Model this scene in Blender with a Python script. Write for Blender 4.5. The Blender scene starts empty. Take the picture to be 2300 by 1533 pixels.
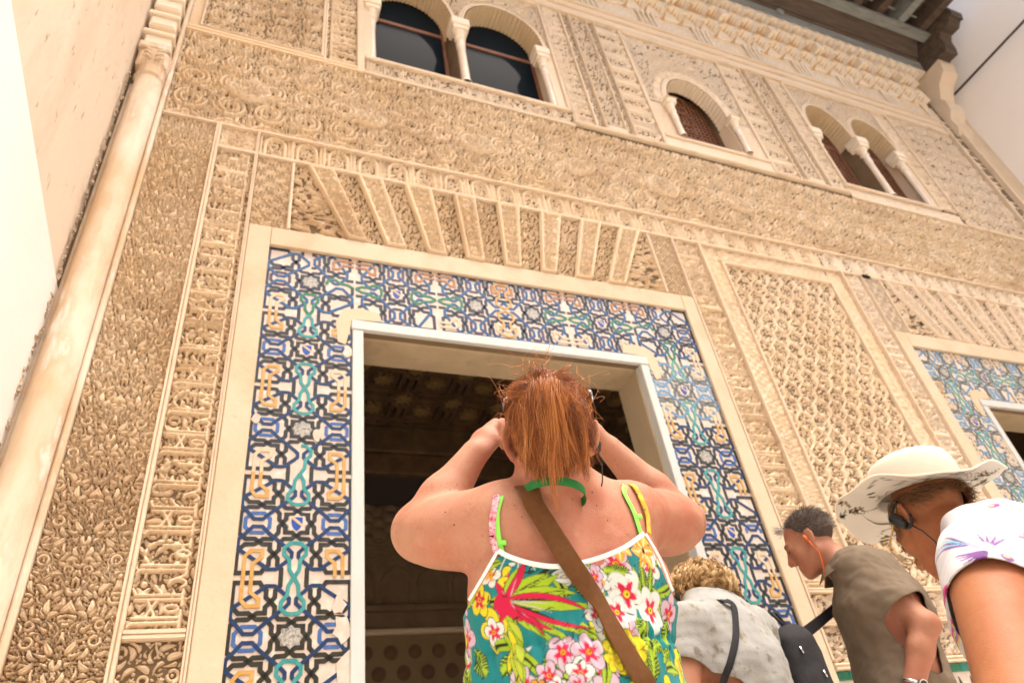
import bpy, math, random
import numpy as np
from mathutils import Matrix, Vector
random.seed(7)
RNG = np.random.default_rng(11)
scene = bpy.context.scene
COL = scene.collection

# ---------------------------------------------------------------- camera
CAM = np.array([0.0, 0.0, 1.15])
F_PX = 1551.08
def _rot(a, b, g):
    B = np.array([[1, 0, 0], [0, 0, 1], [0, -1, 0]], float)
    ca, sa = math.cos(a), math.sin(a); P = np.array([[1, 0, 0], [0, ca, -sa], [0, sa, ca]])
    cg, sg = math.cos(g), math.sin(g); Y = np.array([[cg, -sg, 0], [sg, cg, 0], [0, 0, 1]])
    cb, sb = math.cos(b), math.sin(b); R = np.array([[cb, -sb, 0], [sb, cb, 0], [0, 0, 1]])
    return Y @ P @ B @ R
R_CAM = _rot(0.64010638, 0.16546626, -0.46297104)      # columns: image right, image down, forward
cam_data = bpy.data.cameras.new("camera")
cam = bpy.data.objects.new("camera", cam_data)
COL.objects.link(cam)
m = Matrix(((R_CAM[0, 0], -R_CAM[0, 1], -R_CAM[0, 2], CAM[0]),
            (R_CAM[1, 0], -R_CAM[1, 1], -R_CAM[1, 2], CAM[1]),
            (R_CAM[2, 0], -R_CAM[2, 1], -R_CAM[2, 2], CAM[2]), (0, 0, 0, 1)))
cam.matrix_world = m
cam_data.sensor_fit = 'HORIZONTAL'; cam_data.sensor_width = 36.0
cam_data.lens = F_PX / 2300 * 36.0
cam_data.clip_start = 0.05; cam_data.clip_end = 300
cam_data.dof.use_dof = True
cam_data.dof.focus_distance = 1.5
cam_data.dof.aperture_fstop = 4.5
scene.camera = cam

# ---------------------------------------------------------------- sky, sun, exposure
SUN_EL, SUN_ROT = 73.0, 140.0
world = bpy.data.worlds.new("World"); scene.world = world
world.use_nodes = True
wn = world.node_tree
bg = wn.nodes["Background"]
sky = wn.nodes.new("ShaderNodeTexSky"); sky.sky_type = 'NISHITA'; sky.sun_disc = False
sky.sun_elevation = math.radians(SUN_EL); sky.sun_rotation = math.radians(SUN_ROT)
sky.air_density = 0.7; sky.dust_density = 9.0; sky.ozone_density = 0.0
wn.links.new(sky.outputs[0], bg.inputs[0]); bg.inputs[1].default_value = 0.15
sd = bpy.data.lights.new("sun", 'SUN'); sd.energy = 1.0; sd.angle = math.radians(24); sd.color = (1.0, 0.95, 0.88)
sun = bpy.data.objects.new("sun", sd); COL.objects.link(sun)
def aim_sun(el, az):   # az measured clockwise from +Y
    d = Vector((math.sin(az) * math.cos(el), math.cos(az) * math.cos(el), math.sin(el)))
    sun.rotation_euler = d.to_track_quat('Z', 'Y').to_euler()
aim_sun(math.radians(SUN_EL), math.radians(SUN_ROT))
sun.location = (0, -3, 12)
scene.view_settings.view_transform = 'Standard'
scene.view_settings.look = 'None'
scene.view_settings.gamma = 1.0
scene.view_settings.use_curve_mapping = False
scene.view_settings.exposure = 1.25
scene.cycles.use_denoising = True
scene.cycles.max_bounces = 10; scene.cycles.diffuse_bounces = 8; scene.cycles.glossy_bounces = 3
scene.cycles.transmission_bounces = 4
scene.cycles.sample_clamp_indirect = 8

# ---------------------------------------------------------------- measuring: facade plane units and pixels (2300 wide)
S = 2.76                                                  # distance of the facade from the camera, metres
def W(X, Z, out=0.0):                                     # facade units -> world
    return (S * X, S - out, S * Z + 1.15)
def ray(px, py):
    d = R_CAM @ np.array([(px - 1150) / F_PX, (py - 766.5) / F_PX, 1.0])
    return d
def at(px, py, y):                                        # point on the view ray through a pixel at world depth y
    d = ray(px, py); return CAM + d * (y / d[1])
def proj(p):
    p = np.asarray(p, float) - CAM
    c = p @ R_CAM
    return np.stack([c[..., 0] / c[..., 2] * F_PX + 1150, c[..., 1] / c[..., 2] * F_PX + 766.5], -1)
FLOOR = 0.0; PLAT = 0.50
# ---------------------------------------------------------------- object helpers
def wloc(o):
    v = Vector((0, 0, 0))
    while o is not None:
        v = v + o.location; o = o.parent
    return v
def tag(o, label=None, cat=None, group=None, kind=None):
    if label: o["label"] = label
    if cat: o["category"] = cat
    if group: o["group"] = group
    if kind: o["kind"] = kind
    return o
def empty(name, loc, label, cat, group=None):
    o = bpy.data.objects.new(name, None); COL.objects.link(o); o.location = loc; o.empty_display_size = .1
    return tag(o, label, cat, group)
def new_mesh(name, verts, faces, smooth=False):
    """faces: (n,4) or (n,3) int array, or list of index lists"""
    me = bpy.data.meshes.new(name)
    v = np.asarray(verts, np.float32).reshape(-1, 3)
    if isinstance(faces, np.ndarray):
        n, k = faces.shape
        me.vertices.add(len(v)); me.vertices.foreach_set("co", v.ravel())
        me.loops.add(n * k); me.loops.foreach_set("vertex_index", faces.astype(np.int32).ravel())
        me.polygons.add(n); me.polygons.foreach_set("loop_start", np.arange(0, n * k, k, dtype=np.int32))
        me.update(calc_edges=True)
    else:
        me.from_pydata([tuple(map(float, p)) for p in v], [], faces); me.update()
    if smooth: me.polygons.foreach_set("use_smooth", np.ones(len(me.polygons), bool))
    return me
def obj(name, verts, faces, mat, parent=None, smooth=False, loc=None):
    """verts are world coordinates; loc = own origin (world)"""
    v = np.asarray(verts, float).reshape(-1, 3)
    base = wloc(parent) if parent is not None else Vector((0, 0, 0))
    o0 = Vector(loc) if loc is not None else base
    me = new_mesh(name, v - np.array(o0), faces, smooth)
    if mat is not None: me.materials.append(mat)
    o = bpy.data.objects.new(name, me); COL.objects.link(o)
    o.parent = parent; o.location = o0 - base
    return o
def dup(o, parent, world_loc, name=None):
    c = o.copy(); COL.objects.link(c); c.parent = parent
    c.location = Vector(world_loc) - (wloc(parent) if parent is not None else Vector((0, 0, 0)))
    return c
def color_attr(o, cols, name="Col"):
    me = o.data; a = me.color_attributes.new(name, 'FLOAT_COLOR', 'POINT')
    c = np.ones((len(me.vertices), 4), np.float32); c[:, :3] = cols
    a.data.foreach_set("color", c.ravel())
class MB:
    def __init__(s): s.v = []; s.f = []; s.n = 0
    def add(s, v, f):
        v = np.asarray(v, float).reshape(-1, 3)
        s.v.append(v); s.f += [[i + s.n for i in q] for q in (f.tolist() if isinstance(f, np.ndarray) else f)]; s.n += len(v)
        return s
    def box(s, a, b, bev=0.0):
        x0, y0, z0 = np.minimum(a, b); x1, y1, z1 = np.maximum(a, b)
        if bev <= 0 or bev * 2.2 > min(x1 - x0, y1 - y0, z1 - z0):
            v = [(x0, y0, z0), (x1, y0, z0), (x1, y1, z0), (x0, y1, z0), (x0, y0, z1), (x1, y0, z1), (x1, y1, z1), (x0, y1, z1)]
            return s.add(v, [[0, 3, 2, 1], [4, 5, 6, 7], [0, 1, 5, 4], [1, 2, 6, 5], [2, 3, 7, 6], [3, 0, 4, 7]])
        b_ = bev                                   # chamfer the four edges of the face towards -y
        v = [(x0, y0 + b_, z0), (x1, y0 + b_, z0), (x1, y1, z0), (x0, y1, z0), (x0, y0 + b_, z1), (x1, y0 + b_, z1), (x1, y1, z1), (x0, y1, z1),
             (x0 + b_, y0, z0 + b_), (x1 - b_, y0, z0 + b_), (x1 - b_, y0, z1 - b_), (x0 + b_, y0, z1 - b_)]
        return s.add(v, [[0, 3, 2, 1], [4, 5, 6, 7], [1, 2, 6, 5], [2, 3, 7, 6], [3, 0, 4, 7], [8, 9, 10, 11], [0, 1, 9, 8], [1, 5, 10, 9], [5, 4, 11, 10], [4, 0, 8, 11]])
    def tube(s, pts, r, n=8, caps=True, flat=1.0, up=None):
        pts = np.asarray(pts, float); r = np.broadcast_to(np.asarray(r, float), (len(pts),))
        t = np.gradient(pts, axis=0); t /= np.linalg.norm(t, axis=1, keepdims=True) + 1e-12
        u = np.array(up, float) if up is not None else (np.array([0, 0, 1.0]) if abs(t[0, 2]) < .9 else np.array([1.0, 0, 0]))
        V = []; a = np.arange(n) * 2 * math.pi / n
        for i in range(len(pts)):
            if up is None:
                u = u - t[i] * (u @ t[i])
            else:
                u = np.array(up[i] if np.ndim(up) == 2 else up, float); u = u - t[i] * (u @ t[i])
            u /= np.linalg.norm(u) + 1e-12; w = np.cross(t[i], u)
            V.append(pts[i] + r[i] * (np.cos(a)[:, None] * w + flat * np.sin(a)[:, None] * u))
        V = np.concatenate(V); F = []
        for i in range(len(pts) - 1):
            for j in range(n):
                k = (j + 1) % n; F.append([i * n + j, i * n + k, (i + 1) * n + k, (i + 1) * n + j])
        if caps:
            F.append(list(range(n))[::-1]); F.append([(len(pts) - 1) * n + j for j in range(n)])
        return s.add(V, F)
    def lathe(s, prof, c, n=20, a0=0, a1=2 * math.pi, axis='z'):
        full = abs(a1 - a0 - 2 * math.pi) < 1e-6
        m_ = n if full else n + 1
        a = a0 + (a1 - a0) * np.arange(m_) / n
        V = []
        for r, z in prof:
            p = np.stack([r * np.cos(a), r * np.sin(a), np.full(m_, z)], 1); V.append(p + np.array(c))
        V = np.concatenate(V); F = []
        for i in range(len(prof) - 1):
            for j in range(m_ if full else m_ - 1):
                k = (j + 1) % m_; F.append([i * m_ + j, i * m_ + k, (i + 1) * m_ + k, (i + 1) * m_ + j])
        return s.add(V, F)
    def build(s, name, mat, parent=None, smooth=False, loc=None):
        return obj(name, np.concatenate(s.v), s.f, mat, parent, smooth, loc)
def grid_faces(nu, nv):
    i = np.arange(nu * nv).reshape(nv, nu)
    return np.stack([i[:-1, :-1].ravel(), i[:-1, 1:].ravel(), i[1:, 1:].ravel(), i[1:, :-1].ravel()], 1)
def auto_smooth(o, ang=40):
    me = o.data
    me.polygons.foreach_set("use_smooth", np.ones(len(me.polygons), bool))
    try: me.set_sharp_from_angle(angle=math.radians(ang))
    except Exception: pass
    return o

# ---------------------------------------------------------------- procedural materials
def mat(name, col, rough=.8, var=None, scale=6.0, mix=.5, bump=0.0, bscale=60.0, spec=.3, detail=6.0, extra=None, metal=0.0, sss=0.0,
        attr=None, stretch=None, sheen=0.0, coat=0.0):
    m_ = bpy.data.materials.new(name); m_.use_nodes = True
    nt = m_.node_tree; N = nt.nodes; L = nt.links
    b = N["Principled BSDF"]
    b.inputs["Roughness"].default_value = rough; b.inputs["Metallic"].default_value = metal
    b.inputs["Specular IOR Level"].default_value = spec
    tc = N.new("ShaderNodeTexCoord"); vec = tc.outputs["Object"]
    if stretch:
        mp = N.new("ShaderNodeMapping"); mp.inputs["Scale"].default_value = stretch; L.new(vec, mp.inputs[0]); vec = mp.outputs[0]
    if attr:
        a = N.new("ShaderNodeAttribute"); a.attribute_name = attr; out = a.outputs["Color"]
    else:
        rgb = N.new("ShaderNodeRGB"); rgb.outputs[0].default_value = (*col, 1); out = rgb.outputs[0]
    def layer(out, col2, scale, lo, hi, fac, det=6.0, rough_=.6):
        n = N.new("ShaderNodeTexNoise"); n.inputs["Scale"].default_value = scale; n.inputs["Detail"].default_value = det
        n.inputs["Roughness"].default_value = rough_
        L.new(vec, n.inputs["Vector"])
        r = N.new("ShaderNodeMapRange"); r.inputs[1].default_value = lo; r.inputs[2].default_value = hi; r.inputs[4].default_value = fac
        L.new(n.outputs[0], r.inputs[0])
        x = N.new("ShaderNodeMix"); x.data_type = 'RGBA'
        L.new(r.outputs[0], x.inputs[0]); L.new(out, x.inputs[6]); x.inputs[7].default_value = (*col2, 1)
        return x.outputs[2]
    if var is not None: out = layer(out, var, scale, .35, .65, mix, detail)
    for e in (extra or []): out = layer(out, *e)
    L.new(out, b.inputs["Base Color"])
    if bump > 0:
        n = N.new("ShaderNodeTexNoise"); n.inputs["Scale"].default_value = bscale; n.inputs["Detail"].default_value = 8
        L.new(vec, n.inputs["Vector"])
        bp = N.new("ShaderNodeBump"); bp.inputs["Strength"].default_value = min(1, bump); bp.inputs["Distance"].default_value = .004 * max(1, bump)
        L.new(n.outputs[0], bp.inputs["Height"]); L.new(bp.outputs[0], b.inputs["Normal"])
    if sss > 0:
        b.inputs["Subsurface Weight"].default_value = sss; b.inputs["Subsurface Radius"].default_value = (.8, .3, .15)
        b.inputs["Subsurface Scale"].default_value = .006
    if sheen: b.inputs["Sheen Weight"].default_value = sheen
    if coat: b.inputs["Coat Weight"].default_value = coat
    return m_
def weave(m_, scale=900, strength=.35, dist=.0006):
    """two crossed waves as cloth relief"""
    nt = m_.node_tree; N = nt.nodes; L = nt.links; b = N["Principled BSDF"]
    tc = N.new("ShaderNodeTexCoord")
    w1 = N.new("ShaderNodeTexWave"); w1.bands_direction = 'X'; w1.inputs["Scale"].default_value = scale
    w2 = N.new("ShaderNodeTexWave"); w2.bands_direction = 'Z'; w2.inputs["Scale"].default_value = scale
    ad = N.new("ShaderNodeMath"); ad.operation = 'ADD'
    for w in (w1, w2): L.new(tc.outputs["Object"], w.inputs["Vector"])
    L.new(w1.outputs["Fac"], ad.inputs[0]); L.new(w2.outputs["Fac"], ad.inputs[1])
    bp = N.new("ShaderNodeBump"); bp.inputs["Strength"].default_value = strength; bp.inputs["Distance"].default_value = dist
    L.new(ad.outputs[0], bp.inputs["Height"]); L.new(bp.outputs[0], b.inputs["Normal"])
    return m_
STUCCO = mat("carved_stucco", (.68, .515, .325), .9, (.74, .60, .43), 2.2, .8, .5, 140,
             extra=[((.50, .345, .21), 1.3, .50, .70, .75), ((.78, .69, .58), 7.0, .60, .74, .6)], spec=.15)
STUCCO_HI = mat("carved_stucco_upper", (.71, .57, .41), .9, (.76, .65, .51), 1.4, .7, .5, 120,
             extra=[((.46, .33, .22), 1.1, .58, .76, .5), ((.78, .70, .60), 5.0, .6, .75, .5)], spec=.15)
TRIM = mat("stucco_moulding", (.68, .54, .385), .85, (.74, .63, .48), 3, .6, .4, 90, extra=[((.46, .33, .21), 4, .56, .72, .5), ((.40, .28, .17), 30, .62, .72, .4)], spec=.2)
PLASTER = mat("plain_border_plaster", (.60, .47, .32), .75, (.66, .545, .40), 2.2, .8, .35, 40, extra=[((.50, .35, .21), 3.0, .52, .70, .6), ((.44, .31, .19), 18, .62, .70, .35), ((.75, .66, .52), 6, .62, .75, .4)], spec=.25)
BEIGE = mat("beige_wall_plaster", (.70, .59, .46), .9, (.75, .65, .53), 1.2, .7, .6, 30,
            extra=[((.58, .44, .31), 2.2, .50, .72, .6), ((.30, .18, .10), 22, .63, .69, .75), ((.80, .74, .66), 3, .62, .8, .4)], spec=.15, stretch=(1, 1, .3))
WHITE = mat("whitewash", (.88, .86, .83), .85, (.80, .77, .71), .8, .5, .3, 25, extra=[((.70, .64, .55), 5, .66, .8, .35)], spec=.2)
MARBLE = mat("white_marble_frame", (.56, .565, .53), .45, (.64, .645, .61), 9, .6, .08, 50, extra=[((.60, .58, .50), 4, .6, .8, .4)], spec=.4, stretch=(4, 4, .5))
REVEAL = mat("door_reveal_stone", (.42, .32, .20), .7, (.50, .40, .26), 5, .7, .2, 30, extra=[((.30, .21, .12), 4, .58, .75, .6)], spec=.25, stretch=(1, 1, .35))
COLUMN = mat("column_stone", (.60, .44, .28), .9, (.74, .65, .53), 4, .95, .25, 30, extra=[((.46, .30, .17), 5, .52, .70, .7), ((.80, .76, .68), 5, .58, .66, .7)], spec=.1, stretch=(1.5, 1.5, .5))
GAP = mat("crumbling_mortar", (.22, .16, .11), .95, (.60, .49, .36), 40, .9, .8, 60, extra=[((.30, .07, .03), 11, .66, .7, .8)], spec=.1)
TILE_GROUND = mat("white_glazed_ground", (.62, .54, .45), .3, (.57, .45, .36), 14, .8, .1, 60, extra=[((.78, .74, .68), 20, .5, .7, .7), ((.55, .38, .22), 9, .66, .76, .4)], spec=.5)
def glaze(name, col, var): return mat(name, col, .22, var, 30, .5, .06, 80, spec=.5)
T_BLACK = glaze("black_glaze", (.022, .024, .020), (.05, .05, .04))
T_BLUE = glaze("navy_glaze", (.010, .032, .095), (.025, .062, .16))
T_LBLUE = glaze("cobalt_glaze", (.045, .11, .31), (.09, .18, .42))
T_TURQ = glaze("turquoise_glaze", (.03, .24, .24), (.10, .38, .36))
T_GREEN = glaze("green_glaze", (.012, .15, .075), (.03, .22, .12))
T_OCHRE = glaze("ochre_glaze", (.50, .28, .07), (.60, .40, .16))
T_CREAM = glaze("worn_ochre_glaze", (.62, .47, .30), (.66, .52, .36))
T_SCRIPT = mat("inscribed_star_tile", (.52, .50, .44), .4, (.10, .10, .10), 110, .85, .2, 100, spec=.4, detail=2)
WOOD_DK = mat("dark_cedar", (.10, .055, .028), .6, (.19, .11, .05), 8, .7, .3, 40, spec=.3, extra=[((.22, .15, .06), 3, .58, .75, .5)])
WOOD_GOLD = mat("gilded_cedar", (.34, .22, .08), .6, (.09, .055, .025), 12, .7, .2, 40, spec=.3)
WOOD_LAT = mat("lattice_wood", (.20, .085, .045), .65, (.28, .13, .07), 12, .6, .2, 50, spec=.3)
EAVE_BROWN = mat("eave_beam_wood", (.075, .052, .036), .8, (.14, .105, .08), 6, .7, .5, 40, stretch=(.4, 3, 3), extra=[((.04, .028, .02), 9, .58, .7, .6)])
EAVE_GREY = mat("weathered_eave_board", (.20, .215, .20), .85, (.31, .32, .30), 7, .7, .5, 40, stretch=(.4, 3, 3), extra=[((.10, .09, .08), 9, .56, .7, .7)])
MUQ = mat("muqarnas_plaster", (.76, .65, .49), .85, (.82, .74, .62), 3, .7, .2, 60, spec=.2, extra=[((.60, .42, .25), 5, .6, .72, .5)])
MUQ_SHADE = mat("muqarnas_hollow_shade", (.56, .33, .14), .85, (.70, .56, .38), 9, .8, .2, 60, spec=.2)  # shade and warm bounce light of the hollows, painted as darker orange
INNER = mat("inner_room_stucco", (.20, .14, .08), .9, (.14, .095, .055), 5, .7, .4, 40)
STONE_FLOOR = mat("marble_paving", (.62, .56, .48), .5, (.68, .63, .56), 2, .6, .1, 30)
IRON = mat("dark_iron", (.05, .035, .03), .6, (.09, .06, .04), 30, .5, .2, 80)
# ---------------------------------------------------------------- carved patterns as height tiles (1 px = MM metres)
def smooth01(x): x = np.clip(x, 0, 1); return x * x * (3 - 2 * x)
def stamp(kind, r, ang, bend):
    """height patch of one carved motif; r = half length in px"""
    R = int(math.ceil(r * 1.25)) + 1
    g = np.arange(-R, R + 1, dtype=float); X, Y = np.meshgrid(g, g)
    c, s = math.cos(ang), math.sin(ang)
    u = (c * X + s * Y) / r; v = (-s * X + c * Y) / r
    if kind == 'leaf' or kind == 'scale':
        v = v - bend * (u * u - .4)
        w = .36 * np.sqrt(np.clip(1 - u * u, 0, 1)) * (1 + .55 * u)
        sd = np.where(np.abs(u) < 1, w - np.abs(v), -1)
        h = smooth01(sd / .10) * (.80 + .3 * np.clip(sd, 0, .3))
        if kind == 'leaf': h = h - .30 * np.exp(-(v / .045) ** 2) * (sd > .1)
        else: h = h * (.82 + .18 * np.sign(np.sin(u * 22 + v * 12) * np.sin(v * 22 - u * 12)))
    elif kind == 'horn':                                   # tapering curled tendril
        v = v - bend * 1.4 * (u * u - .4)
        w = .26 * (1 - .75 * u) * .6
        sd = np.where(np.abs(u) < .95, np.minimum(w - np.abs(v), .95 - np.abs(u)), -1)
        d2 = .30 - np.hypot(u + .7, v + .12 * np.sign(bend)); d2h = np.hypot(u + .7, v + .12 * np.sign(bend)) - .10
        sd = np.maximum(sd, np.minimum(d2, d2h))
        h = smooth01(sd / .09) * .9
    elif kind == 'curl':
        rr = np.hypot(u, v); th = np.arctan2(v, u)
        sd = .20 - np.abs(rr - .58 - .10 * np.cos(th + 1))
        sd = np.where((th > 2.2) & (th < 2.9), sd - .12, sd)
        h = smooth01(sd / .09) * .9
    elif kind == 'flower':
        rr = np.hypot(u, v); th = np.arctan2(v, u)
        sd = .62 + .30 * np.cos(6 * th) - rr
        h = smooth01(sd / .15) * .85 + .25 * (rr < .2) - .25 * np.exp(-((rr - .26) / .07) ** 2)
    elif kind == 'trefoil':
        rr = np.hypot(u, v); th = np.arctan2(v, u)
        sd = .55 + .38 * np.cos(3 * th) - rr
        h = smooth01(sd / .12) * .9 - .25 * np.exp(-(np.sin(1.5 * th) * rr / .06) ** 2) * (rr < .7)
    else:                                                   # bead
        rr = np.hypot(u, v); h = smooth01((.85 - rr) / .2) * (.75 + .25 * np.sqrt(np.clip(1 - rr * rr, 0, 1)))
    return np.clip(h, 0, 1.1), R
def arabesque(Wp, Hp, seed, sizes, tries=900, gap=2, sym=True, stems=True):
    rng = random.Random(seed); W2 = Wp // 2 if sym else Wp
    H = np.zeros((Hp, W2)); occ = np.zeros((Hp, W2), bool)
    if stems:
        for _ in range(max(2, Wp * Hp // 9000)):
            cx, cy, rr = rng.random() * W2, rng.random() * Hp, rng.uniform(.9, 1.7) * sizes[0]
            a0, a1 = rng.random() * 6.28, rng.uniform(3.2, 5.2)
            for k in range(int(rr * a1 * 1.5)):
                a = a0 + a1 * k / (rr * a1 * 1.5); q = rr * (1 - .35 * k / (rr * a1 * 1.5))
                x, y = cx + q * math.cos(a), cy + q * math.sin(a)
                for dx in (-1, 0, 1):
                    for dy in (-1, 0, 1):
                        i, j = int(y + dy) % Hp, int(x + dx)
                        if 0 <= j < W2: H[i, j] = max(H[i, j], .72 if (dx == 0 or dy == 0) else .6); occ[i, j] = True
    for si, r in enumerate(sizes):
        kinds = [['leaf', 'scale', 'horn', 'leaf', 'horn', 'curl'], ['leaf', 'horn', 'flower', 'trefoil', 'curl', 'leaf'], ['leaf', 'bead', 'horn', 'trefoil'], ['bead', 'leaf']][min(si, 3)]
        for _ in range(tries * (1 + si)):
            k = rng.choice(kinds); rr = r * rng.uniform(.82, 1.15)
            P, R = stamp(k, rr, rng.random() * 6.283, rng.choice((-1, 1)) * rng.uniform(.1, .5))
            cx, cy = rng.randrange(0, W2), rng.randrange(Hp)
            ii = (np.arange(cy - R, cy + R + 1)) % Hp
            jj = np.arange(cx - R, cx + R + 1)
            if sym:
                ok = (jj >= 0) & (jj < W2)
            else:
                jj = jj % W2; ok = np.ones(len(jj), bool)
            Pk = P[:, ok]; jk = jj[ok]
            msk = Pk > .25
            if sym and msk.size and (P[:, ~ok] > .25).sum() > .45 * (P > .25).sum(): continue
            o = occ[np.ix_(ii, jk)]
            if (o & msk).sum() > .06 * max(1, msk.sum()): continue
            sub = H[np.ix_(ii, jk)]; H[np.ix_(ii, jk)] = np.maximum(sub, Pk)
            d = msk.copy()
            for _g in range(gap):
                e = d.copy(); e[1:] |= d[:-1]; e[:-1] |= d[1:]; e[:, 1:] |= d[:, :-1]; e[:, :-1] |= d[:, 1:]; d = e
            occ[np.ix_(ii, jk)] = o | d
    if sym: H = np.concatenate([H, H[:, ::-1]], 1)
    return H
def sampler(T, mm):
    """bilinear periodic lookup in metres"""
    Hp, Wp = T.shape
    def f(x, z):
        u = (x / mm) % Wp; v = (z / mm) % Hp
        i = np.floor(u).astype(int); j = np.floor(v).astype(int); a = u - i; b = v - j
        i %= Wp; j %= Hp; i1 = (i + 1) % Wp; j1 = (j + 1) % Hp
        return (T[j, i] * (1 - a) + T[j, i1] * a) * (1 - b) + (T[j1, i] * (1 - a) + T[j1, i1] * a) * b
    return f
AR_BIG = sampler(arabesque(196, 300, 3, [18, 11, 7, 4, 3], 1100, 2), .0014)            # the large leaves low on the left
AR_MID = sampler(arabesque(240, 260, 5, [15, 9, 6, 4], 1000, 3), .0019)
AR_FINE = sampler(arabesque(220, 220, 8, [11, 7, 5, 3], 900, 3), .0022)
AR_VOUS = sampler(arabesque(140, 200, 9, [13, 8, 5, 4], 900, 4), .0019)

def scrolls(x, z, p, R, w):
    """paired spiral stems on a staggered grid, 0..1"""
    h = np.zeros(x.shape)
    for ox, oz, sg in ((0, 0, 1), (.5, .5, -1)):
        u = (x / p + ox) % 1 - .5; v = (z / p + oz) % 1 - .5
        m_ = np.where(u < 0, 1, -1); uu = np.abs(u) - .25
        r = np.hypot(uu, v); th = np.arctan2(v * sg, uu * 1.0)
        sp = R * (1 - .16 * (th + math.pi) / math.pi)
        for q in (1.0, .62): h = np.maximum(h, smooth01((w - np.abs(r - sp * q)) / (w * .4)))
    return h
def seg_field(x, z, segs, w):
    """rounded-bar height from line segments"""
    d = np.full(x.shape, 1e3)
    for (x0, z0, x1, z1) in segs:
        dx, dz = x1 - x0, z1 - z0; L2 = dx * dx + dz * dz + 1e-9
        t = np.clip(((x - x0) * dx + (z - z0) * dz) / L2, 0, 1)
        d = np.minimum(d, np.hypot(x - x0 - t * dx, z - z0 - t * dz))
    return d
def arc_segs(cx, cz, rx, rz, a0, a1, n=10):
    a = np.linspace(a0, a1, n + 1); p = [(cx + rx * math.cos(q), cz + rz * math.sin(q)) for q in a]
    return [(*p[i], *p[i + 1]) for i in range(n)]
# one repeat of the carved inscription, in (along, across) with across 0..1 (1 = head of the letters)
KUFIC = []
for a_ in (.06, .11, .30, .35, .62, .67): KUFIC.append((a_, .16, a_, .92))
KUFIC += [(.0, .14, .18, .14), (.24, .14, .40, .14), (.56, .14, .74, .14), (.06, .92, .02, .98), (.35, .92, .41, .98), (.62, .92, .58, .98)]
KUFIC += arc_segs(.205, .30, .035, .12, 0, 6.283) + arc_segs(.47, .26, .05, .14, -2.6, 1.6) + arc_segs(.80, .24, .04, .12, 0, 6.283)
KUFIC += [(.11, .55, .30, .72), (.11, .72, .30, .55), (.35, .48, .44, .62), (.50, .40, .56, .14), (.74, .14, .80, .30), (.86, .14, .97, .14), (.90, .14, .90, .6)]
LOBE = arc_segs(.80, .56, .15, .34, 0, 6.283, 18)
def kufic_height(a, c, period, width, fine):
    """a along the band, c across the band, metres; returns 0..1"""
    u = (a / period) % 1.0; v = c / width
    asp = period / width
    segs = [(s0 * asp, s1, s2 * asp, s3) for (s0, s1, s2, s3) in KUFIC]
    d = seg_field(u * asp, v, segs, 0)
    dl = seg_field(u * asp, v, [(s0 * asp, s1, s2 * asp, s3) for (s0, s1, s2, s3) in LOBE], 0)
    dl = dl + .012 * np.sin(np.arctan2(v - .56, (u - .80) * asp) * 12)
    h = np.maximum(smooth01((.036 - d) / .016), .9 * smooth01((.034 - dl) / .016))
    h = np.maximum(h, fine * .78)
    return h
def cartouche_height(a, c, period, width, fine):
    u = (a / period) % 1.0; v = c / width; asp = period / width
    x = u * asp
    d = seg_field(x, v, [(.18 * asp, .05, .18 * asp, .55), (.78 * asp, .05, .78 * asp, .55)] + arc_segs(.48 * asp, .55, .30 * asp, .38, 0, math.pi, 12), 0)
    d2 = seg_field(x, v, [(.90 * asp, .0, .90 * asp, 1), (.99 * asp, .0, .99 * asp, 1), (.04 * asp, 0, .04 * asp, 1)], 0)
    h = np.maximum(smooth01((.055 - d) / .02), .9 * smooth01((.036 - d2) / .016))
    return np.maximum(h, fine * .75)
def sebka_height(x, z, p, fine):
    a = (x + z * .56) / p; b = (x - z * .56) / p
    da = np.abs(a - np.round(a)); db = np.abs(b - np.round(b))
    j = .10 * np.sin(2 * math.pi * (a + b)); k = .10 * np.sin(2 * math.pi * (a - b) + 1)
    d1 = np.abs((a + j) - np.round(a + j)); d2 = np.abs((b + k) - np.round(b + k))
    h = np.maximum(smooth01((.085 - d1) / .035), smooth01((.085 - d2) / .035))
    m_ = np.round(a) + np.round(b)
    star = smooth01((.20 - np.maximum(da, db)) / .04)
    h = np.maximum(h * .95, star * .8 * ((m_ % 2) == 0))
    return np.maximum(h * .92, fine * .80)
def fret_height(x, z, p):
    """angular key fret: interlocking strokes on a diagonal grid"""
    q = p * 5.2
    a = (x + z) / q; b = (x - z) / q
    u = np.abs(a - np.round(a)); v = np.abs(b - np.round(b)); d = np.maximum(u, v)
    h = smooth01((np.abs(((d * 5.0) % 1.0) - .5) - .16) / .10)
    cutp = (np.abs((a - np.round(a)) - (b - np.round(b))) < .07) & (d > .1) & (d < .42)
    return np.where(cutp, 1 - h, h)
def axis_samples(lo, hi, fn, k=1.0):
    p = [lo]
    while p[-1] < hi:
        p.append(p[-1] + max(.0028, fn(p[-1]) * k) / S)
    p = np.array(p); return lo + (p - lo) * (hi - lo) / (p[-1] - lo)
def px_size(X, Z):
    """metres of facade per 1024-wide pixel, along x and z"""
    P = proj([W(X, Z), W(X + .01, Z), W(X, Z + .01)])
    return .01 * S / np.linalg.norm(P[1] - P[0]) * 2.246, .01 * S / np.linalg.norm(P[2] - P[0]) * 2.246
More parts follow.
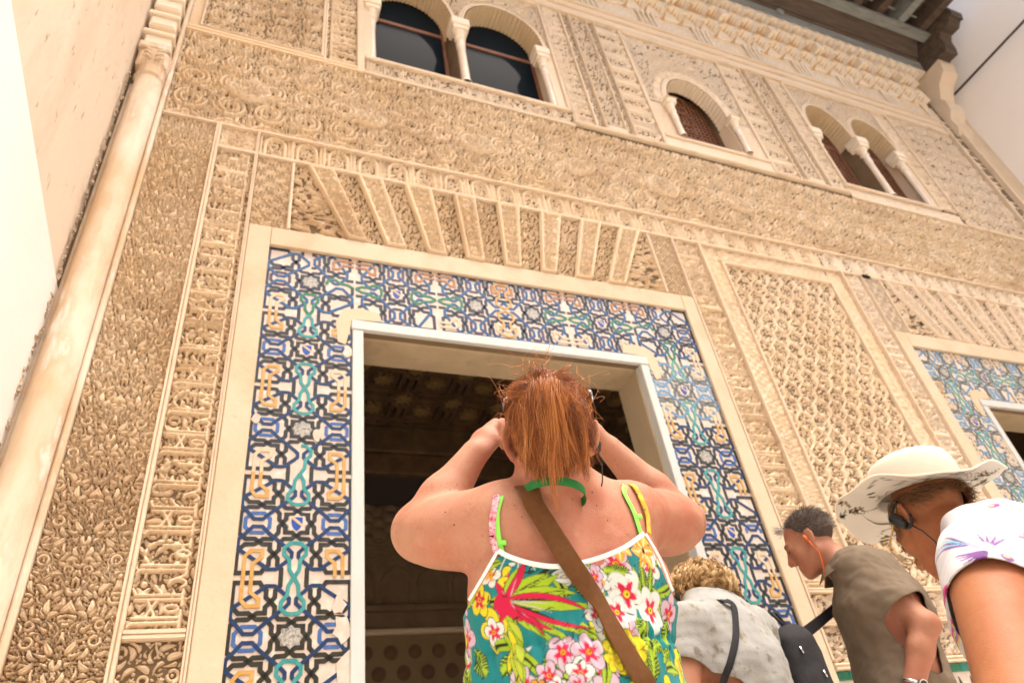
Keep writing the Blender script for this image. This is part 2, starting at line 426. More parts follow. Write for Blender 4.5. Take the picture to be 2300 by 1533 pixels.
def relief(name, X0, X1, Z0, Z1, hfun, depth, material, parent, out=0.0, k=1.0, frame=0.0):
    xm, zm = (X0 + X1) / 2, (Z0 + Z1) / 2
    xs = axis_samples(X0, X1, lambda X: px_size(X, max(zm, .3))[0], k)
    zs = axis_samples(Z0, Z1, lambda Z: px_size(xm, max(Z, .3))[1], k)
    GX, GZ = np.meshgrid(xs, zs)
    h = hfun((GX - X0) * S, (GZ - Z0) * S) * depth
    V = np.stack([GX * S, S - out - h, GZ * S + 1.15], -1).reshape(-1, 3)
    return obj(name, V, grid_faces(len(xs), len(zs)), material, parent, True)
def warp_relief(name, TL, TR, BL, BR, ns, nt_, hfun, material, parent):
    """hfun(s,t,ms,mt) -> height in metres; s left-right, t bottom-top"""
    s, t = np.meshgrid(np.linspace(0, 1, ns), np.linspace(0, 1, nt_))
    X = (BL[0] * (1 - s) + BR[0] * s) * (1 - t) + (TL[0] * (1 - s) + TR[0] * s) * t
    Z = (BL[1] * (1 - s) + BR[1] * s) * (1 - t) + (TL[1] * (1 - s) + TR[1] * s) * t
    w_ = abs(TR[0] - TL[0]) * S; hgt = abs(TL[1] - BL[1]) * S
    h = hfun(s, t, s * w_, t * hgt)
    V = np.stack([X * S, S - h, Z * S + 1.15], -1).reshape(-1, 3)
    return obj(name, V, grid_faces(ns, nt_), material, parent, True)
# ================================================================ ground and side walls
XL, XR = -.287, 3.15                                       # facade corner lines (facade units)
ZP = (PLAT - 1.15) / S; ZTOP = 3.16
g = MB(); g.box((-30, -30, -.2), (40, 30, 0.0)); o = g.build("ground", STONE_FLOOR); tag(o, kind="structure")
g = MB()
for k in range(3):
    z1 = PLAT * (k + 1) / 3; y0 = .98 - .32 * (2 - k) - .0
    g.box((XL * S, y0, .002), (XR * S, S + .3, z1), .01)
o = g.build("steps", STONE_FLOOR); tag(o, kind="structure")

wl = empty("side_wall", (XL * S, 0, 0), "plastered side wall, whitewashed below and beige above, meeting the facade at a crumbling corner", "wall")
# boundary between whitewash and beige plaster runs level towards the viewer, rising slightly
yb = [S, 1.9, 1.0, -.3]
zb = [1.15 + .822 * S, 1.15 + .822 * S + .03, 1.15 + .822 * S + .06, 1.15 + .822 * S + .1]
x0 = XL * S
V = []; F = []
for y, z in zip(yb, zb): V += [(x0, y, 0), (x0, y, z)]
F = [[2 * i, 2 * i + 1, 2 * i + 3, 2 * i + 2] for i in range(3)]
o = obj("white_plaster", V, F, WHITE, wl)
V = []
for y, z in zip(yb, zb): V += [(x0 - .012, y, z), (x0 - .012, y, ZTOP * S + 1.15)]
V += [(x0, y, z) for y, z in zip(yb, zb)]
F = [[2 * i, 2 * i + 1, 2 * i + 3, 2 * i + 2] for i in range(3)] + [[8 + i, 9 + i, 2 * i + 2, 2 * i] for i in range(3)]
o = obj("beige_plaster", V, F, BEIGE, wl)
b = MB(); b.box((x0 - .5, -.3, 0), (x0 - .02, S + .3, ZTOP * S + 1.15)); b.build("wall_core", BEIGE, wl)
# crumbled joint: irregular small stones down the corner
rng = random.Random(4)
b = MB(); z = .6
while z < 1.15 + 1.42 * S:
    hgt = rng.uniform(.006, .030)
    if rng.random() < .72:
        w_ = rng.uniform(.002, .012); dp = rng.uniform(.008, .030); yy = S - .03 - rng.uniform(0, .035)
        v = []
        for (sx, sy, sz) in ((0, 0, 0), (1, .3, 0), (1, 1, 0), (0, 1, 0), (0, 0, 1), (1, .3, 1), (1, 1, 1), (0, 1, 1)):
            v.append((x0 - .002 + sx * w_ * rng.uniform(.5, 1.3), yy - dp * (1 - sy) + rng.uniform(-.004, .004), z + sz * hgt + rng.uniform(-.005, .005)))
        b.add(v, [[0, 3, 2, 1], [4, 5, 6, 7], [0, 1, 5, 4], [1, 2, 6, 5], [2, 3, 7, 6], [3, 0, 4, 7]])
    z += hgt * rng.uniform(.6, 1.5)
o = b.build("mortar_rubble", GAP, wl); o["kind"] = "stuff"

wr = empty("white_side_wall", (XR * S, 0, 0), "plain whitewashed side wall at the right end of the carved facade, bare except for a rod", "wall")
b = MB(); b.box((XR * S, -2.5, 0), (XR * S + .4, S + .3, 3.35 * S + 1.15)); b.build("wall_surface", WHITE, wr)
b = MB()
b.tube([(XR * S - .10, S - .02, 1.15 + 2.72 * S), (XR * S - .10, S - 2.4, 1.15 + 2.72 * S)], .016, 8)
o = b.build("tie_rod", IRON, None, True, loc=(XR * S - .1, S, 1.15 + 2.72 * S))
tag(o, "thin dark iron rod running out from the facade beside the white wall", "rod")

op = empty("opposite_portico", (4.0, -7.5, 0), "pale rendered portico wall with three arches closing the far side of the patio", "building")
b = MB()
for a_, c_ in ((-3.0, .6), (2.2, 2.9), (4.9, 5.6), (7.2, 11.0)): b.box((a_, -8.1, 0), (c_, -7.5, 3.6))
b.box((-3.0, -8.1, 3.6), (11.0, -7.5, 6.4)); b.build("portico_front", PLASTER, op)
b = MB(); b.box((-3.0, -11.0, 0), (11.0, -10.8, 6.4)); b.build("back_wall", WHITE, op)
# ================================================================ the facade
fac = empty("palace_facade", (1.34 * S, S, PLAT), "palace facade of carved stucco with two tiled doorways, arched windows and a muqarnas cornice", "building")
D1 = dict(tl=.022, tr=.967, jl=.180, jr=.812, il=.200, ir=.793, sgn=1)
D2 = dict(tl=1.720, tr=2.664, jl=1.872, jr=2.506, il=1.892, ir=2.486, sgn=-1)
WIN_L = [(.225, .473), (.512, .778)]; WIN_C = [(1.225, 1.462)]; WIN_R = [(1.903, 2.108), (2.140, 2.350)]
SILL, SPR = 1.742, 1.965
holes = [(D1['il'] - .006, D1['ir'] + .006, -9, .812), (D2['il'] - .006, D2['ir'] + .006, -9, .812)]
for a, b_ in WIN_L + WIN_C + WIN_R: holes.append((a - .004, b_ + .004, SILL - .006, 2.27))
xs = sorted({XL - .1, 3.3, *[h[0] for h in holes], *[h[1] for h in holes]}); zs = sorted({ZP - .05, .812, SILL - .006, 2.27, ZTOP})
core = MB()
for i in range(len(xs) - 1):
    for j in range(len(zs) - 1):
        xm, zm = (xs[i] + xs[i + 1]) / 2, (zs[j] + zs[j + 1]) / 2
        if any(h[0] < xm < h[1] and h[2] < zm < h[3] for h in holes): continue
        a = W(xs[i], zs[j], -.012); b_ = W(xs[i + 1], zs[j + 1], -.24); core.box(a, b_)
core.build("masonry_core", INNER, fac)

def bar(X0, X1, Z0, Z1, out, mat_, name="moulding", inset=-.011, bev=.006, parent=None):
    b = MB(); b.box(W(X0, Z0, out), W(X1, Z1, inset), bev); return b.build(name, mat_, parent or fac)
def mould_v(X, Z0, Z1, w=.010, out=.030):
    """double-ridged vertical moulding"""
    b = MB()
    b.box(W(X, Z0, out * .6), W(X + w, Z1, -.011))
    b.box(W(X + w * .08, Z0, out), W(X + w * .38, Z1, out * .6 - .002), .005)
    b.box(W(X + w * .58, Z0, out * .92), W(X + w * .94, Z1, out * .6 - .002), .005)
    return b.build("moulding", TRIM, fac)
def mould_h(X0, X1, Z, w=.010, out=.030, m_=None):
    b = MB()
    b.box(W(X0, Z, out * .6), W(X1, Z + w, -.011))
    b.box(W(X0, Z + w * .08, out), W(X1, Z + w * .38, out * .6 - .002), .005)
    b.box(W(X0, Z + w * .58, out * .92), W(X1, Z + w * .94, out * .6 - .002), .005)
    return b.build("moulding", m_ or TRIM, fac)

# ---- engaged corner column
cx, cr = -.2515, .0285
b = MB(); prof = [(cr * S, PLAT), (cr * S, 1.15 + .60 * S), (cr * S * 1.02, 1.15 + .635 * S), (cr * S, 1.15 + .645 * S), (cr * S * .97, 1.15 + 1.405 * S)]
b.lathe(prof, (cx * S, S - .012, 0), 20, math.pi, 2 * math.pi); o = b.build("corner_column", COLUMN, fac, True)
b = MB(); b.box(W(-.2225, ZP, .035), W(-.2135, 2.4, -.011), .008); b.box(W(-.2865, ZP, .004), W(-.2226, 1.40, -.011))
b.build("corner_pilaster", COLUMN, fac)
cap = MB()
cap.lathe([(cr * S * .97, 1.15 + 1.405 * S), (cr * S * 1.12, 1.15 + 1.412 * S), (cr * S * .95, 1.15 + 1.42 * S), (cr * S * 1.0, 1.15 + 1.44 * S), (cr * S * 1.25, 1.15 + 1.49 * S)], (cx * S, S - .012, 0), 16, math.pi, 2 * math.pi)
cap.box(W(-.284, 1.445, .085), W(-.224, 1.497, -.01), .02); cap.box(W(-.2865, 1.4975, .10), W(-.2235, 1.520, -.01), .01)
co = cap.build("column_capital", COLUMN, fac)
lf = MB()
for sx in (-1, 1):
    for kz in range(3):
        zc = 1.15 + (1.455 + kz * .014) * S
        lf.tube([(cx * S + sx * .012, S - .101, zc), (cx * S + sx * (.03 + .008 * kz), S - .106, zc + .025), (cx * S + sx * .055, S - .102, zc + .012)], [.008, .009, .004], 6)
lf.build("capital_leaf", STUCCO_HI, co, True)
# stepped muqarnas bracket above the capital
for k in range(7):
    zb0 = 1.521 + .072 * k; out = .085 + .012 * k
    b = MB()
    b.box(W(-.282, zb0, out), W(-.228, zb0 + .034, -.01), .012)
    b.box(W(-.2865, zb0 + .0345, out + .018), W(-.2235, zb0 + .046, -.01), .006)
    b.box(W(-.276, zb0 + .0465, out - .03), W(-.234, zb0 + .0715, -.01), .01)
    b.build("bracket_tier", MUQ, fac)

# ---- large carved panel on the left, the inscription strip beside it
def big(x, z): return AR_BIG(x, z)
relief("carved_leaf_panel", -.2125, -.1085, .14, 1.322, lambda x, z: big(x, z + .02), .028, STUCCO, fac, -.014, .8)
mould_v(-.1085, .10, 1.325, .0105); mould_v(-.0265, .10, 1.245, .0070, .028)
def kuf_v(period=.33):
    return lambda x, z, X=None: None
def strip_v(X0, X1, Z0, Z1, parent, flip=False, k=1.0, m_=None):
    w_ = (X1 - X0) * S
    def hf(x, z):
        fine = AR_MID(x + 3 * Z0, z)
        return kufic_height(z, (w_ - x) if not flip else x, .335, w_, fine)
    return relief("inscription_strip", X0, X1, Z0, Z1, hf, .028, m_ or STUCCO, parent, -.014, k)
strip_v(-.0975, -.0270, .292, 1.243, fac)
mould_h(-.0975, -.0270, .278, .013, .028)
def starpanel(x, z):
    cx_, cz_ = .0975, .10
    u, v = x - cx_, z - cz_
    d = seg_field(u, v, [(-.1, .16, 0, .06), (.1, .16, 0, .06), (-.06, .06, -.06, -.2), (.06, .06, .06, -.2), (-.06, .06, 0, .1), (.06, .06, 0, .1), (-.1, .0, -.06, .06), (.1, 0, .06, .06)], 0)
    return np.maximum(smooth01((.009 - d) / .004), AR_MID(x, z) * .75)
relief("star_strip_panel", -.0975, -.0270, .14, .277, starpanel, .03, STUCCO, fac, -.016)
# corner square with a shell where the strip meets the horizontal band
relief("corner_square", -.0975, -.0270, 1.256, 1.322, lambda x, z: AR_FINE(x, z), .014, STUCCO, fac, -.006)
mould_h(-.0975, -.0200, 1.245, .009, .026)
SHELL = mat("worn_pale_shell", (.74, .62, .46), .9, (.66, .51, .35), 9, .8, .4, 120, spec=.15)
def shell_boss(X, Z, r, out, parent, mat_, name="shell_boss", seed=0):
    """a scalloped shell in low relief: leafy hollow with a raised fluted rim, strongest below"""
    n, m_ = 108, 20
    V = []
    for j in range(m_):
        q = 1.06 * (1 - j / (m_ - 1)) + .02
        for k in range(n):
            a = 2 * math.pi * k / n
            lob = abs(math.cos(a * 6.5))
            low = .5 - .5 * math.sin(a)
            rim = math.exp(-((q - .92) / .075) ** 2) * (.18 + .85 * low ** 1.5) * (.75 + .35 * lob)
            flute = .05 * (.3 < q < .85) * lob * (1 - abs(q - .6) / .35)
            leaf = .25 * math.exp(-((q - .0) / .22) ** 2) + .42 * float(AR_VOUS(np.array([q * r * math.cos(a) + seed]), np.array([q * r * math.sin(a)]))[0]) * (q < .8)
            x, z = q * (1 + .03 * lob * (q > .8)) * r * math.cos(a), q * (1 + .03 * lob * (q > .8)) * r * .92 * math.sin(a)
            hh = out * (rim + flute) * (1 if j else 0) + (float(AR_FINE(np.array([S * X + x]), np.array([z + seed]))[0]) * .030 * (q < .84) - .006 if j else -.016)
            V.append((S * X + x, S - hh, S * Z + 1.15 + z))
    F = []
    for i in range(m_ - 1):
        for k in range(n):
            F.append([i * n + k, (i + 1) * n + k, (i + 1) * n + (k + 1) % n, i * n + (k + 1) % n])
    F.append([(m_ - 1) * n + k for k in range(n)][::-1])
    return obj(name, V, F, mat_, parent, True)
shell_boss(-.0625, 1.289, .055, .03, fac, SHELL)

# ---- horizontal inscription band, shell band, and the carved band below the windows
mould_h(-.0265, 3.13, 1.3225, .0068, .026); mould_h(-.2125, -.0268, 1.3225, .0068, .022)
mould_h(1.0036, 1.7170, 1.2455, .0085, .024); mould_h(2.70, 2.868, 1.2455, .0085, .024)
mould_v(-.0265, 1.2455, 1.3220, .006, .027)
hb = lambda x, z: cartouche_height(x, z, .185, .070 * S, AR_MID(x, z))
relief("cartouche_band", -.0200, 1.55, 1.2545, 1.3220, hb, .026, STUCCO, fac, -.014)
relief("cartouche_band", 1.55, 2.72, 1.2545, 1.3220, hb, .030, STUCCO_HI, fac, -.017)
def bossband(x, z):
    f = AR_MID(x, z); g_ = AR_FINE(x + .11, z + .07)
    return np.maximum(np.where(np.sin(x * 2.7) * np.sin(z * 5 + x) > -.2, f, g_), scrolls(x, z + .03, .45, .21, .020))
relief("leaf_band", -.2125, .95, 1.3295, 1.655, bossband, .031, STUCCO, fac, -.017, .85)
relief("leaf_band", .95, 3.14, 1.3295, 1.655, lambda x, z: bossband(x + 1.1625 * S, z), .034, STUCCO, fac, -.020, .85)
for i, X in enumerate((-.056, .217, .494, .777, 1.057, 1.329, 1.612, 1.89, 2.16, 2.44, 2.72)):
    shell_boss(X, 1.474 if i < 7 else 1.474 - .02 * (i - 6), (.125 if i % 2 == 0 else .105) * (1 if i < 4 else 1.1), .060, fac, SHELL, seed=i)
mould_h(-.2125, .203, 1.6555, .026, .020, STUCCO)

# ---- plain plaster border round each doorway and the tile ground
def door(D, zt_bot=.195):
    root = fac
    tl, tr = D['tl'], D['tr']; o_, zi, zo = .0405, .9905, 1.0385
    bl, brr = (tl - .041, tr + .037)
    for (a, b_, c, d) in ((bl, tl, ZP, zo), (tr, brr, ZP, zo), (tl + .0003, tr - .0003, zi, zo)):
        bb = MB(); bb.box(W(a, c, .022), W(b_, d, -.011), .005); bb.build("plain_border", PLASTER, fac)
    tp = MB()
    for (a, b_, c, d) in ((tl, D['jl'], zt_bot, zi), (D['jr'], tr, zt_bot, zi), (D['jl'], D['jr'], .8345, zi)):
        tp.add([W(a, c), W(b_, c), W(b_, d), W(a, d)], [[0, 1, 2, 3]])
    panel = tp.build("tile_surround", TILE_GROUND, fac)
    # marble frame: head and two jambs
    fr = MB(); fr.box(W(D['jl'] - .002, .8125, .014), W(D['jr'] + .002, .8340, -.05), .004)
    head = fr.build("door_head", MARBLE, fac)
    for (a, b_) in ((D['jl'], D['il']), (D['ir'], D['jr'])):
        f2 = MB(); f2.box(W(a, ZP, .010), W(b_, .8120, -.05), .004); f2.build("door_jamb", MARBLE, fac)
    # reveal lining
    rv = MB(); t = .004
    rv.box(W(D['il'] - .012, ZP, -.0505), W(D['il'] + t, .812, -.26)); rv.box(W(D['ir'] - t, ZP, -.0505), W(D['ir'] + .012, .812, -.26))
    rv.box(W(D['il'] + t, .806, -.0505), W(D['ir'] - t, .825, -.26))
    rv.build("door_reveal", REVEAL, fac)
    if zt_bot > .19:
        for (a, b_) in ((tl, D['jl']), (D['jr'], tr)):
            bb = MB(); bb.box(W(a, .187, .006), W(b_, .1945, -.01), .003); bb.build("ledge", TRIM, fac)
    return panel
P1 = door(D1); P2 = door(D2)

# ---- interlaced tile bands, one object per strand of a quarter repeat
CELL = .16
STR = {
 'black': [[(0, .115), (.04, .146), (.11, .148), (.145, .185), (.145, .25), (.185, .29), (.225, .33), (.225, .385), (.268, .43), (.285, .455), (.50, .455), (.50, .26), (.44, .20), (.36, .20), (.325, .175), (.29, .15), (.21, .15), (.16, .09), (.16, .035), (.13, 0)],
           [(.50, 0), (.50, .10), (.44, .15), (.36, .15), (.325, .175), (.29, .20), (.225, .20), (.225, .25), (.185, .29), (.15, .33), (.15, .385), (.112, .425), (.112, .50)],
           [(0, .115), (.045, .086), (.10, .086), (.10, .04), (.13, 0)]],
 'blue': [[(.305, .035), (.25, .09), (.06, .245), (.03, .275), (.03, .315), (.06, .345), (.15, .42), (.165, .425), (.235, .425), (.28, .385), (.47, .262), (.50, .235), (.50, .16), (.44, .098), (.385, .035), (.305, .035)]],
 'ring': [[(.455, 0), (.455, .04), (.40, .092), (.295, .092), (.242, .04), (.242, 0)]],
 'chain': [[(0, .185), (.05, .19), (.097, .232), (.097, .29), (.05, .34), (.042, .43), (0, .50)]],
 'knot': [[(.43, .50), (.43, .31), (.385, .258), (.285, .258), (.285, .315), (.36, .375), (.36, .50)]],
}
HGT = {'black': .0022, 'blue': .0030, 'ring': .0026, 'chain': .0034, 'knot': .0038}
def ribbon(pts, hw, h):
    """flat raised strip with mitred corners; local (x, out, z)"""
    p = np.array(pts, float); n = len(p)
    closed = np.allclose(p[0], p[-1])
    t = np.diff(p, axis=0); t /= np.linalg.norm(t, axis=1, keepdims=True)
    nm = np.stack([-t[:, 1], t[:, 0]], 1)
    V = []
    for i in range(n):
        a = nm[i - 1] if i > 0 else (nm[-1] if closed else nm[0]); b = nm[i] if i < n - 1 else (nm[0] if closed else nm[-1])
        q = a + b; q = q / (np.linalg.norm(q) + 1e-9); q = q / max(.5, float(q @ b))
        for s_, hh in ((1, -.001), (.93, h), (-.93, h), (-1, -.001)):
            V.append((p[i, 0] + q[0] * hw * s_, -hh, p[i, 1] + q[1] * hw * s_))
    F = []
    for i in range(n - 1):
        for j in range(3): F.append([i * 4 + j, i * 4 + j + 1, (i + 1) * 4 + j + 1, (i + 1) * 4 + j])
    return V, F
def clip_t(pts, tmax):
    out = [pts[0]] if pts[0][1] <= tmax else []; res = []
    for a, b_ in zip(pts[:-1], pts[1:]):
        if (a[1] <= tmax) != (b_[1] <= tmax):
            k = (tmax - a[1]) / (b_[1] - a[1]); m_ = (a[0] + k * (b_[0] - a[0]), tmax)
            if a[1] <= tmax: out.append(m_); res.append(out); out = []
            else: out = [m_, b_]
        elif b_[1] <= tmax: out.append(b_)
    if len(out) > 1: res.append(out)
    return [r for r in res if len(r) > 1]
_tm = {}
TILE_NAME = {'black': 'black_strand', 'blue': 'navy_strand', 'ring': 'ring_strand', 'chain': 'chain_strand', 'knot': 'knot_strand'}
def quarter(panel, cx, cz, su, st, vertical, mats, tmax=.5, skip=()):
    for kind in STR:
        if kind in skip: continue
        for i, pts in enumerate(STR[kind]):
            for j, seg in enumerate(clip_t(pts, tmax) if tmax < .5 else [pts]):
                key = (kind, i, j, su, st, vertical, tmax, mats[kind].name)
                if key not in _tm:
                    q = [(su * u * .975 * CELL * S, st * t * CELL * S) for u, t in seg]
                    if not vertical: q = [(b_, a) for a, b_ in q]
                    V, F = ribbon(q, .0172 * CELL * S * (1.18 if kind == 'black' else 1), HGT[kind])
                    me = new_mesh(TILE_NAME[kind], V, F); me.materials.append(mats[kind]); _tm[key] = me
                o = bpy.data.objects.new(TILE_NAME[kind], _tm[key]); COL.objects.link(o); o.parent = panel
                o.location = Vector(W(cx, cz)) - wloc(panel)
def star_verts(r, n=8, inner=.76):
    return [((r if k % 2 == 0 else r * inner) * math.cos(math.pi * k / n + 0), (r if k % 2 == 0 else r * inner) * math.sin(math.pi * k / n)) for k in range(2 * n)]
def medallion(panel, cx, cz, shield):
    c = W(cx, cz); r = .098 * CELL * S
    pv = star_verts(r)
    V = [(c[0] + x, c[1] - .0042, c[2] + z) for x, z in pv] + [(c[0] + x * 1.02, c[1] + .001, c[2] + z * 1.02) for x, z in pv]
    n = len(pv); F = [list(range(n))] + [[k, k + n, (k + 1) % n + n, (k + 1) % n] for k in range(n)]
    o = obj("star_tile", V, F, TILE_GROUND if shield else T_SCRIPT, panel, loc=c)
    if shield:
        s = r * .80
        sh = [(-.62, .72), (.62, .72), (.62, .05), (.5, -.4), (.25, -.75), (0, -.95), (-.25, -.75), (-.5, -.4), (-.62, .05)]
        V = [(c[0] + x * s, c[1] - .0062, c[2] + z * s) for x, z in sh] + [(c[0] + x * s, c[1] - .003, c[2] + z * s) for x, z in sh]
        n = len(sh); F = [list(range(n))[::-1]] + [[k, (k + 1) % n, (k + 1) % n + n, k + n] for k in range(n)]
        o = obj("shield_tile", V, F, T_LBLUE if False else SHIELD_BLUE, panel, loc=c)
        bd = [(-.62, .72), (-.36, .72), (.60, -.12), (.50, -.42), (-.62, .50)]
        V = [(c[0] + x * s, c[1] - .0072, c[2] + z * s) for x, z in bd] + [(c[0] + x * s, c[1] - .0055, c[2] + z * s) for x, z in bd]
        n = len(bd); F = [list(range(n))[::-1]] + [[k, (k + 1) % n, (k + 1) % n + n, k + n] for k in range(n)]
        obj("shield_bend_tile", V, F, SHIELD_GOLD, panel, loc=c)
SHIELD_BLUE = glaze("shield_blue", (.015, .065, .36), (.03, .10, .42)); SHIELD_GOLD = glaze("shield_gold", (.60, .40, .20), (.66, .48, .28))
M_LOW = dict(black=T_BLACK, blue=T_BLUE, ring=T_LBLUE, chain=T_TURQ, knot=T_OCHRE)
PURPLE = glaze("manganese_glaze", (.055, .028, .06), (.09, .05, .10)); TBL2 = glaze("bright_blue_glaze", (.008, .075, .21), (.02, .12, .30))
T_RUST = glaze("rust_glaze", (.33, .14, .045), (.45, .24, .09)); NAVYBLK = glaze("blue_black_glaze", (.012, .018, .035), (.03, .04, .06))
M_TOP = dict(black=NAVYBLK, blue=TBL2, ring=PURPLE, chain=T_GREEN, knot=T_RUST)
M_PALE = dict(black=glaze("pale_grey_glaze", (.10, .12, .12), (.2, .22, .2)), blue=glaze("pale_blue_glaze", (.10, .24, .40), (.2, .36, .5)), ring=glaze("pale_ring_glaze", (.2, .32, .46), (.3, .4, .5)), chain=glaze("pale_green_glaze", (.08, .28, .22), (.2, .4, .34)), knot=T_CREAM)
def tile_pattern(panel, D, far=False):
    tl, tr = D['tl'], D['tr']
    cL, cR, cz = tl + .0795, tr - .0805, .9140
    rng = random.Random(5 if not far else 9)
    # vertical strips
    for side, cx in ((0, cL), (1, cR)):
        for k in range(5):
            z = cz - .1592 * k
            ms = (M_TOP if k == 0 else M_LOW) if not far else (M_PALE if k < 3 else M_LOW)
            if side == 1 and not far and k == 1: ms = dict(M_PALE, knot=T_CREAM)
            if k > 0:
                for su in (-1, 1): quarter(panel, cx, z, su, 1, True, ms, .5, ('knot',) if rng.random() < .12 else ())
            for su in (-1, 1):
                sk = ()
                if k == 0 and su == (1 if side == 0 else -1): sk = ('ring', 'knot')
                elif rng.random() < .14: sk = (rng.choice(('knot', 'chain', 'ring')),)
                quarter(panel, cx, z, su, -1, True, dict(ms, knot=T_OCHRE if rng.random() < .6 else T_CREAM), .5, sk)
            medallion(panel, cx, z, k % 2 == 1)
        inn = 1 if side == 0 else -1
        quarter(panel, cx, cz, -inn, 1, True, M_TOP if not far else M_PALE, .47, ('chain', 'knot'))     # outer corner
    # head
    n = 3; mid = (cL + cR) / 2
    pL = (mid - .064 - cL) / 2; pR = (cR - mid - .064) / 2
    ms = M_TOP if not far else M_PALE
    for side, c0, sg, p in ((0, cL, 1, pL), (1, cR, -1, pR)):
        for k in range(n):
            x = c0 + sg * p * k
            if k: medallion(panel, x, cz, k == 1)
            for su in (-1, 1):
                for st in (-sg, sg):
                    if k == 0 and (st == -sg or su == -1): continue
                    inner_mid = (k == n - 1 and st == sg)
                    sk = ('knot',) if (su == -1 and rng.random() < .35) else ()
                    quarter(panel, x, cz, su, st, False, dict(ms, knot=T_CREAM) if su == -1 else ms, .40 if inner_mid else .5, sk + (('chain',) if inner_mid else ()))
    # ochre chains up the middle
    kk = []
    for sz in (1, -1):
        for sx in (1, -1):
            q = [(sx * .0, sz * .02), (sx * .10, sz * .07), (sx * .10, sz * .17), (sx * .045, sz * .22), (sx * .045, sz * .29), (sx * .1, sz * .34), (sx * .1, sz * .41), (0, sz * .45)]
            V, F = ribbon([(a * CELL * S, b_ * CELL * S) for a, b_ in q], .015 * CELL * S, .0040)
            V = [(x + W(mid, cz)[0], y + S, z + W(mid, cz)[2]) for x, y, z in V]
            obj("knot_strand", V, F, T_OCHRE, panel, loc=W(mid, cz))
    # mended corners in worn ochre plaster
    for sx, X in ((1, D['jl']), (-1, D['jr'])):
        b = MB()
        pts = [(-.012, -.06), (.0, .0), (.055, .003), (.05, .022), (.015, .03), (-.018, .020), (-.030, -.01), (-.026, -.055)]
        V = [W(X + sx * a, .836 + z, .0046) for a, z in pts]; n_ = len(V)
        V += [W(X + sx * a, .836 + z, .0) for a, z in pts]
        F = [list(range(n_)) if sx < 0 else list(range(n_))[::-1]] + [[k, (k + 1) % n_, (k + 1) % n_ + n_, k + n_] for k in range(n_)]
        obj("mended_corner", V, F, T_CREAM, panel)
tile_pattern(P1, D1); tile_pattern(P2, D2, True)
# plaster patches where tiles are lost at the foot of the left strip
rng = random.Random(12)
for (X, Z, r) in ((.176, .235, .016), (.170, .285, .013), (.165, .318, .009), (.03, .61, .007), (.125, .585, .007), (.172, .76, .009)):
    n_ = 11; a = [2 * math.pi * k / n_ for k in range(n_)]; q = [r * rng.uniform(.7, 1.2) for _ in a]
    V = [W(min(X + qq * math.cos(t), .1795), Z + qq * 1.5 * math.sin(t), .0055) for qq, t in zip(q, a)]
    V += [W(min(X + 1.06 * qq * math.cos(t), .1796), Z + qq * 1.59 * math.sin(t), 0) for qq, t in zip(q, a)]
    F = [list(range(n_))[::-1]] + [[k, (k + 1) % n_, (k + 1) % n_ + n_, k + n_] for k in range(n_)]
    obj("plaster_patch", V, F, PLASTER_PATCH if 'PLASTER_PATCH' in globals() else TILE_GROUND, P1)

# ---- flat arch of raised voussoirs above each door
VT = [(.080, .138), (.185, .245), (.291, .357), (.408, .463), (.515, .575), (.628, .687), (.738, .799), (.849, .912)]
VB = [(.169, .208), (.247, .289), (.336, .377), (.422, .464), (.510, .550), (.598, .636), (.683, .728), (.768, .816)]
def vouss_h(depth, seed, framed=True):
    def hf(s, t, ms, mt):
        e = np.minimum(np.minimum(s, 1 - s) * .11, np.minimum(t, 1 - t) * .55)     # metres from the edge, roughly
        body = smooth01(e / .004) * depth
        if framed:
            body = body + .006 * smooth01((e - .004) / .003) * smooth01((.016 - e) / .004)
            inner = smooth01((e - .018) / .004)
            body = body - inner * .019 + inner * AR_VOUS(ms + seed * .11, mt + seed * .17) * .024
        else:
            body = AR_VOUS(ms + seed * .13, mt + seed * .07) * .034 - .020
        return body
    return hf
def voussoirs(dx, mirror, m_, res):
    zt, zb = 1.2450, 1.0410
    fx = (lambda X: X + dx) if not mirror else (lambda X: dx - X)
    def q(name, a, b_, c, d, hf):
        A, B_, C, D_ = (fx(a), zt), (fx(b_), zt), (fx(c), zb), (fx(d), zb)
        if mirror: A, B_, C, D_ = B_, A, D_, C
        wpx = max(8, int(abs(b_ - a + d - c) / 2 * S / .0045 * res)); hpx = int(.204 * S / .0045 * res)
        return warp_relief(name, A, B_, C, D_, wpx, hpx, hf, m_, fac)
    for i in range(8):
        q("voussoir", *VT[i], *VB[i], vouss_h(.030 if not mirror else .020, i))
        if i < 7: q("voussoir_recess", VT[i][1], VT[i + 1][0], VB[i][1], VB[i + 1][0], vouss_h(0, i + 9, False))
    q("spandrel_recess", .056, VT[0][0], .056, VB[0][0], vouss_h(0, 20, False))
    q("spandrel_recess", VT[7][1], .930, VB[7][1], .930, vouss_h(0, 23, False))
    fr = lambda s, t, ms, mt: fret_height(ms, mt, .020) * .026 - .016
    q("fret_panel", -.0185, .0495, -.0185, .0495, fr); q("fret_panel", .9365, 1.0035, .9365, 1.0035, fr)
    for a, b_ in ((.0495, .056), (.930, .9365)):
        X0, X1 = sorted((fx(a), fx(b_))); bar(X0, X1, zb, zt, .024, TRIM)
    X0, X1 = sorted((fx(-.0195), fx(1.0035))); mould_h(X0, X1, 1.2455, .0085, .024)
voussoirs(0, False, STUCCO, 1.0); voussoirs(1.72 + .967 - .003, True, STUCCO_HI, .85)

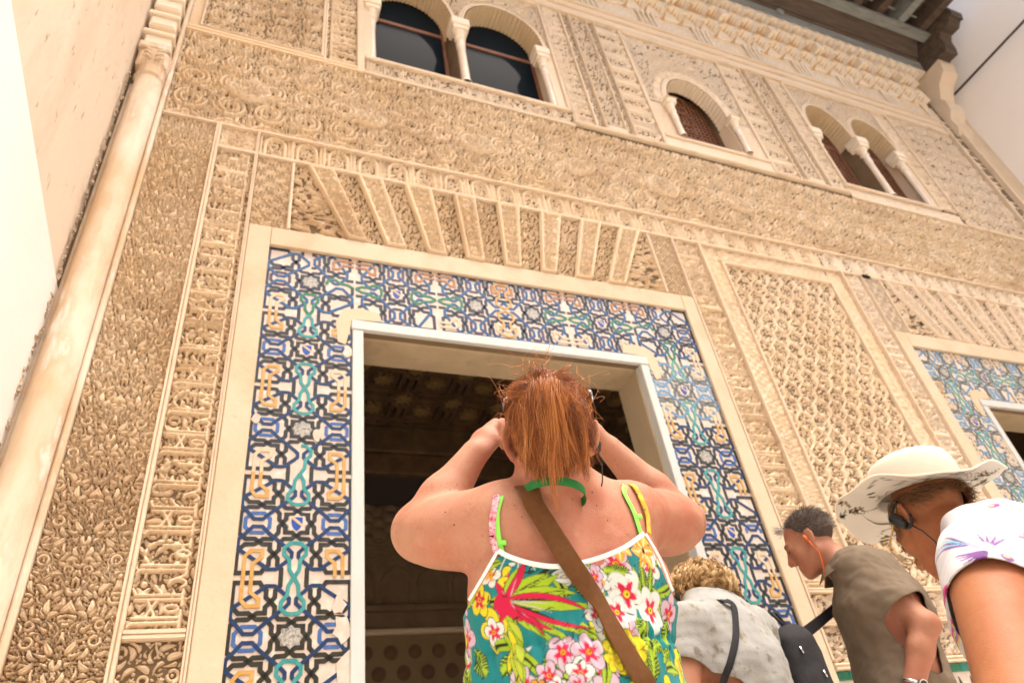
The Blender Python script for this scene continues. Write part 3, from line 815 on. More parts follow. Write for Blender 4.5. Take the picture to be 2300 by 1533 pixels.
# ---- strip, lattice panel and strip between the doors
mould_v(1.0040, .205, 1.245, .006, .026); mould_v(1.0885, .205, 1.245, .007, .03)
strip_v(1.0105, 1.0880, .330, 1.244, fac, True)
mould_v(1.5935, .205, 1.245, .007, .03); mould_v(1.6740, .205, 1.245, .005, .026)
strip_v(1.6010, 1.6735, .330, 1.244, fac, False, 1.1, STUCCO_HI)
fr = lambda x, z: fret_height(x, z, .011)
relief("fret_border", 1.0960, 1.1500, .3300, 1.2440, fr, .010, STUCCO, fac, -.006, 1.3)
relief("fret_border", 1.5380, 1.5930, .3300, 1.2440, fr, .010, STUCCO, fac, -.006, 1.5)
relief("fret_border", 1.1505, 1.5375, 1.1960, 1.2440, fr, .010, STUCCO, fac, -.006, 1.4)
bar(1.1500, 1.1575, .33, 1.1955, .022, TRIM); bar(1.5305, 1.5380, .33, 1.1955, .022, TRIM); bar(1.1576, 1.5304, 1.1880, 1.1955, .022, TRIM)
relief("lattice_panel", 1.1576, 1.5304, .332, 1.1878, lambda x, z: sebka_height(x - .5148, z, .129, AR_MID(x, z)), .024, STUCCO, fac, -.018, .85)
for z_, w_ in ((.320, .010), (.262, .008)): mould_h(1.0105, 1.6735, z_, w_, .026)
relief("frieze_panel", 1.0105, 1.6735, .2705, .3195, lambda x, z: cartouche_height(x, z, .16, .05 * S, AR_MID(x, z)), .022, STUCCO_HI, fac, -.014)
relief("frieze_panel", 1.0105, 1.6735, .2005, .2615, lambda x, z: AR_MID(x, z + .1), .026, STUCCO_HI, fac, -.014)
mould_h(1.0045, 1.6790, .188, .0115, .034)
# dado of green tiles and black stepped merlons
n_ = 22
da = MB(); da.add([W(1.0045, ZP, .002), W(1.6790, ZP, .002), W(1.6790, .1875, .002), W(1.0045, .1875, .002)], [[0, 1, 2, 3]])
dado = da.build("tile_dado", TILE_GROUND, fac)
def tile_piece(name, X0, X1, Z0, Z1, m_, parent, out=.010):
    b = MB(); b.box(W(X0, Z0, out), W(X1, Z1, .0), .002); return b.build(name, m_, parent)
gm = [T_GREEN, glaze("deep_green_glaze", (.012, .07, .045), (.02, .12, .08)), glaze("sea_green_glaze", (.01, .20, .15), (.04, .28, .22))]
rng = random.Random(3)
for k in range(n_):
    a = 1.0045 + (.6745 / n_) * k
    tile_piece("green_tile", a + .0004, a + .6745 / n_ - .0004, .1725, .1868, rng.choice(gm), dado)
    mx = a + .6745 / n_ / 2
    pts = [(-.0095, .085), (.0095, .085), (.0095, .112), (.0062, .112), (.0062, .135), (.0034, .135), (.0034, .152), (0, .165), (-.0034, .152), (-.0034, .135), (-.0062, .135), (-.0062, .112), (-.0095, .112)]
    V = [W(mx + x, z, .006) for x, z in pts] + [W(mx + x, z, .0) for x, z in pts]; q = len(pts)
    obj("merlon_tile", V, [list(range(q))] + [[i, i + q, (i + 1) % q + q, (i + 1) % q] for i in range(q)], T_BLACK, dado)
for (a, b_) in ((D1['tl'], D1['jl']), (D1['jr'], D1['tr'] - .001), (D2['tl'] + .001, D2['jl'])):
    n2 = max(3, int((b_ - a) / .031))
    for k in range(n2):
        x_ = a + (b_ - a) * k / n2; tile_piece("green_tile", x_ + .0004, x_ + (b_ - a) / n2 - .0004, .1700, .1862, rng.choice(gm), P1 if b_ < 1.2 else P2)
    for k in range(n2):
        x_ = a + (b_ - a) * k / n2; tile_piece("white_tile", x_ + .0004, x_ + (b_ - a) / n2 - .0004, .125, .1690, TILE_GROUND, P1 if b_ < 1.2 else P2, .006)
# ================================================================ upper storey
AF = AR_FINE
SPR, APEX = 2.055, 2.235
def arch_curve(a, b_, spr, apex, n=40, lobes=0, amp=0.0):
    cx = (a + b_) / 2; rx = (b_ - a) / 2; rz = apex - spr
    th = np.linspace(math.pi, 0, n + 1)
    r = 1 + (amp * np.abs(np.sin(th * lobes / 2.0)) if lobes else 0)
    # slightly bulged, slightly pointed outline
    X = cx + rx * np.cos(th) * r * (1 + .05 * np.sin(th) ** 2); Z = spr + rz * (np.sin(th) ** .92) * r
    return np.stack([X, Z], 1)
def arch_front(a, b_, L, Rr, spr, apex, top, material, parent, archivolt=.016, beads=0):
    c = arch_curve(a, b_, spr, apex, 120); cx = (a + b_) / 2
    n = len(c); m_ = 56
    V = []
    for i in range(n):
        d = np.array([c[i, 0] - cx, c[i, 1] - spr + 1e-6]); d /= np.linalg.norm(d)
        ks = []
        if d[0] > 1e-6: ks.append((Rr - cx) / d[0])
        if d[0] < -1e-6: ks.append((L - cx) / d[0])
        if d[1] > 1e-4: ks.append((top - spr) / d[1])
        k = min(ks); e = np.array([cx + d[0] * k, spr + max(0, d[1]) * k])
        for j in range(m_):
            s = (j / (m_ - 1)) ** 1.2
            p = c[i] * (1 - s) + e * s
            dist = np.linalg.norm(p - c[i])
            x_, z_ = (p[0]) * S, (p[1]) * S
            band = archivolt
            if dist < band:
                h = .022 + .006 * math.sin(dist / band * math.pi * 2)
            else:
                h = float(AR_MID(np.array([x_]), np.array([z_]))[0]) * .030 - .016
                if beads and band + .004 < dist < band + .032:
                    h = .010 + .022 * max(0, math.sin(i * beads / n * math.pi * 2)) * math.sin((dist - band - .004) / .028 * math.pi)
            V.append(W(p[0], p[1], h))
    return obj("arch", V, grid_faces(m_, n), material, parent, True)
def intrados(a, b_, spr, apex, depth, material, parent, drop=.02, mir=False):
    c = arch_curve(a, b_, spr, apex, 150)
    k = np.arange(len(c)); cx = (a + b_) / 2
    rib = 1 - .050 * (np.abs(np.sin(k * math.pi / 5.0)))
    c2 = np.stack([cx + (c[:, 0] - cx) * rib, spr + (c[:, 1] - spr) * rib], 1)
    c2 = np.concatenate([[[c2[0, 0], spr - drop]], c2, [[c2[-1, 0], spr - drop]]])
    V = []
    ys = [-.026, 0, depth * .33, depth * .66, depth]
    for j, y in enumerate(ys):
        for p in c2:
            q = (cx + (p[0] - cx) * (1 if j > 0 else 1.0), p[1])
            V.append(W(q[0], q[1], -y))
    n = len(c2)
    return obj("arch_soffit", V, grid_faces(n, len(ys)), material, parent, False)
def colonnette(X, z0, z1, ztop, r, out, material, parent):
    b = MB(); H = 1.15
    prof = [(r * 1.25, z0 * S + H), (r * 1.25, z0 * S + H + .012), (r * 1.0, z0 * S + H + .03)]
    prof += [(r, z0 * S + H + .05), (r * .96, z1 * S + H - .10)]
    for k in range(3):
        zz = z1 * S + H - .09 + .028 * k; prof += [(r * 1.14, zz), (r * 1.14, zz + .010), (r * .98, zz + .014)]
    prof += [(r * 1.0, z1 * S + H)]
    b.lathe(prof, (X * S, S - out, 0), 16); o = b.build("colonnette", MARBLE_COL, parent, True)
    b = MB()
    b.lathe([(r * 1.0, z1 * S + H), (r * 1.45, z1 * S + H + .03), (r * 1.2, z1 * S + H + .06), (r * 1.75, z1 * S + H + .13)], (X * S, S - out, 0), 12)
    zc = z1 * S + H + .131; w_ = r * 2.0
    b.box((X * S - w_, S - out - w_, zc), (X * S + w_, S - out + w_, zc + .05), .008)
    b.box((X * S - w_ * 1.18, S - out - w_ * 1.18, zc + .051), (X * S + w_ * 1.18, S - out + w_ * 1.1, ztop * S + H), .008)
    b.build("capital", MUQ, parent, False)
MARBLE_COL = mat("colonnette_marble", (.72, .60, .47), .5, (.80, .74, .66), 6, .7, .1, 30, spec=.35)
GLASS = bpy.data.materials.new("window_glass"); GLASS.use_nodes = True
_b = GLASS.node_tree.nodes["Principled BSDF"]; _b.inputs["Base Color"].default_value = (.010, .016, .022, 1); _b.inputs["Roughness"].default_value = .06
_b.inputs["Specular IOR Level"].default_value = .012
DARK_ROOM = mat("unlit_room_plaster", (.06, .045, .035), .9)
CURTAIN = mat("draped_reflection_wood", (.20, .13, .08), .7, (.12, .08, .05), 14, .7)
def twin_window(openings, A0, A1, top, sill, kind, material, label_parent):
    wroot = bpy.data.objects.new("arched_window", None); COL.objects.link(wroot); wroot.parent = fac
    wroot.location = Vector(W((A0 + A1) / 2, sill)) - wloc(fac)
    mids = [(openings[i][1] + openings[i + 1][0]) / 2 for i in range(len(openings) - 1)]
    bounds = [A0] + mids + [A1]
    for i, (a, b_) in enumerate(openings):
        arch_front(a, b_, bounds[i], bounds[i + 1], SPR, APEX, top, material, wroot)
        intrados(a, b_, SPR, APEX, .17, SOFFIT, wroot, .0)
    for X in mids: colonnette(X, sill, 1.955, SPR, .034, .0, None, wroot)
    colonnette(openings[-1][1] - .006, sill, 1.955, SPR, .030, -.03, None, wroot)
    colonnette(openings[0][0] + .004, sill, 1.955, SPR, .030, -.03, None, wroot)
    # outer jambs and the wood frame behind
    for X0, X1 in ((A0, openings[0][0]), (openings[-1][1], A1)):
        b = MB(); b.box(W(X0, sill, .002), W(X1, SPR - .0005, -.18)); b.build("window_jamb", material, wroot)
    b = MB(); b.box(W(A0, sill - .012, .026), W(A1, sill, -.18), .006); b.build("window_sill", TRIM, wroot)
    for i, (a, b_) in enumerate(openings):
        fr = MB(); t = .012
        fr.box(W(a, sill, -.172), W(a + t, APEX, -.20)); fr.box(W(b_ - t, sill, -.172), W(b_, APEX, -.20))
        fr.box(W(a + t, SPR + .02, -.172), W(b_ - t, SPR + .035, -.20)); fr.box(W(a + t, sill, -.172), W(b_ - t, sill + .012, -.20))
        fo = fr.build("window_frame", WOOD_LAT, wroot)
        if kind == 'glass':
            g_ = MB(); g_.box(W(a + t, sill + .012, -.182), W(b_ - t, APEX, -.188)); g_.build("pane", GLASS, wroot); window_reflection(a, b_, sill, wroot)
        else:
            lattice(a + t, b_ - t, sill + .012, APEX, wroot)
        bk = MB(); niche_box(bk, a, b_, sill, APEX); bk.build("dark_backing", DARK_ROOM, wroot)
    return wroot
RAIL = mat("reflected_balusters", (.02, .03, .05), .5, (.05, .08, .13), 9, .6); INARCH = mat("shaded_inner_arch", (.16, .10, .055), .8, (.10, .065, .04), 8, .6)  # RAIL carries the colour of a balustrade reflected in the glass
def window_reflection(a, b_, sill, parent):
    """railing added to stand in for the balustrade reflected in the pane"""
    b = MB(); n = 11
    for i in range(n):
        X = a + .014 + (b_ - a - .028) * (i + .5) / n; b.box(W(X - .0028, sill + .013, -.174), W(X + .0028, sill + .098, -.1805))
    b.box(W(a + .013, sill + .0985, -.172), W(b_ - .013, sill + .108, -.1805)); b.build("reflected_railing", RAIL, parent)
    cx = (a + b_) / 2 - .012; V = []; m_ = 20
    for y in (-.1745, -.181):
        for r in (.070, .098):
            for k in range(m_ + 1):
                t = math.pi * k / m_; V.append(W(cx + r * math.cos(t), sill + .110 + r * 1.15 * math.sin(t), y))
    q = m_ + 1; F = []
    for k in range(m_): F += [[k, k + 1, q + k + 1, q + k], [k, 2 * q + k, 2 * q + k + 1, k + 1], [q + k, q + k + 1, 3 * q + k + 1, 3 * q + k]]
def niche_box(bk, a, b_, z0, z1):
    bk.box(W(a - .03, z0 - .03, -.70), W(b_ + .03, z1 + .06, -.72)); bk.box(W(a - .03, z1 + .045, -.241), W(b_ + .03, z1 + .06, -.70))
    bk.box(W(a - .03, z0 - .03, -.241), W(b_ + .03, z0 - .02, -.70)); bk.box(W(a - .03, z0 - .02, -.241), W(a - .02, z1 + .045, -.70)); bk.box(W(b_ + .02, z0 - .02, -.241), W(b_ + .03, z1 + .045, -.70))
def lattice(a, b_, z0, z1, parent):
    b = MB(); p = .0165
    nx = int((b_ - a) / p); nz = int((z1 - z0) / p)
    for i in range(nx + 1):
        X = a + (b_ - a) * i / nx; b.box(W(X - .0026, z0, -.180), W(X + .0026, z1, -.187))
    for j in range(nz + 1):
        Z = z0 + (z1 - z0) * j / nz; b.box(W(a, Z - .0030, -.1762), W(b_, Z + .0030, -.1798))
    cx = (a + b_) / 2
    for k in range(7):                                                     # larger hexagon figures in thicker strips
        zc = z0 + (z1 - z0) * (k + .5) / 7
        r = .028 if k % 2 else .040
        pts = [(cx + r * math.cos(math.pi / 3 * q + .5), zc + r * .9 * math.sin(math.pi / 3 * q + .5)) for q in range(7)]
        for (xa, za), (xb, zb_) in zip(pts[:-1], pts[1:]):
            b.tube([W(xa, za, -.172), W(xb, zb_, -.172)], .009, 4)
    o = b.build("lattice", WOOD_LAT, parent); return o
SOFFIT = mat("arch_soffit_plaster", (.60, .46, .28), .85, (.68, .56, .38), 4, .6, .2, 40)
holes_top = 2.24
ALF_T = 2.350
twin_window(WIN_L, .206, .806, ALF_T, SILL, 'glass', STUCCO_HI, "")
twin_window(WIN_R, 1.888, 2.366, ALF_T, 1.735, 'lattice', STUCCO_HI, "")
# single window with a beaded arch
wc = bpy.data.objects.new("arched_window", None); COL.objects.link(wc); wc.parent = fac; wc.location = Vector(W(1.343, 1.75)) - wloc(fac)
_s, _a = SPR, APEX
SPR, APEX = 1.935, 2.125
arch_front(1.225, 1.462, 1.145, 1.560, SPR, APEX, 2.345, STUCCO_HI, wc, .018, 13)
intrados(1.225, 1.462, SPR, APEX, .12, MUQ, wc, .0)
for X0, X1 in ((1.145, 1.225), (1.462, 1.560)):
    b = MB(); b.box(W(X0, 1.75, .002), W(X1, SPR - .0005, -.14)); b.build("window_jamb", STUCCO_HI, wc)
colonnette(1.474, 1.75, 1.868, SPR, .026, .03, None, wc); colonnette(1.213, 1.75, 1.868, SPR, .026, .03, None, wc)
for X0, X1 in ((1.1475, 1.203), (1.485, 1.5575)):
    relief("jamb_carving", X0, X1, 1.7515, SPR - .001, lambda x, z: AF(x, z), .022, STUCCO_HI, wc, -.010, .9)
b = MB(); b.box(W(1.145, 1.738, .028), W(1.560, 1.75, -.14), .006); b.build("window_sill", TRIM, wc)
lattice(1.225, 1.462, 1.75, APEX, wc)
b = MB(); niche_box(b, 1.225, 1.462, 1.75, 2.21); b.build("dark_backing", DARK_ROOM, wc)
SPR, APEX = _s, _a
# fill of the wall between the lower window heads and the alfiz of the single window is carried by its arch mesh

# ---- carved panels of the upper storey

relief("fret_border", -.2125, -.1880, 1.6825, 2.36, lambda x, z: fret_height(x, z, .012), .006, STUCCO, fac, -.002, 1.2)
bar(-.1880, -.1830, 1.684, 2.36, .026, TRIM); bar(-.1829, .0945, 1.6822, 1.6870, .026, TRIM); bar(.0946, .1010, 1.6822, 2.36, .026, TRIM)
relief("upper_leaf_panel", -.1829, .0945, 1.6872, 2.36, lambda x, z: np.maximum(AF(x, z), scrolls(x, z, .40, .20, .022)), .030, STUCCO, fac, -.020, .9)
bar(.1012, .1080, 1.6600, 2.36, .020, TRIM)
relief("upper_strip", .1082, .1860, 1.6600, 2.36, lambda x, z: np.maximum(kufic_height(z, x, .30, .078 * S, AF(x, z)), 0), .030, STUCCO, fac, -.020, .9)
bar(.1862, .2055, 1.6600, 2.36, .022, TRIM)
relief("sill_inscription", .2060, .8150, 1.6700, 1.7290, lambda x, z: kufic_height(x, z, .42, .059 * S, AF(x, z)), .030, STUCCO_HI, fac, -.018)
bar(.2060, .8150, 1.6600, 1.6698, .020, TRIM)
def upper_group(xs, flip):
    f = (lambda X: X) if not flip else (lambda X: 2 * 1.3525 - X)
    def R(name, a, b_, z0, z1, hf, d):
        X0, X1 = sorted((f(a), f(b_))); relief(name, X0, X1, z0, z1, hf, d * 2.5, STUCCO_HI, fac, -.019, .9)
    def Bv(a, b_, z0=1.690, z1=2.36, out=.022):
        X0, X1 = sorted((f(a), f(b_))); bar(X0, X1, z0, z1, out, TRIM)
    Bv(.8070, .8170, 1.7355); R("upper_strip", .8175, .8900, 1.690, 2.36, lambda x, z: kufic_height(z, x, .30, .0725 * S, AF(x, z)), .012)
    Bv(.8905, .8985); R("plain_fret", .8986, .9260, 1.690, 2.36, lambda x, z: fret_height(x, z, .013), .004)
    Bv(.9262, .9320); R("upper_leaf_panel", .9322, .9960, 1.710, 2.36, AF, .012); Bv(.9322, .9960, 1.690, 1.7095)
    Bv(.9962, 1.0020); R("plain_fret", 1.0022, 1.0270, 1.690, 2.36, lambda x, z: fret_height(x, z, .013), .004)
    Bv(1.0272, 1.0330); R("upper_strip", 1.0332, 1.1300, 1.690, 2.36, lambda x, z: cartouche_height(z, x, .22, .097 * S, AF(x, z)), .012)
    Bv(1.1302, 1.1440)
upper_group(None, False); upper_group(None, True)
mould_h(.8151, 1.885, 1.6760, .0135, .024)
bar(1.1445, 1.5605, 1.6900, 1.7375, .012, STUCCO_HI); bar(1.1445, 1.5605, 2.3455, 2.36, .030, TRIM)
relief("sill_inscription", 1.8900, 2.4600, 1.6650, 1.7210, lambda x, z: kufic_height(x, z, .42, .056 * S, AF(x, z)), .012, STUCCO_HI, fac, -.006)
mould_h(2.4605, 2.868, 1.6555, .018, .022); bar(2.367, 2.374, 1.7355, 2.36, .022, TRIM); bar(2.462, 2.470, 1.7355, 2.36, .022, TRIM); relief("upper_strip", 2.3745, 2.4615, 1.7355, 2.36, lambda x, z: kufic_height(z, x, .30, .087 * S, AF(x, z)), .030, STUCCO_HI, fac, -.018, .9); bar(1.8900, 2.4600, 1.6560, 1.6648, .02, TRIM)
relief("upper_leaf_panel", 2.4705, 2.860, 1.675, 2.36, lambda x, z: np.maximum(AF(x, z), scrolls(x, z, .46, .20, .026)), .034, STUCCO_HI, fac, -.022, .9)
bar(.2060, .8065, 2.3502, 2.3600, .030, TRIM); bar(1.8885, 2.4700, 2.3502, 2.3600, .030, TRIM)
# stepped string courses under the cornice
for k, (z0, z1, out) in enumerate(((2.3605, 2.374, .034), (2.3745, 2.409, .022), (2.4095, 2.424, .040), (2.4245, 2.452, .030), (2.4525, 2.466, .050))):
    bar(-.2125, 2.868, z0, z1, out, TRIM if k % 2 == 0 else STUCCO_HI)
# right-hand pilaster with its inscription and crowning corbel
bar(2.8690, 2.8800, ZP, 2.56, .045, TRIM); bar(2.9800, 2.9950, ZP, 2.56, .050, TRIM)
relief("inscription_strip", 2.8805, 2.9795, .20, 2.56, lambda x, z: kufic_height(z, x, .36, .099 * S, AF(x, z)), .014, STUCCO_HI, fac, -.022, 1.3)
bar(2.9955, XR, ZP, 2.70, .020, PLASTER)
b = MB()
pr = [(.02, 2.40), (.07, 2.44), (.06, 2.50), (.13, 2.54), (.15, 2.60), (.12, 2.63), (.22, 2.70), (.36, 2.74), (.40, 2.80), (.40, 2.815), (-.01, 2.815), (-.01, 2.40)]
n_ = len(pr); V = [W(2.962, z, o_) for o_, z in pr] + [W(3.06, z, o_) for o_, z in pr]
b.add(V, [list(range(n_))[::-1], list(range(n_, 2 * n_))] + [[k, (k + 1) % n_, (k + 1) % n_ + n_, k + n_] for k in range(n_)])
b.build("corner_corbel", STUCCO_HI, fac)

# ---- muqarnas cornice: bays of a flat panel, paired shafts and three tiers of hollow cells
corn = bpy.data.objects.new("muqarnas_cornice", None); COL.objects.link(corn); corn.parent = fac; corn.location = Vector(W(1.9, 2.466)) - wloc(fac)
def cell_mesh(w, h, o0, o1, seed=0):
    n, m_ = 13, 12
    V = []
    for j in range(m_ + 1):
        t = max(0, (j - 1)) / (m_ - 1)
        for i in range(n):
            x = -1 + 2 * i / (n - 1)
            d = math.hypot(x / .95, (t + .02) / .97)
            rec = math.sqrt(max(0, 1 - d * d)) ** .8 if d < 1 else 0
            lip = math.exp(-((d - 1.04) / .07) ** 2) * .12
            out = o1 - (o1 - o0) * rec + lip * (o1 - o0) - (o1 - o0) * .10 * (rec > 0) * abs(math.sin(math.atan2(t + .05, x) * 4))
            if j == 0: out = o0 - .004
            V.append((x * w / 2, -out, t * h))
    for i in range(n):                                       # top lid back to the next tier
        V.append((-w / 2 + w * i / (n - 1), -(o0 - .02), h))
    F = grid_faces(n, m_ + 2)
    me = new_mesh("muqarnas_cell", V, F, True)
    me.materials.append(MUQ); me.materials.append(MUQ_SHADE)
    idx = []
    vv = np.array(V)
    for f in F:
        idx.append(1 if (-vv[f, 1].mean() < o0 + .62 * (o1 - o0)) else 0)  # deep faces take the painted shade tone
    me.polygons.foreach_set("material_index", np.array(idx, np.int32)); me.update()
    return me
BAY = .2603
tiers = [(2.585, .082, -.02, .100, 3), (2.667, .078, .020, .160, 3), (2.745, .064, .070, .205, 4)]
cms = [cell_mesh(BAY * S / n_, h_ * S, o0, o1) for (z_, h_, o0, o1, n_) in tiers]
nb = 12
for i in range(nb):
    Xb = 2.868 - BAY * (i + 1)
    if Xb < -.25: break
    for ti, (z_, h_, o0, o1, n_) in enumerate(tiers):
        for k in range(n_):
            X = Xb + BAY * (k + .5) / n_ + (BAY / n_ / 2 if ti == 1 else 0)
            if X > 2.86: continue
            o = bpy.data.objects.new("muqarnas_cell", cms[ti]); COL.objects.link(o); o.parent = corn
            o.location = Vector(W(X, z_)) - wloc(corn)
    # base panel with a pointed head, between two pairs of shafts
    hf = lambda s, t, ms, mt: AF(ms, mt) * .010 * smooth01((.92 - np.abs(s - .5) * 2 - .9 * np.clip(t - .55, 0, 1)) / .05) + .012 * smooth01((np.abs(s - .5) * 2 + .9 * np.clip(t - .55, 0, 1) - .92) / .04) + .002
    warp_relief("cornice_panel", (Xb + .045, 2.5845), (Xb + BAY - .045, 2.5845), (Xb + .045, 2.4665), (Xb + BAY - .045, 2.4665), 34, 26, hf, STUCCO_HI, corn)
    for X in (Xb + .012, Xb + .034, Xb + BAY - .034, Xb + BAY - .012):
        b = MB(); b.lathe([(.020, 1.15 + 2.467 * S), (.020, 1.15 + 2.475 * S), (.014, 1.15 + 2.482 * S), (.013, 1.15 + 2.555 * S), (.022, 1.15 + 2.57 * S), (.026, 1.15 + 2.585 * S)], (X * S, S - .03, 0), 8)
        b.build("cornice_shaft", MUQ, corn, True)
    # hanging pale block at the head of each bay
    for X in (Xb + BAY * .5,):
        b = MB(); z0 = 2.672
        b.box(W(X - .018, z0, .190), W(X + .018, z0 + .050, .08), .012)
        b.build("hanging_block", MUQ, corn)
b = MB(); b.box(W(-.2125, 2.8095, .20), W(2.955, 2.822, -.01)); b.box(W(-.2125, 2.4665, .004), W(2.868, 2.585, -.011)); b.box(W(-.2125, 2.5852, .03), W(2.868, 2.8090, -.011))
b.build("cornice_backing", MUQ, corn)

# ---- wooden eave
ea = empty("timber_eave", W(1.4, 2.85, .2), "weathered dark timber eave with carved end bracket jutting above the muqarnas cornice", "eave")
XE0, XE1 = -.28, 2.95
b = MB()
V = []; F = []
def slab(name, prof, X0, X1, m_):
    n = len(prof); V = [W(X0, z, o_) for o_, z in prof] + [W(X1, z, o_) for o_, z in prof]
    return obj(name, V, [list(range(n)), list(range(n, 2 * n))[::-1]] + [[k, k + n, (k + 1) % n + n, (k + 1) % n] for k in range(n)], m_, ea)
slab("fascia_board", [(.188, 2.8225), (.205, 2.8225), (.222, 2.880), (.190, 2.880)], XE0, XE1, EAVE_GREY)
slab("carved_beam", [(.20, 2.8815), (.228, 2.8815), (.250, 2.893), (.262, 2.890), (.380, 2.966), (.395, 2.975), (.395, 3.02), (.20, 3.02)], XE0, XE1 - .02, EAVE_BROWN)
slab("soffit_board", [(.397, 2.968), (.520, 2.966), (.520, 2.992), (.397, 2.992)], XE0, XE1 + .02, EAVE_GREY)
slab("upper_beam", [(.397, 2.9935), (.47, 2.9935), (.47, 3.10), (.397, 3.10)], XE0, XE1, EAVE_BROWN)
slab("roof_boards", [(.20, 3.102), (1.25, 3.062), (1.25, 3.085), (.20, 3.125)], XE0, XE1 + .05, EAVE_BROWN)
nr = 22
for k in range(nr):
    X = XE1 - .04 - k * .145
    if X < XE0: break
    pr = [(.472, 2.998), (.98, 2.985), (1.05, 3.0), (1.10, 3.035), (1.16, 3.04), (1.16, 3.062), (.472, 3.09)]
    n_ = len(pr); V = [W(X, z, o_) for o_, z in pr] + [W(X + .042, z, o_) for o_, z in pr]
    obj("rafter", V, [list(range(n_)), list(range(n_, 2 * n_))[::-1]] + [[q, q + n_, (q + 1) % n_ + n_, (q + 1) % n_] for q in range(n_)], EAVE_GREY if k % 3 == 1 else EAVE_BROWN, ea)
    if k < nr - 1:
        bb = MB(); bb.box(W(X + .0425, 3.015, .60), W(X + .1025, 3.028, .62)); bb.build("rafter_spacer", EAVE_GREY, ea)
br = [(.10, 2.818), (.34, 2.818), (.43, 2.828), (.53, 2.822), (.56, 2.86), (.575, 2.91), (.62, 2.935), (.74, 2.930), (.80, 2.955), (.84, 2.950), (.87, 2.985), (.85, 3.02), (.80, 3.04), (.80, 3.10), (.10, 3.10)]
def s_bracket(X0, X1):
    n = len(br); V = [W(X0, z, o_) for o_, z in br] + [W(X1, z, o_) for o_, z in br]
    return obj("end_bracket", V, [list(range(n)), list(range(n, 2 * n))[::-1]] + [[k, k + n, (k + 1) % n + n, (k + 1) % n] for k in range(n)], EAVE_BROWN, ea)
s_bracket(2.972, 3.052)
b = MB()                                                                          # round boss where the boards join
b.lathe([(.055, 0), (.055, .02), (.04, .035), (.0, .04)], (0, 0, 0), 14)
bm = np.concatenate(b.v); c0 = np.array(W(2.06, 2.872, .222))
V = np.stack([bm[:, 0] + c0[0], -bm[:, 2] + c0[1], bm[:, 1] + c0[2]], 1)
obj("boss", V, b.f, EAVE_GREY, ea, True)

# ================================================================ dark room behind the doorways
room = empty("inner_room", (1.0 * S, S + 1.5, PLAT), "dark panelled room with a coffered cedar ceiling seen through the tiled doorway", "room")
Y0, Y1 = S + .262, 2 * S; ZC = 1.15 + 1.172 * S; xa, xb = -.75 * S, 3.4 * S
b = MB()
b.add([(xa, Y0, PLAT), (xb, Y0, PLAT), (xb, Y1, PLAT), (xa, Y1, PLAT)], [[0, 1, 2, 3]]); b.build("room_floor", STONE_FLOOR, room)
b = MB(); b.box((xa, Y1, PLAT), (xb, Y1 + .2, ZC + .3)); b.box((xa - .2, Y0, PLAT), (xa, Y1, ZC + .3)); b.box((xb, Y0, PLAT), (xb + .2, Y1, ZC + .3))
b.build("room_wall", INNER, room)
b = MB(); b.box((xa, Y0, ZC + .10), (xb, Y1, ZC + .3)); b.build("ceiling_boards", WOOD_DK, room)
p = .44
def strap(x0, y0, x1, y1, w=.045, h=.07):
    d = np.array([x1 - x0, y1 - y0]); L_ = np.linalg.norm(d); d /= L_; n_ = np.array([-d[1], d[0]]) * w / 2
    V = [(x0 + n_[0], y0 + n_[1]), (x1 + n_[0], y1 + n_[1]), (x1 - n_[0], y1 - n_[1]), (x0 - n_[0], y0 - n_[1])]
    return [(a, c, ZC + .10 - h) for a, c in V] + [(a, c, ZC + .1) for a, c in V], [[0, 1, 2, 3], [0, 4, 5, 1], [1, 5, 6, 2], [2, 6, 7, 3], [3, 7, 4, 0]]
st_me = None
for i in range(-1, 9):
    for j in range(0, 6):
        cx_, cy_ = i * p, Y0 + .1 + j * p
        if cy_ > Y1 - .2: continue
        if st_me is None:
            b = MB(); q = p
            for (a, c, d, e) in ((0, .30, .30, 0), (.30, 0, .70, 0), (.70, 0, 1, .30), (0, .70, .30, 1), (.70, 1, 1, .70), (0, .30, 0, .70), (.30, 0, .30, -.0001), (.16, .16, .84, .16), (.84, .16, .84, .84), (.84, .84, .16, .84), (.16, .84, .16, .16)):
                if abs(a - d) + abs(c - e) < .01: continue
                V, F = strap(a * q, c * q, d * q, e * q, .04 if not (a == .16 or a == .84) else .03, .07 if not (a in (.16, .84)) else .045); b.add(V, F)
            V = np.concatenate(b.v); st_me = new_mesh("coffer_strapwork", V - np.array([0, 0, ZC]), b.f); st_me.materials.append(WOOD_DK)
            sv = star_verts(.085, 8, .62)
            sg = new_mesh("gilded_star", [(x, y, .058) for x, y in sv] + [(x, y, .10) for x, y in sv], [list(range(16))[::-1]] + [[k, (k + 1) % 16, (k + 1) % 16 + 16, k + 16] for k in range(16)]); sg.materials.append(WOOD_GOLD)
        o = bpy.data.objects.new("coffer_strapwork", st_me); COL.objects.link(o); o.parent = room; o.location = Vector((cx_, cy_, ZC)) - wloc(room)
        for dx, dy in ((0, 0), (.5, .5)):
            o = bpy.data.objects.new("gilded_star", sg); COL.objects.link(o); o.parent = room; o.location = Vector((cx_ + dx * p, cy_ + dy * p, ZC - (0 if dx else .03))) - wloc(room)
def rbar(x0, x1, z0, z1, d, m_, name):
    b = MB(); b.box((x0, Y1 - d, z0), (x1, Y1 - .001, z1), .01); return b.build(name, m_, room)
zU = lambda a: 1.15 + 2 * a * S
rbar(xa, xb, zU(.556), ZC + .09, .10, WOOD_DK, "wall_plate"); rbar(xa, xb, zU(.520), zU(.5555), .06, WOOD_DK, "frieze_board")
rbar(xa, xb, zU(.468), zU(.5195), .004, DARK_ROOM, "recess_shade")  # flat strip; the darkness of the opening is put into its colour
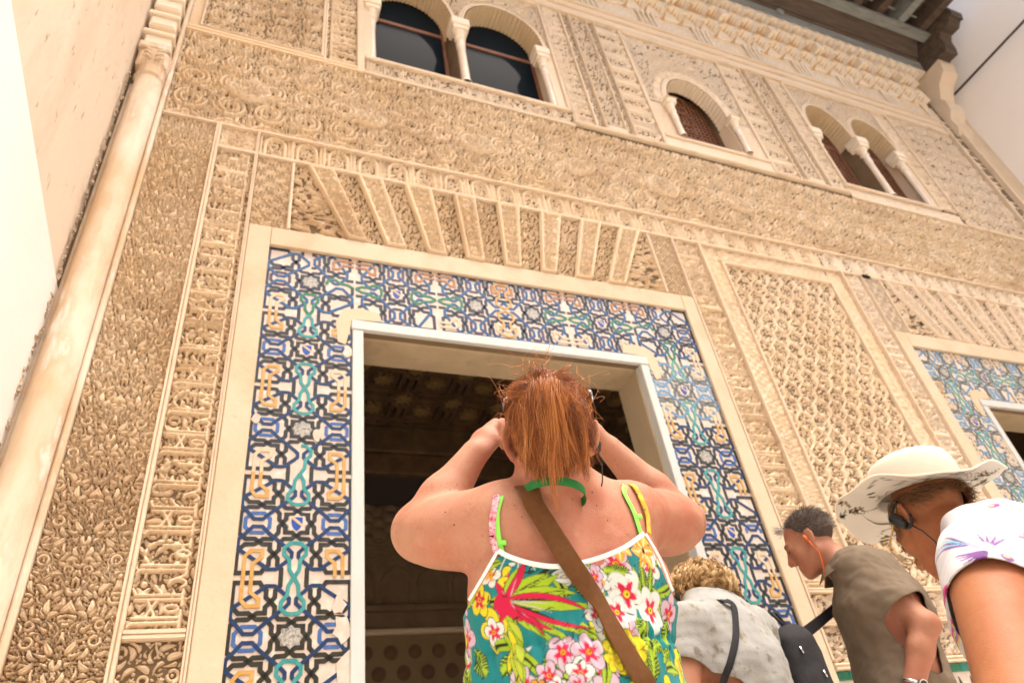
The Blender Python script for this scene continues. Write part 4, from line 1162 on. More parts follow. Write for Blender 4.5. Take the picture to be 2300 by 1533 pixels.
def honey(s, t, ms, mt): return .03 * np.abs(np.sin(ms * 32)) * np.abs(np.sin(mt * 32 + (np.floor(ms * 32 / math.pi) % 2) * 1.57))
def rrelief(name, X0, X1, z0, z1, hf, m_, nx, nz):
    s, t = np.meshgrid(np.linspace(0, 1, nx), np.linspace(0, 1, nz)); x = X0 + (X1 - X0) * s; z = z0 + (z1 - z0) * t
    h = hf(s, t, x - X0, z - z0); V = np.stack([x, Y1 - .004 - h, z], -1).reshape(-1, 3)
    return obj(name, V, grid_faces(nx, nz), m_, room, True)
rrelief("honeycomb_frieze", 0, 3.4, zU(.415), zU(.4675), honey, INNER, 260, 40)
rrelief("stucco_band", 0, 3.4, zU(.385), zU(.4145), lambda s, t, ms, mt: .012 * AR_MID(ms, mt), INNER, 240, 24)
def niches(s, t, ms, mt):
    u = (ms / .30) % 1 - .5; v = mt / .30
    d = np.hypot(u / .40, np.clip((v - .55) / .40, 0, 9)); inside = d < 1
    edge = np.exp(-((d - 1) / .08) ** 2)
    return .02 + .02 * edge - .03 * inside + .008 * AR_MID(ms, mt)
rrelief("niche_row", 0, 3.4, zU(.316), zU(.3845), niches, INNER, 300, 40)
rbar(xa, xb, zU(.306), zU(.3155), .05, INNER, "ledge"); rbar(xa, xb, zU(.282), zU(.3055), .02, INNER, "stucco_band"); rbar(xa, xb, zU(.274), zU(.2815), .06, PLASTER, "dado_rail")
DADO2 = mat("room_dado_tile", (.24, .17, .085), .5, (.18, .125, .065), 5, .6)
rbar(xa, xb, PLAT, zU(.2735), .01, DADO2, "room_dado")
dm = None
for j in range(5):
    for i in range(18):
        x_ = .35 + i * .19 + (.095 if j % 2 else 0); z_ = zU(.2735) - .12 - j * .15
        if dm is None:
            b = MB(); a = [2 * math.pi * k / 12 for k in range(12)]
            V = [(.052 * math.cos(t), -.0155, .052 * math.sin(t)) for t in a] + [(.055 * math.cos(t), -.009, .055 * math.sin(t)) for t in a]
            dm = new_mesh("round_tile", V, [list(range(12))[::-1]] + [[k, (k + 1) % 12, (k + 1) % 12 + 12, k + 12] for k in range(12)]); dm.materials.append(WOOD_DK)
        o = bpy.data.objects.new("round_tile", dm); COL.objects.link(o); o.parent = room; o.location = Vector((x_, Y1, z_)) - wloc(room)
# ================================================================ organic surfaces: blended distance fields meshed with surface nets
def seg_t(P, a, b):
    a = np.asarray(a, float); b = np.asarray(b, float); d = b - a
    t = np.clip(((P - a) @ d) / (d @ d + 1e-12), 0, 1)
    return t, P - a - t[:, None] * d
def cap(a, b, ra, rb, k=.02, ax=None, s=1.0, op='add'):
    """tapered limb; ax,s flatten the section: width along ax is r/s"""
    def f(P):
        t, v = seg_t(P, a, b)
        if ax is not None:
            A = np.asarray(ax, float); v = v + (v @ A)[:, None] * A * (s - 1)
        return np.linalg.norm(v, axis=1) - (ra + (rb - ra) * t)
    return (f, k, op)
def ell(c, r, R=None, k=.02, op='add'):
    c = np.asarray(c, float); r = np.asarray(r, float); M = np.eye(3) if R is None else np.asarray(R)
    def f(P):
        q = (P - c) @ M
        k0 = np.linalg.norm(q / r, axis=1); k1 = np.linalg.norm(q / (r * r), axis=1) + 1e-9
        return k0 * (k0 - 1) / k1
    return (f, k, op)
def chain(pts, radii, k=.02, ax=None, s=1.0):
    return [cap(pts[i], pts[i + 1], radii[i], radii[i + 1], k, ax, s) for i in range(len(pts) - 1)]
def field(prims):
    def F(P):
        d = np.full(len(P), 10.0)
        for f, k, op in prims:
            e = f(P)
            if op == 'add':
                h = np.clip(.5 + .5 * (e - d) / k, 0, 1); d = e * (1 - h) + d * h - k * h * (1 - h)
            else:
                e = -e; h = np.clip(.5 + .5 * (d - e) / k, 0, 1); d = e * (1 - h) + d * h + k * h * (1 - h)
        return d
    return F
def grad(F, P, e=.002):
    g = np.stack([F(P + np.eye(3)[i] * e) - F(P - np.eye(3)[i] * e) for i in range(3)], 1)
    return g / (np.linalg.norm(g, axis=1, keepdims=True) + 1e-12)
def surface_nets(F, lo, hi, h):
    lo = np.asarray(lo, float); n = np.ceil((np.asarray(hi) - lo) / (4 * h)).astype(int)
    nb = n; B = np.stack(np.meshgrid(*[np.arange(q) for q in nb], indexing='ij'), -1).reshape(-1, 3)
    dc = F(lo + (B + .5) * 4 * h)
    D = np.repeat(np.repeat(np.repeat(dc.reshape(nb), 4, 0), 4, 1), 4, 2).astype(np.float32)
    near = B[np.abs(dc) < 4 * h * 2.2]
    off = np.stack(np.meshgrid(*[np.arange(4)] * 3, indexing='ij'), -1).reshape(-1, 3)
    idx = (near[:, None, :] * 4 + off[None]).reshape(-1, 3)
    vals = np.concatenate([F(lo + idx[i:i + 200000] * h) for i in range(0, len(idx), 200000)])
    D[idx[:, 0], idx[:, 1], idx[:, 2]] = vals
    ins = D < 0
    c = np.zeros(tuple(np.array(D.shape) - 1), np.int8)
    for dx in (0, 1):
        for dy in (0, 1):
            for dz in (0, 1):
                c += ins[dx:D.shape[0] - 1 + dx, dy:D.shape[1] - 1 + dy, dz:D.shape[2] - 1 + dz]
    act = np.argwhere((c > 0) & (c < 8))
    vid = np.full(c.shape, -1, np.int32); vid[tuple(act.T)] = np.arange(len(act))
    acc = np.zeros((len(act), 3)); cnt = np.zeros(len(act))
    corners = [(i, j, k) for i in (0, 1) for j in (0, 1) for k in (0, 1)]
    cv = {q: D[act[:, 0] + q[0], act[:, 1] + q[1], act[:, 2] + q[2]] for q in corners}
    for q in corners:
        for ax in range(3):
            if q[ax] == 0:
                r = list(q); r[ax] = 1; r = tuple(r)
                a, b = cv[q], cv[r]; m_ = (a < 0) != (b < 0)
                t = np.where(m_, a / np.where(m_, a - b, 1), 0)
                p = np.array(q, float)[None] + np.eye(3)[ax] * t[:, None]
                acc[m_] += p[m_]; cnt[m_] += 1
    V = lo + (act + acc / cnt[:, None]) * h
    Fs = []
    for ax in range(3):
        sl0 = [slice(0, s_ - 1) for s_ in D.shape]; a = ins
        A = np.take(a, range(0, a.shape[ax] - 1), ax); Bb = np.take(a, range(1, a.shape[ax]), ax)
        e = np.argwhere(A != Bb)
        u, w = (ax + 1) % 3, (ax + 2) % 3
        ok = (e[:, u] > 0) & (e[:, w] > 0) & (e[:, u] < c.shape[u]) & (e[:, w] < c.shape[w]); e = e[ok]
        fl = A[tuple(e.T)]
        def vi(du, dw):
            q = e.copy(); q[:, u] -= du; q[:, w] -= dw; return vid[tuple(q.T)]
        quad = np.stack([vi(1, 1), vi(0, 1), vi(0, 0), vi(1, 0)], 1)
        quad[~fl] = quad[~fl][:, ::-1]; Fs.append(quad)
    Q = np.concatenate(Fs); Q = Q[(Q >= 0).all(1)]
    return V, Q
def keep_faces(V, Q, mask):
    q = Q[mask[Q].all(1)]; used = np.unique(q); mp = np.full(len(V), -1); mp[used] = np.arange(len(used))
    return V[used], mp[q]
def subdivide(V, Q):
    E = np.sort(np.stack([Q, np.roll(Q, -1, 1)], -1).reshape(-1, 2), 1)
    key = E[:, 0].astype(np.int64) * len(V) + E[:, 1]
    uq, inv = np.unique(key, return_inverse=True); ev = np.stack([uq // len(V), uq % len(V)], 1)
    me = V[ev].mean(1); mf = V[Q].mean(1); ei = inv.reshape(-1, 4) + len(V); fi = np.arange(len(Q)) + len(V) + len(uq)
    N = [np.stack([Q[:, i], ei[:, i], fi, ei[:, i - 1]], 1) for i in range(4)]
    return np.concatenate([V, me, mf]), np.concatenate(N)
def relax(V, Q, n=2, w=.5, fix=None):
    E = np.unique(np.sort(np.stack([Q, np.roll(Q, -1, 1)], -1).reshape(-1, 2), 1), axis=0)
    for _ in range(n):
        s = np.zeros_like(V); c = np.zeros(len(V))
        np.add.at(s, E[:, 0], V[E[:, 1]]); np.add.at(s, E[:, 1], V[E[:, 0]])
        c = np.bincount(E.ravel(), minlength=len(V)).astype(float)
        m_ = s / np.maximum(c, 1)[:, None]
        V = V + (m_ - V) * w if fix is None else np.where(fix[:, None], V, V + (m_ - V) * w)
    return V
def smooth_rim(V, Q, n=14):
    """even out the cut edges of an open sheet"""
    he = np.sort(np.stack([Q, np.roll(Q, -1, 1)], -1).reshape(-1, 2), 1); k = he[:, 0].astype(np.int64) * len(V) + he[:, 1]
    u, i, c = np.unique(k, return_index=True, return_counts=True); E = he[i[c == 1]]
    deg = np.bincount(E.ravel(), minlength=len(V)).astype(float); b = deg > 0
    for _ in range(n):
        s = np.zeros_like(V); np.add.at(s, E[:, 0], V[E[:, 1]]); np.add.at(s, E[:, 1], V[E[:, 0]])
        V = np.where(b[:, None], V + .5 * (s / np.maximum(deg, 1)[:, None] - V), V)
    return relax(V, Q, 2, .5, b)
def thicken(V, Q, N, t):
    """closed shell from an open sheet"""
    n = len(V); V2 = np.concatenate([V, V - N * t]); Qb = Q[:, ::-1] + n
    he = np.stack([Q, np.roll(Q, -1, 1)], -1).reshape(-1, 2); key = np.sort(he, 1)
    k = key[:, 0].astype(np.int64) * n + key[:, 1]; u, i, c = np.unique(k, return_index=True, return_counts=True)
    b = he[i[c == 1]]
    side = np.stack([b[:, 1], b[:, 0], b[:, 0] + n, b[:, 1] + n], 1)
    return V2, np.concatenate([Q, Qb, side])
def wrinkle(P, seed, amp, scale, ani=(1, 1, 1)):
    rng = np.random.default_rng(seed); d = np.zeros(len(P))
    for i in range(7):
        k = rng.normal(size=3) * np.array(ani); k *= scale * (1 + .6 * i) / np.linalg.norm(k)
        d += np.sin(P @ k + rng.random() * 6.3 + 1.5 * np.sin(P @ (k[[1, 2, 0]] * .4))) / (1 + .5 * i)
    return amp * d / 2.2
def hit(F, px, py, y0=.4, off=0.0, ymax=6):
    """first point of a surface on the ray through a pixel, lifted by off along its normal"""
    d = ray(px, py); d = d / np.linalg.norm(d); t = y0 / d[1]
    for _ in range(120):
        p = CAM + d * t; e = float(F(p[None])[0])
        if e < .0004: break
        t += max(.0006, e * .6)
        if t > ymax: break
    p = CAM + d * t; n = grad(F, p[None])[0]
    return p + n * off, n
def head_prims(R, c, s=1.0, fem=True, ears=True, ear_out=0.0):
    R = np.asarray(R); c = np.asarray(c, float)
    w = lambda p: c + R @ (np.array(p, float) * s)
    P = []
    def E(p, r, k=.02, op='add', Rl=None): P.append(ell(w(p), np.array(r) * s, R if Rl is None else R @ Rl, k, op))
    def C(a, b, ra, rb, k=.015, op='add'): P.append(cap(w(a), w(b), ra * s, rb * s, k, None, 1, op))
    E((0, -.018, .036), (.074, .096, .084), .02)
    E((0, .030, -.030), (.060, .062, .084), .03)
    for q in (-1, 1):
        C((q * .052, .0, -.052), (q * .022, .062, -.098), .020, .020, .03)
        E((q * .040, .056, -.030), (.024, .024, .022), .02)
    E((0, .074, -.102), (.020, .018, .017), .02)
    C((-.034, .080, .020), (.034, .080, .020), .012, .012, .02)
    C((0, .088, .008), (0, .110, -.034), .0085, .0125, .012)
    E((0, .108, -.038), (.0125, .0125, .0105), .008)
    for q in (-1, 1):
        E((q * .0125, .099, -.042), (.0085, .011, .008), .006)
        E((q * .006, .102, -.0515), (.0038, .006, .005), .003, 'sub')
        E((q * .034, .101, .000), (.017, .014, .0115), .012, 'sub')
        E((q * .033, .077, -.001), (.0145, .0145, .0135), .006)
    C((-.020, .089, -.0665), (.020, .089, -.0665), .0062, .0062, .008); C((-.017, .089, -.079), (.017, .089, -.079), .0066, .0066, .008)
    C((-.022, .099, -.0725), (.022, .099, -.0725), .0022, .0022, .003, 'sub')
    if ears:
        for q in (-1, 1):
            t = math.radians(18); Rl = np.array([[1, 0, 0], [0, math.cos(t), -math.sin(t)], [0, math.sin(t), math.cos(t)]])
            tw = q * .45; Rz = np.array([[math.cos(tw), -math.sin(tw), 0], [math.sin(tw), math.cos(tw), 0], [0, 0, 1]])
            E((q * (.081 + ear_out), -.012, -.006), (.0075, .021, .034), .006, 'add', Rz @ Rl)
            E((q * (.077 + ear_out * .6), -.006, -.036), (.007, .011, .013), .006)
            E((q * (.090 + ear_out), -.006, -.006), (.0075, .010, .017), .004, 'sub', Rz @ Rl)
    return P, w
def arm_prims(sh, el, wr, r0=.05, r1=.042, r2=.028, k=.03):
    mid = (np.asarray(el) * .62 + np.asarray(wr) * .38)
    return [cap(sh, el, r0, r1, k)] + [cap(el, mid, r1 * .98, r1 * .92, .02), cap(mid, wr, r1 * .92, r2, .02)]
def hand_prims(wr, d, back, side, s=1.0, curl=.9, thumb=1):
    """palm along d, back-of-hand direction back, side = towards the thumb; five separate fingers"""
    wr = np.asarray(wr, float); d, back, side = [np.asarray(v, float) / np.linalg.norm(v) for v in (d, back, side)]
    P = [cap(wr, wr + d * .045 * s, .027 * s, .036 * s, .02, back, 1.6), cap(wr + d * .04 * s + side * .018 * s, wr + d * .088 * s + side * .022 * s, .020 * s, .015 * s, .015, back, 1.35),
         cap(wr + d * .04 * s - side * .018 * s, wr + d * .080 * s - side * .026 * s, .020 * s, .014 * s, .015, back, 1.35)]
    for i, (o, L) in enumerate(((.030, .072), (.010, .080), (-.010, .074), (-.029, .058))):
        p = wr + d * (.088 - .004 * abs(i - 1)) * s + side * o * s; L *= s; dd = d.copy(); pts = [p - d * .012 * s]
        for j, f in enumerate((.45, .32, .23)):
            a = curl * (.55 + .45 * j)
            dd = d * math.cos(a) - back * math.sin(a); p = p + dd * L * f; pts.append(p)
        P += chain(pts, [.0092 * s, .0088 * s, .0080 * s, .0066 * s], .004)
    p0 = wr + d * .025 * s + side * .026 * s; p1 = p0 + (d * .6 + side * .7 * thumb - back * .3) * .034 * s; p2 = p1 + (d * .85 - back * .35 + side * .1) * .030 * s; p3 = p2 + (d * .8 - back * .6) * .024 * s
    P += chain([p0, p1, p2, p3], [.014 * s, .0115 * s, .0100 * s, .0080 * s], .008)
    return P
def cut_mesh(name, prims, lo, hi, h, m_, parent, keep=None, disp=None, relax_n=1, thick=0, sub=0, smooth=True):
    F = field(prims); V, Q = surface_nets(F, lo, hi, h)
    if keep is not None: V, Q = keep_faces(V, Q, keep(V))
    if relax_n: V = relax(V, Q, relax_n, .5)
    if keep is not None: V = smooth_rim(V, Q)
    for _ in range(sub): V, Q = subdivide(V, Q); V = relax(V, Q, 1, .35)
    if disp is not None:
        N = grad(F, V, .004); V = V + N * disp(V)[:, None]
    if thick:
        N = grad(F, V, .004); V, Q = thicken(V, Q, N, thick)
    return obj(name, V, Q, m_, parent, smooth), F
def ribbon_on(pts, normals, w, t, name, m_, parent, sub=4, taper=None):
    """strap: smooth band through surface points, lying on their normals"""
    p = np.array(pts, float); n = np.array(normals, float)
    T = np.linspace(0, len(p) - 1, (len(p) - 1) * sub + 1)
    def cr(a):
        out = []
        for t_ in T:
            i = min(int(t_), len(a) - 2); f = t_ - i
            p0, p1, p2, p3 = a[max(i - 1, 0)], a[i], a[i + 1], a[min(i + 2, len(a) - 1)]
            out.append(.5 * ((2 * p1) + (p2 - p0) * f + (2 * p0 - 5 * p1 + 4 * p2 - p3) * f * f + (3 * p1 - p0 - 3 * p2 + p3) * f ** 3))
        return np.array(out)
    p, n = cr(p), cr(n); n /= np.linalg.norm(n, axis=1, keepdims=True)
    tg = np.gradient(p, axis=0); tg /= np.linalg.norm(tg, axis=1, keepdims=True)
    sd = np.cross(tg, n); sd /= np.linalg.norm(sd, axis=1, keepdims=True)
    ww = np.full(len(p), w) if taper is None else np.interp(T, np.arange(len(pts)), taper)
    sec = [(-1, 0), (-1, .8), (-.9, 1), (.9, 1), (1, .8), (1, 0)]
    V = np.concatenate([p + sd * ww[:, None] / 2 * a + n * t * b for a, b in sec]).reshape(len(sec), len(p), 3).transpose(1, 0, 2).reshape(-1, 3)
    F = []; m2 = len(sec)
    for i in range(len(p) - 1):
        for j in range(m2): F.append([i * m2 + j, (i + 1) * m2 + j, (i + 1) * m2 + (j + 1) % m2, i * m2 + (j + 1) % m2])
    F += [list(range(m2)), [(len(p) - 1) * m2 + j for j in range(m2)][::-1]]
    o = obj(name, V, F, m_, parent, False); return auto_smooth(o, 50)
def strands(name, curves, m_, parent, r0=.0007, r1=.00015, tint=None):
    """hair as Cycles curves; curves: list of (n,3) world points"""
    hc = bpy.data.hair_curves.new(name)
    base = np.array(wloc(parent)) if parent is not None else np.zeros(3)
    hc.add_curves([len(c) for c in curves])
    P = np.concatenate(curves) - base
    hc.points.foreach_set("position", P.astype(np.float32).ravel())
    rad = np.concatenate([np.linspace(r0, r1, len(c)) for c in curves]).astype(np.float32)
    a = hc.attributes.get("radius") or hc.attributes.new("radius", 'FLOAT', 'POINT'); a.data.foreach_set("value", rad)
    t = hc.attributes.new("tint", 'FLOAT', 'POINT')
    if tint is None: tint = RNG.random(len(curves))
    tt = np.concatenate([np.full(len(c), tint[i]) for i, c in enumerate(curves)]).astype(np.float32); t.data.foreach_set("value", tt)
    hc.materials.append(m_)
    o = bpy.data.objects.new(name, hc); COL.objects.link(o); o.parent = parent
    return o
def hair_mat(name, dark, mid, light, rough=.42):
    m_ = bpy.data.materials.new(name); m_.use_nodes = True; nt = m_.node_tree; N = nt.nodes; L = nt.links; b = N["Principled BSDF"]
    a = N.new("ShaderNodeAttribute"); a.attribute_name = "tint"
    r = N.new("ShaderNodeValToRGB"); r.color_ramp.elements[0].color = (*dark, 1); r.color_ramp.elements[1].color = (*light, 1)
    e = r.color_ramp.elements.new(.5); e.color = (*mid, 1)
    L.new(a.outputs["Fac"], r.inputs[0]); L.new(r.outputs[0], b.inputs["Base Color"]); b.inputs["Roughness"].default_value = rough; b.inputs["Specular IOR Level"].default_value = .45
    return m_
def skin(name, col, red, freckle=None):
    e = [(red, 4.5, .42, .62, .85), (tuple(np.array(col) * np.array([1.10, 1.16, 1.2])), 22.0, .52, .70, .5), (tuple(np.array(red) * .85), 40.0, .58, .74, .45)]
    if freckle: e.append((freckle, 120.0, .61, .68, .6, 2.0))
    return mat(name, col, .56, tuple(np.array(col) * .90), 9, .6, .3, 420, spec=.24, extra=e, sss=.12)
def shoe(parent, p, d, m_, name="shoe"):
    d = np.array(d, float); d[2] = 0; d /= np.linalg.norm(d); p = np.array(p, float)
    pr = [cap(p + [0, 0, .04] - d * .03, p + [0, 0, .034] + d * .16, .040, .032, .02), cap(p + [0, 0, .09], p + [0, 0, .05], .042, .045, .02)]
    o, _ = cut_mesh(name, pr, p - .3, p + .3, .014, m_, parent, keep=lambda V: V[:, 2] > p[2] + .001); return o
# ================================================================ printed cloth: flat motifs drawn on a canvas in metres, carried to the cloth as vertex colour
class Canvas:
    def __init__(s, x0, x1, y0, y1, mm, bgc):
        s.x0, s.y0, s.mm = x0, y0, mm
        s.w, s.h = int((x1 - x0) / mm), int((y1 - y0) / mm)
        s.a = np.ones((s.h, s.w, 3)) * np.array(bgc)
    def win(s, cx, cy, r):
        i0, i1 = max(0, int((cx - r - s.x0) / s.mm)), min(s.w, int((cx + r - s.x0) / s.mm) + 2)
        j0, j1 = max(0, int((cy - r - s.y0) / s.mm)), min(s.h, int((cy + r - s.y0) / s.mm) + 2)
        if i0 >= i1 or j0 >= j1: return None
        X, Y = np.meshgrid(s.x0 + (np.arange(i0, i1) + .5) * s.mm, s.y0 + (np.arange(j0, j1) + .5) * s.mm)
        return (slice(j0, j1), slice(i0, i1)), X - cx, Y - cy
    def put(s, sl, sd, col, soft=1.0, alpha=1.0):
        m_ = np.clip(.5 + sd / (s.mm * soft), 0, 1)[..., None] * alpha
        s.a[sl] = s.a[sl] * (1 - m_) + np.array(col) * m_
    def ellipse(s, cx, cy, rx, ry, ang, col, line=None, lw=.0012):
        q = s.win(cx, cy, max(rx, ry) * 1.3)
        if q is None: return
        sl, X, Y = q; c, n = math.cos(ang), math.sin(ang); u, v = c * X + n * Y, -n * X + c * Y
        sd = (1 - np.hypot(u / rx, v / ry)) * min(rx, ry)
        if line is not None: s.put(sl, sd + lw, line)
        s.put(sl, sd, col)
    def leaf(s, a, b, w, bend, col, line=None, vein=None, lw=.0010, hatch=None):
        a, b = np.array(a), np.array(b); L = np.linalg.norm(b - a); c0 = (a + b) / 2
        q = s.win(*c0, L * .75)
        if q is None: return
        sl, X, Y = q; t = (b - a) / L; u = (X * t[0] + Y * t[1]) / (L / 2); v = (-X * t[1] + Y * t[0]) - bend * L * (1 - u * u)
        sd = np.where(np.abs(u) < 1, w * (1 - u * u) ** .8 * (1 - .25 * u) - np.abs(v), -1)
        if line is not None: s.put(sl, sd + lw, line)
        s.put(sl, sd, col)
        if hatch is not None: s.put(sl, np.where(sd > 0, (np.sin((u * L * .5 + np.abs(v) * .8) * hatch[1]) - .35) * .002, -1), hatch[0])
        if vein is not None: s.put(sl, np.where(np.abs(u) < .92, w * .16 * (1 - u) - np.abs(v) + .0004, -1), vein)
    def line(s, pts, w, col):
        for (x0, y0), (x1, y1) in zip(pts[:-1], pts[1:]):
            L = math.hypot(x1 - x0, y1 - y0) + 1e-6; q = s.win((x0 + x1) / 2, (y0 + y1) / 2, L * .6 + w * 2)
            if q is None: continue
            sl, X, Y = q; t = ((x1 - x0) / L, (y1 - y0) / L); u = X * t[0] + Y * t[1]; v = -X * t[1] + Y * t[0]
            d = np.hypot(np.maximum(np.abs(u) - L / 2, 0), v); s.put(sl, w - d, col)
    def sample(s, u, v):
        i = np.clip((u - s.x0) / s.mm - .5, 0, s.w - 1.001); j = np.clip((v - s.y0) / s.mm - .5, 0, s.h - 1.001)
        a = np.floor(i).astype(int); b = np.floor(j).astype(int); f = (i - a)[:, None]; g_ = (j - b)[:, None]
        A = s.a
        return (A[b, a] * (1 - f) + A[b, a + 1] * f) * (1 - g_) + (A[b + 1, a] * (1 - f) + A[b + 1, a + 1] * f) * g_
BK = (.012, .014, .013); TEAL = (.010, .235, .250); LIME = (.38, .58, .025); CRIM = (.62, .012, .07); PALE = (.66, .50, .60); WHT = (.74, .80, .75); YEL = (.75, .68, .025); ORG = (.84, .38, .02)
def flower5(c, x, y, r, ang, petal, heart, mid=None, n=5, line=BK):
    for k in range(n):
        a = ang + 2 * math.pi * k / n; px_, py_ = x + math.cos(a) * r * .56, y + math.sin(a) * r * .56
        c.ellipse(px_, py_, r * .50, r * .40, a, petal, line)
    for k in range(n):
        a = ang + 2 * math.pi * k / n
        c.leaf((x, y), (x + math.cos(a) * r * .62, y + math.sin(a) * r * .62), r * .15, .02, heart)
        c.line([(x + math.cos(a + .35) * r * .2, y + math.sin(a + .35) * r * .2), (x + math.cos(a + .3) * r * .62, y + math.sin(a + .3) * r * .62)], .0007, heart)
    if mid is not None:
        c.ellipse(x, y, r * .17, r * .15, 0, mid, None); c.ellipse(x + r * .03, y, r * .06, r * .06, 0, BK)
def dress_canvas():
    c = Canvas(-.42, .42, -.12, .46, .0011, TEAL)
    K = 1 / 3.067 / 1165.0
    def U(x, y): return ((x - 1300) * K, (1481 - y) * K)
    rng = random.Random(21)
    # filler so that no part of the cloth is bare
    for _ in range(330):
        x, y = rng.uniform(-.42, .42), rng.uniform(-.12, .46); t = rng.random(); a = rng.random() * 6.28
        if t < .35: flower5(c, x, y, rng.uniform(.022, .036), a, rng.choice((PALE, WHT, WHT, YEL)), rng.choice((CRIM, CRIM, ORG)), ORG)
        elif t < .7: c.leaf((x, y), (x + .07 * math.cos(a), y + .07 * math.sin(a)), .010, .1, LIME, BK, BK)
        elif t < .85: c.leaf((x, y), (x + .06 * math.cos(a), y + .06 * math.sin(a)), .016, .05, (.02, .05, .02), BK, LIME, hatch=(LIME, 900))
    for (x, y, rx, ry) in ((1050, 800, 190, 60), (980, 1160, 260, 90), (1560, 560, 120, 40), (1150, 1090, 170, 90), (1880, 640, 90, 60), (900, 700, 100, 60)):
        u, v = U(x, y); c.ellipse(u, v, rx * K, ry * K, .15, TEAL)
    # black and white feather scribbles
    for k in range(24):
        x, y = rng.uniform(880, 1330), rng.uniform(640, 900); a = rng.uniform(-.1, .7)
        p0, p1 = U(x, y), U(x + 150 * math.cos(a), y - 150 * math.sin(a))
        c.leaf(p0, p1, rng.uniform(12, 24) * K, rng.uniform(-.12, .12), WHT, BK)
    for k in range(30):
        x, y = rng.uniform(900, 1300), rng.uniform(650, 930); a = rng.uniform(-.1, .8)
        c.leaf(U(x, y), U(x + 110 * math.cos(a), y - 110 * math.sin(a)), rng.uniform(4, 11) * K, rng.uniform(-.1, .1), BK)
    for k in range(10):
        x, y = rng.uniform(840, 1250), rng.uniform(620, 760); c.line([U(x, y), U(x + rng.uniform(-60, 60), y + 90)], .0012, WHT)
    # palm fan
    for (x1, y1, w_) in ((1165, 865, 30), (1090, 860, 24), (1255, 985, 26), (1180, 965, 22), (1430, 1045, 26), (1170, 1260, 22), (1060, 1270, 24), (1000, 1250, 18), (905, 1170, 20), (930, 800, 20), (1270, 1230, 16), (820, 1200, 26)):
        c.leaf(U(800, 985), U(x1, y1), w_ * K, rng.choice((-.05, .06)), LIME, BK); c.leaf(U(810, 990), U((800 + 2 * x1) / 3, (985 + 2 * y1) / 3), 5 * K, 0, BK)
    for (x1, y1, w_) in ((985, 745, 24), (1040, 1180, 20), (980, 1210, 16), (1310, 1190, 14), (1320, 1090, 16), (700, 1010, 20), (760, 860, 22), (870, 1110, 30), (720, 1090, 24)):
        c.leaf(U(790, 980), U(x1, y1), w_ * K, rng.choice((-.08, .08)), CRIM, BK); c.leaf(U(830, 990), U((790 + x1) / 2 + 20, (980 + y1) / 2), 3 * K, 0, PALE)
    u, v = U(775, 1000); c.ellipse(u, v, 60 * K, 66 * K, 0, CRIM)
    for k in range(16):                                                    # yellow-green plumage on the left
        x, y = rng.uniform(700, 800), rng.uniform(1080, 1400); c.leaf(U(x, y), U(x + rng.uniform(-30, 40), y + 130), 20 * K, .1, rng.choice((LIME, YEL, (.5, .62, .05))), BK)
    # crimson and pale pink blossom
    for (x, y, r, pc, hc) in ((1075, 1320, 95, PALE, CRIM), (1235, 1330, 100, PALE, CRIM), (1150, 1440, 80, WHT, CRIM), (960, 1430, 70, PALE, CRIM), (1500, 740, 85, PALE, CRIM), (1650, 790, 100, PALE, CRIM), (1450, 870, 70, PALE, CRIM), (1400, 980, 70, PALE, CRIM), (1380, 1110, 90, WHT, CRIM), (1460, 1170, 90, WHT, CRIM), (1600, 680, 60, PALE, CRIM)):
        u, v = U(x, y); flower5(c, u, v, r * K * 1.1, rng.random() * 6, pc, hc, ORG)
    for (a, b_, w_) in (((1540, 820), (1790, 900), 46), ((1865, 960), (1865, 760), 40), ((1930, 960), (1985, 790), 30), ((1690, 1250), (1830, 1130), 44), ((1760, 1330), (1930, 1270), 40), ((1850, 1400), (1990, 1310), 30)):
        c.leaf(U(*a), U(*b_), w_ * K, .03, (.02, .045, .02), BK, LIME, hatch=(LIME, 1300))
    for (x, y, r) in ((1685, 985, 150), (1925, 1075, 140), (1570, 1090, 110)):
        u, v = U(x, y); flower5(c, u, v, r * K, rng.random() * 6, WHT, CRIM, YEL, line=(.5, .55, .5))
    for (x, y, r) in ((1450, 1290, 100), (1590, 1310, 105), (1480, 1400, 80), (1400, 1380, 70)):
        u, v = U(x, y); flower5(c, u, v, r * K, rng.random() * 6, YEL, (.55, .48, .02), ORG)
    for (x, y, r) in ((1700, 675, 115), (1930, 700, 130), (1820, 620, 80)):
        u, v = U(x, y)
        for k in range(6):
            a = k * 1.047 + x; c.leaf((u, v), (u + r * K * math.cos(a), v + r * K * math.sin(a)), r * K * .26, .06, ORG if k % 2 else (.86, .56, .10), (.70, .16, .02), (.92, .80, .45))
        c.ellipse(u, v, r * K * .12, r * K * .16, 0, BK)
    for k in range(7):                                                     # orange-red hip flowers under the waist
        u, v = U(760 + 60 * k, 1500 + 30 * (k % 2)); flower5(c, u, v, 60 * K, k, rng.choice((ORG, WHT, PALE)), CRIM, YEL)
    for _ in range(260):                                                   # ink strokes over everything
        x, y = rng.uniform(-.40, .40), rng.uniform(-.10, .44); a = rng.uniform(-.4, 1.2); l = rng.uniform(.006, .026)
        c.leaf((x, y), (x + l * math.cos(a), y + l * math.sin(a)), rng.uniform(.0006, .0016), rng.uniform(-.2, .2), BK)
    c.a *= .80
    return c
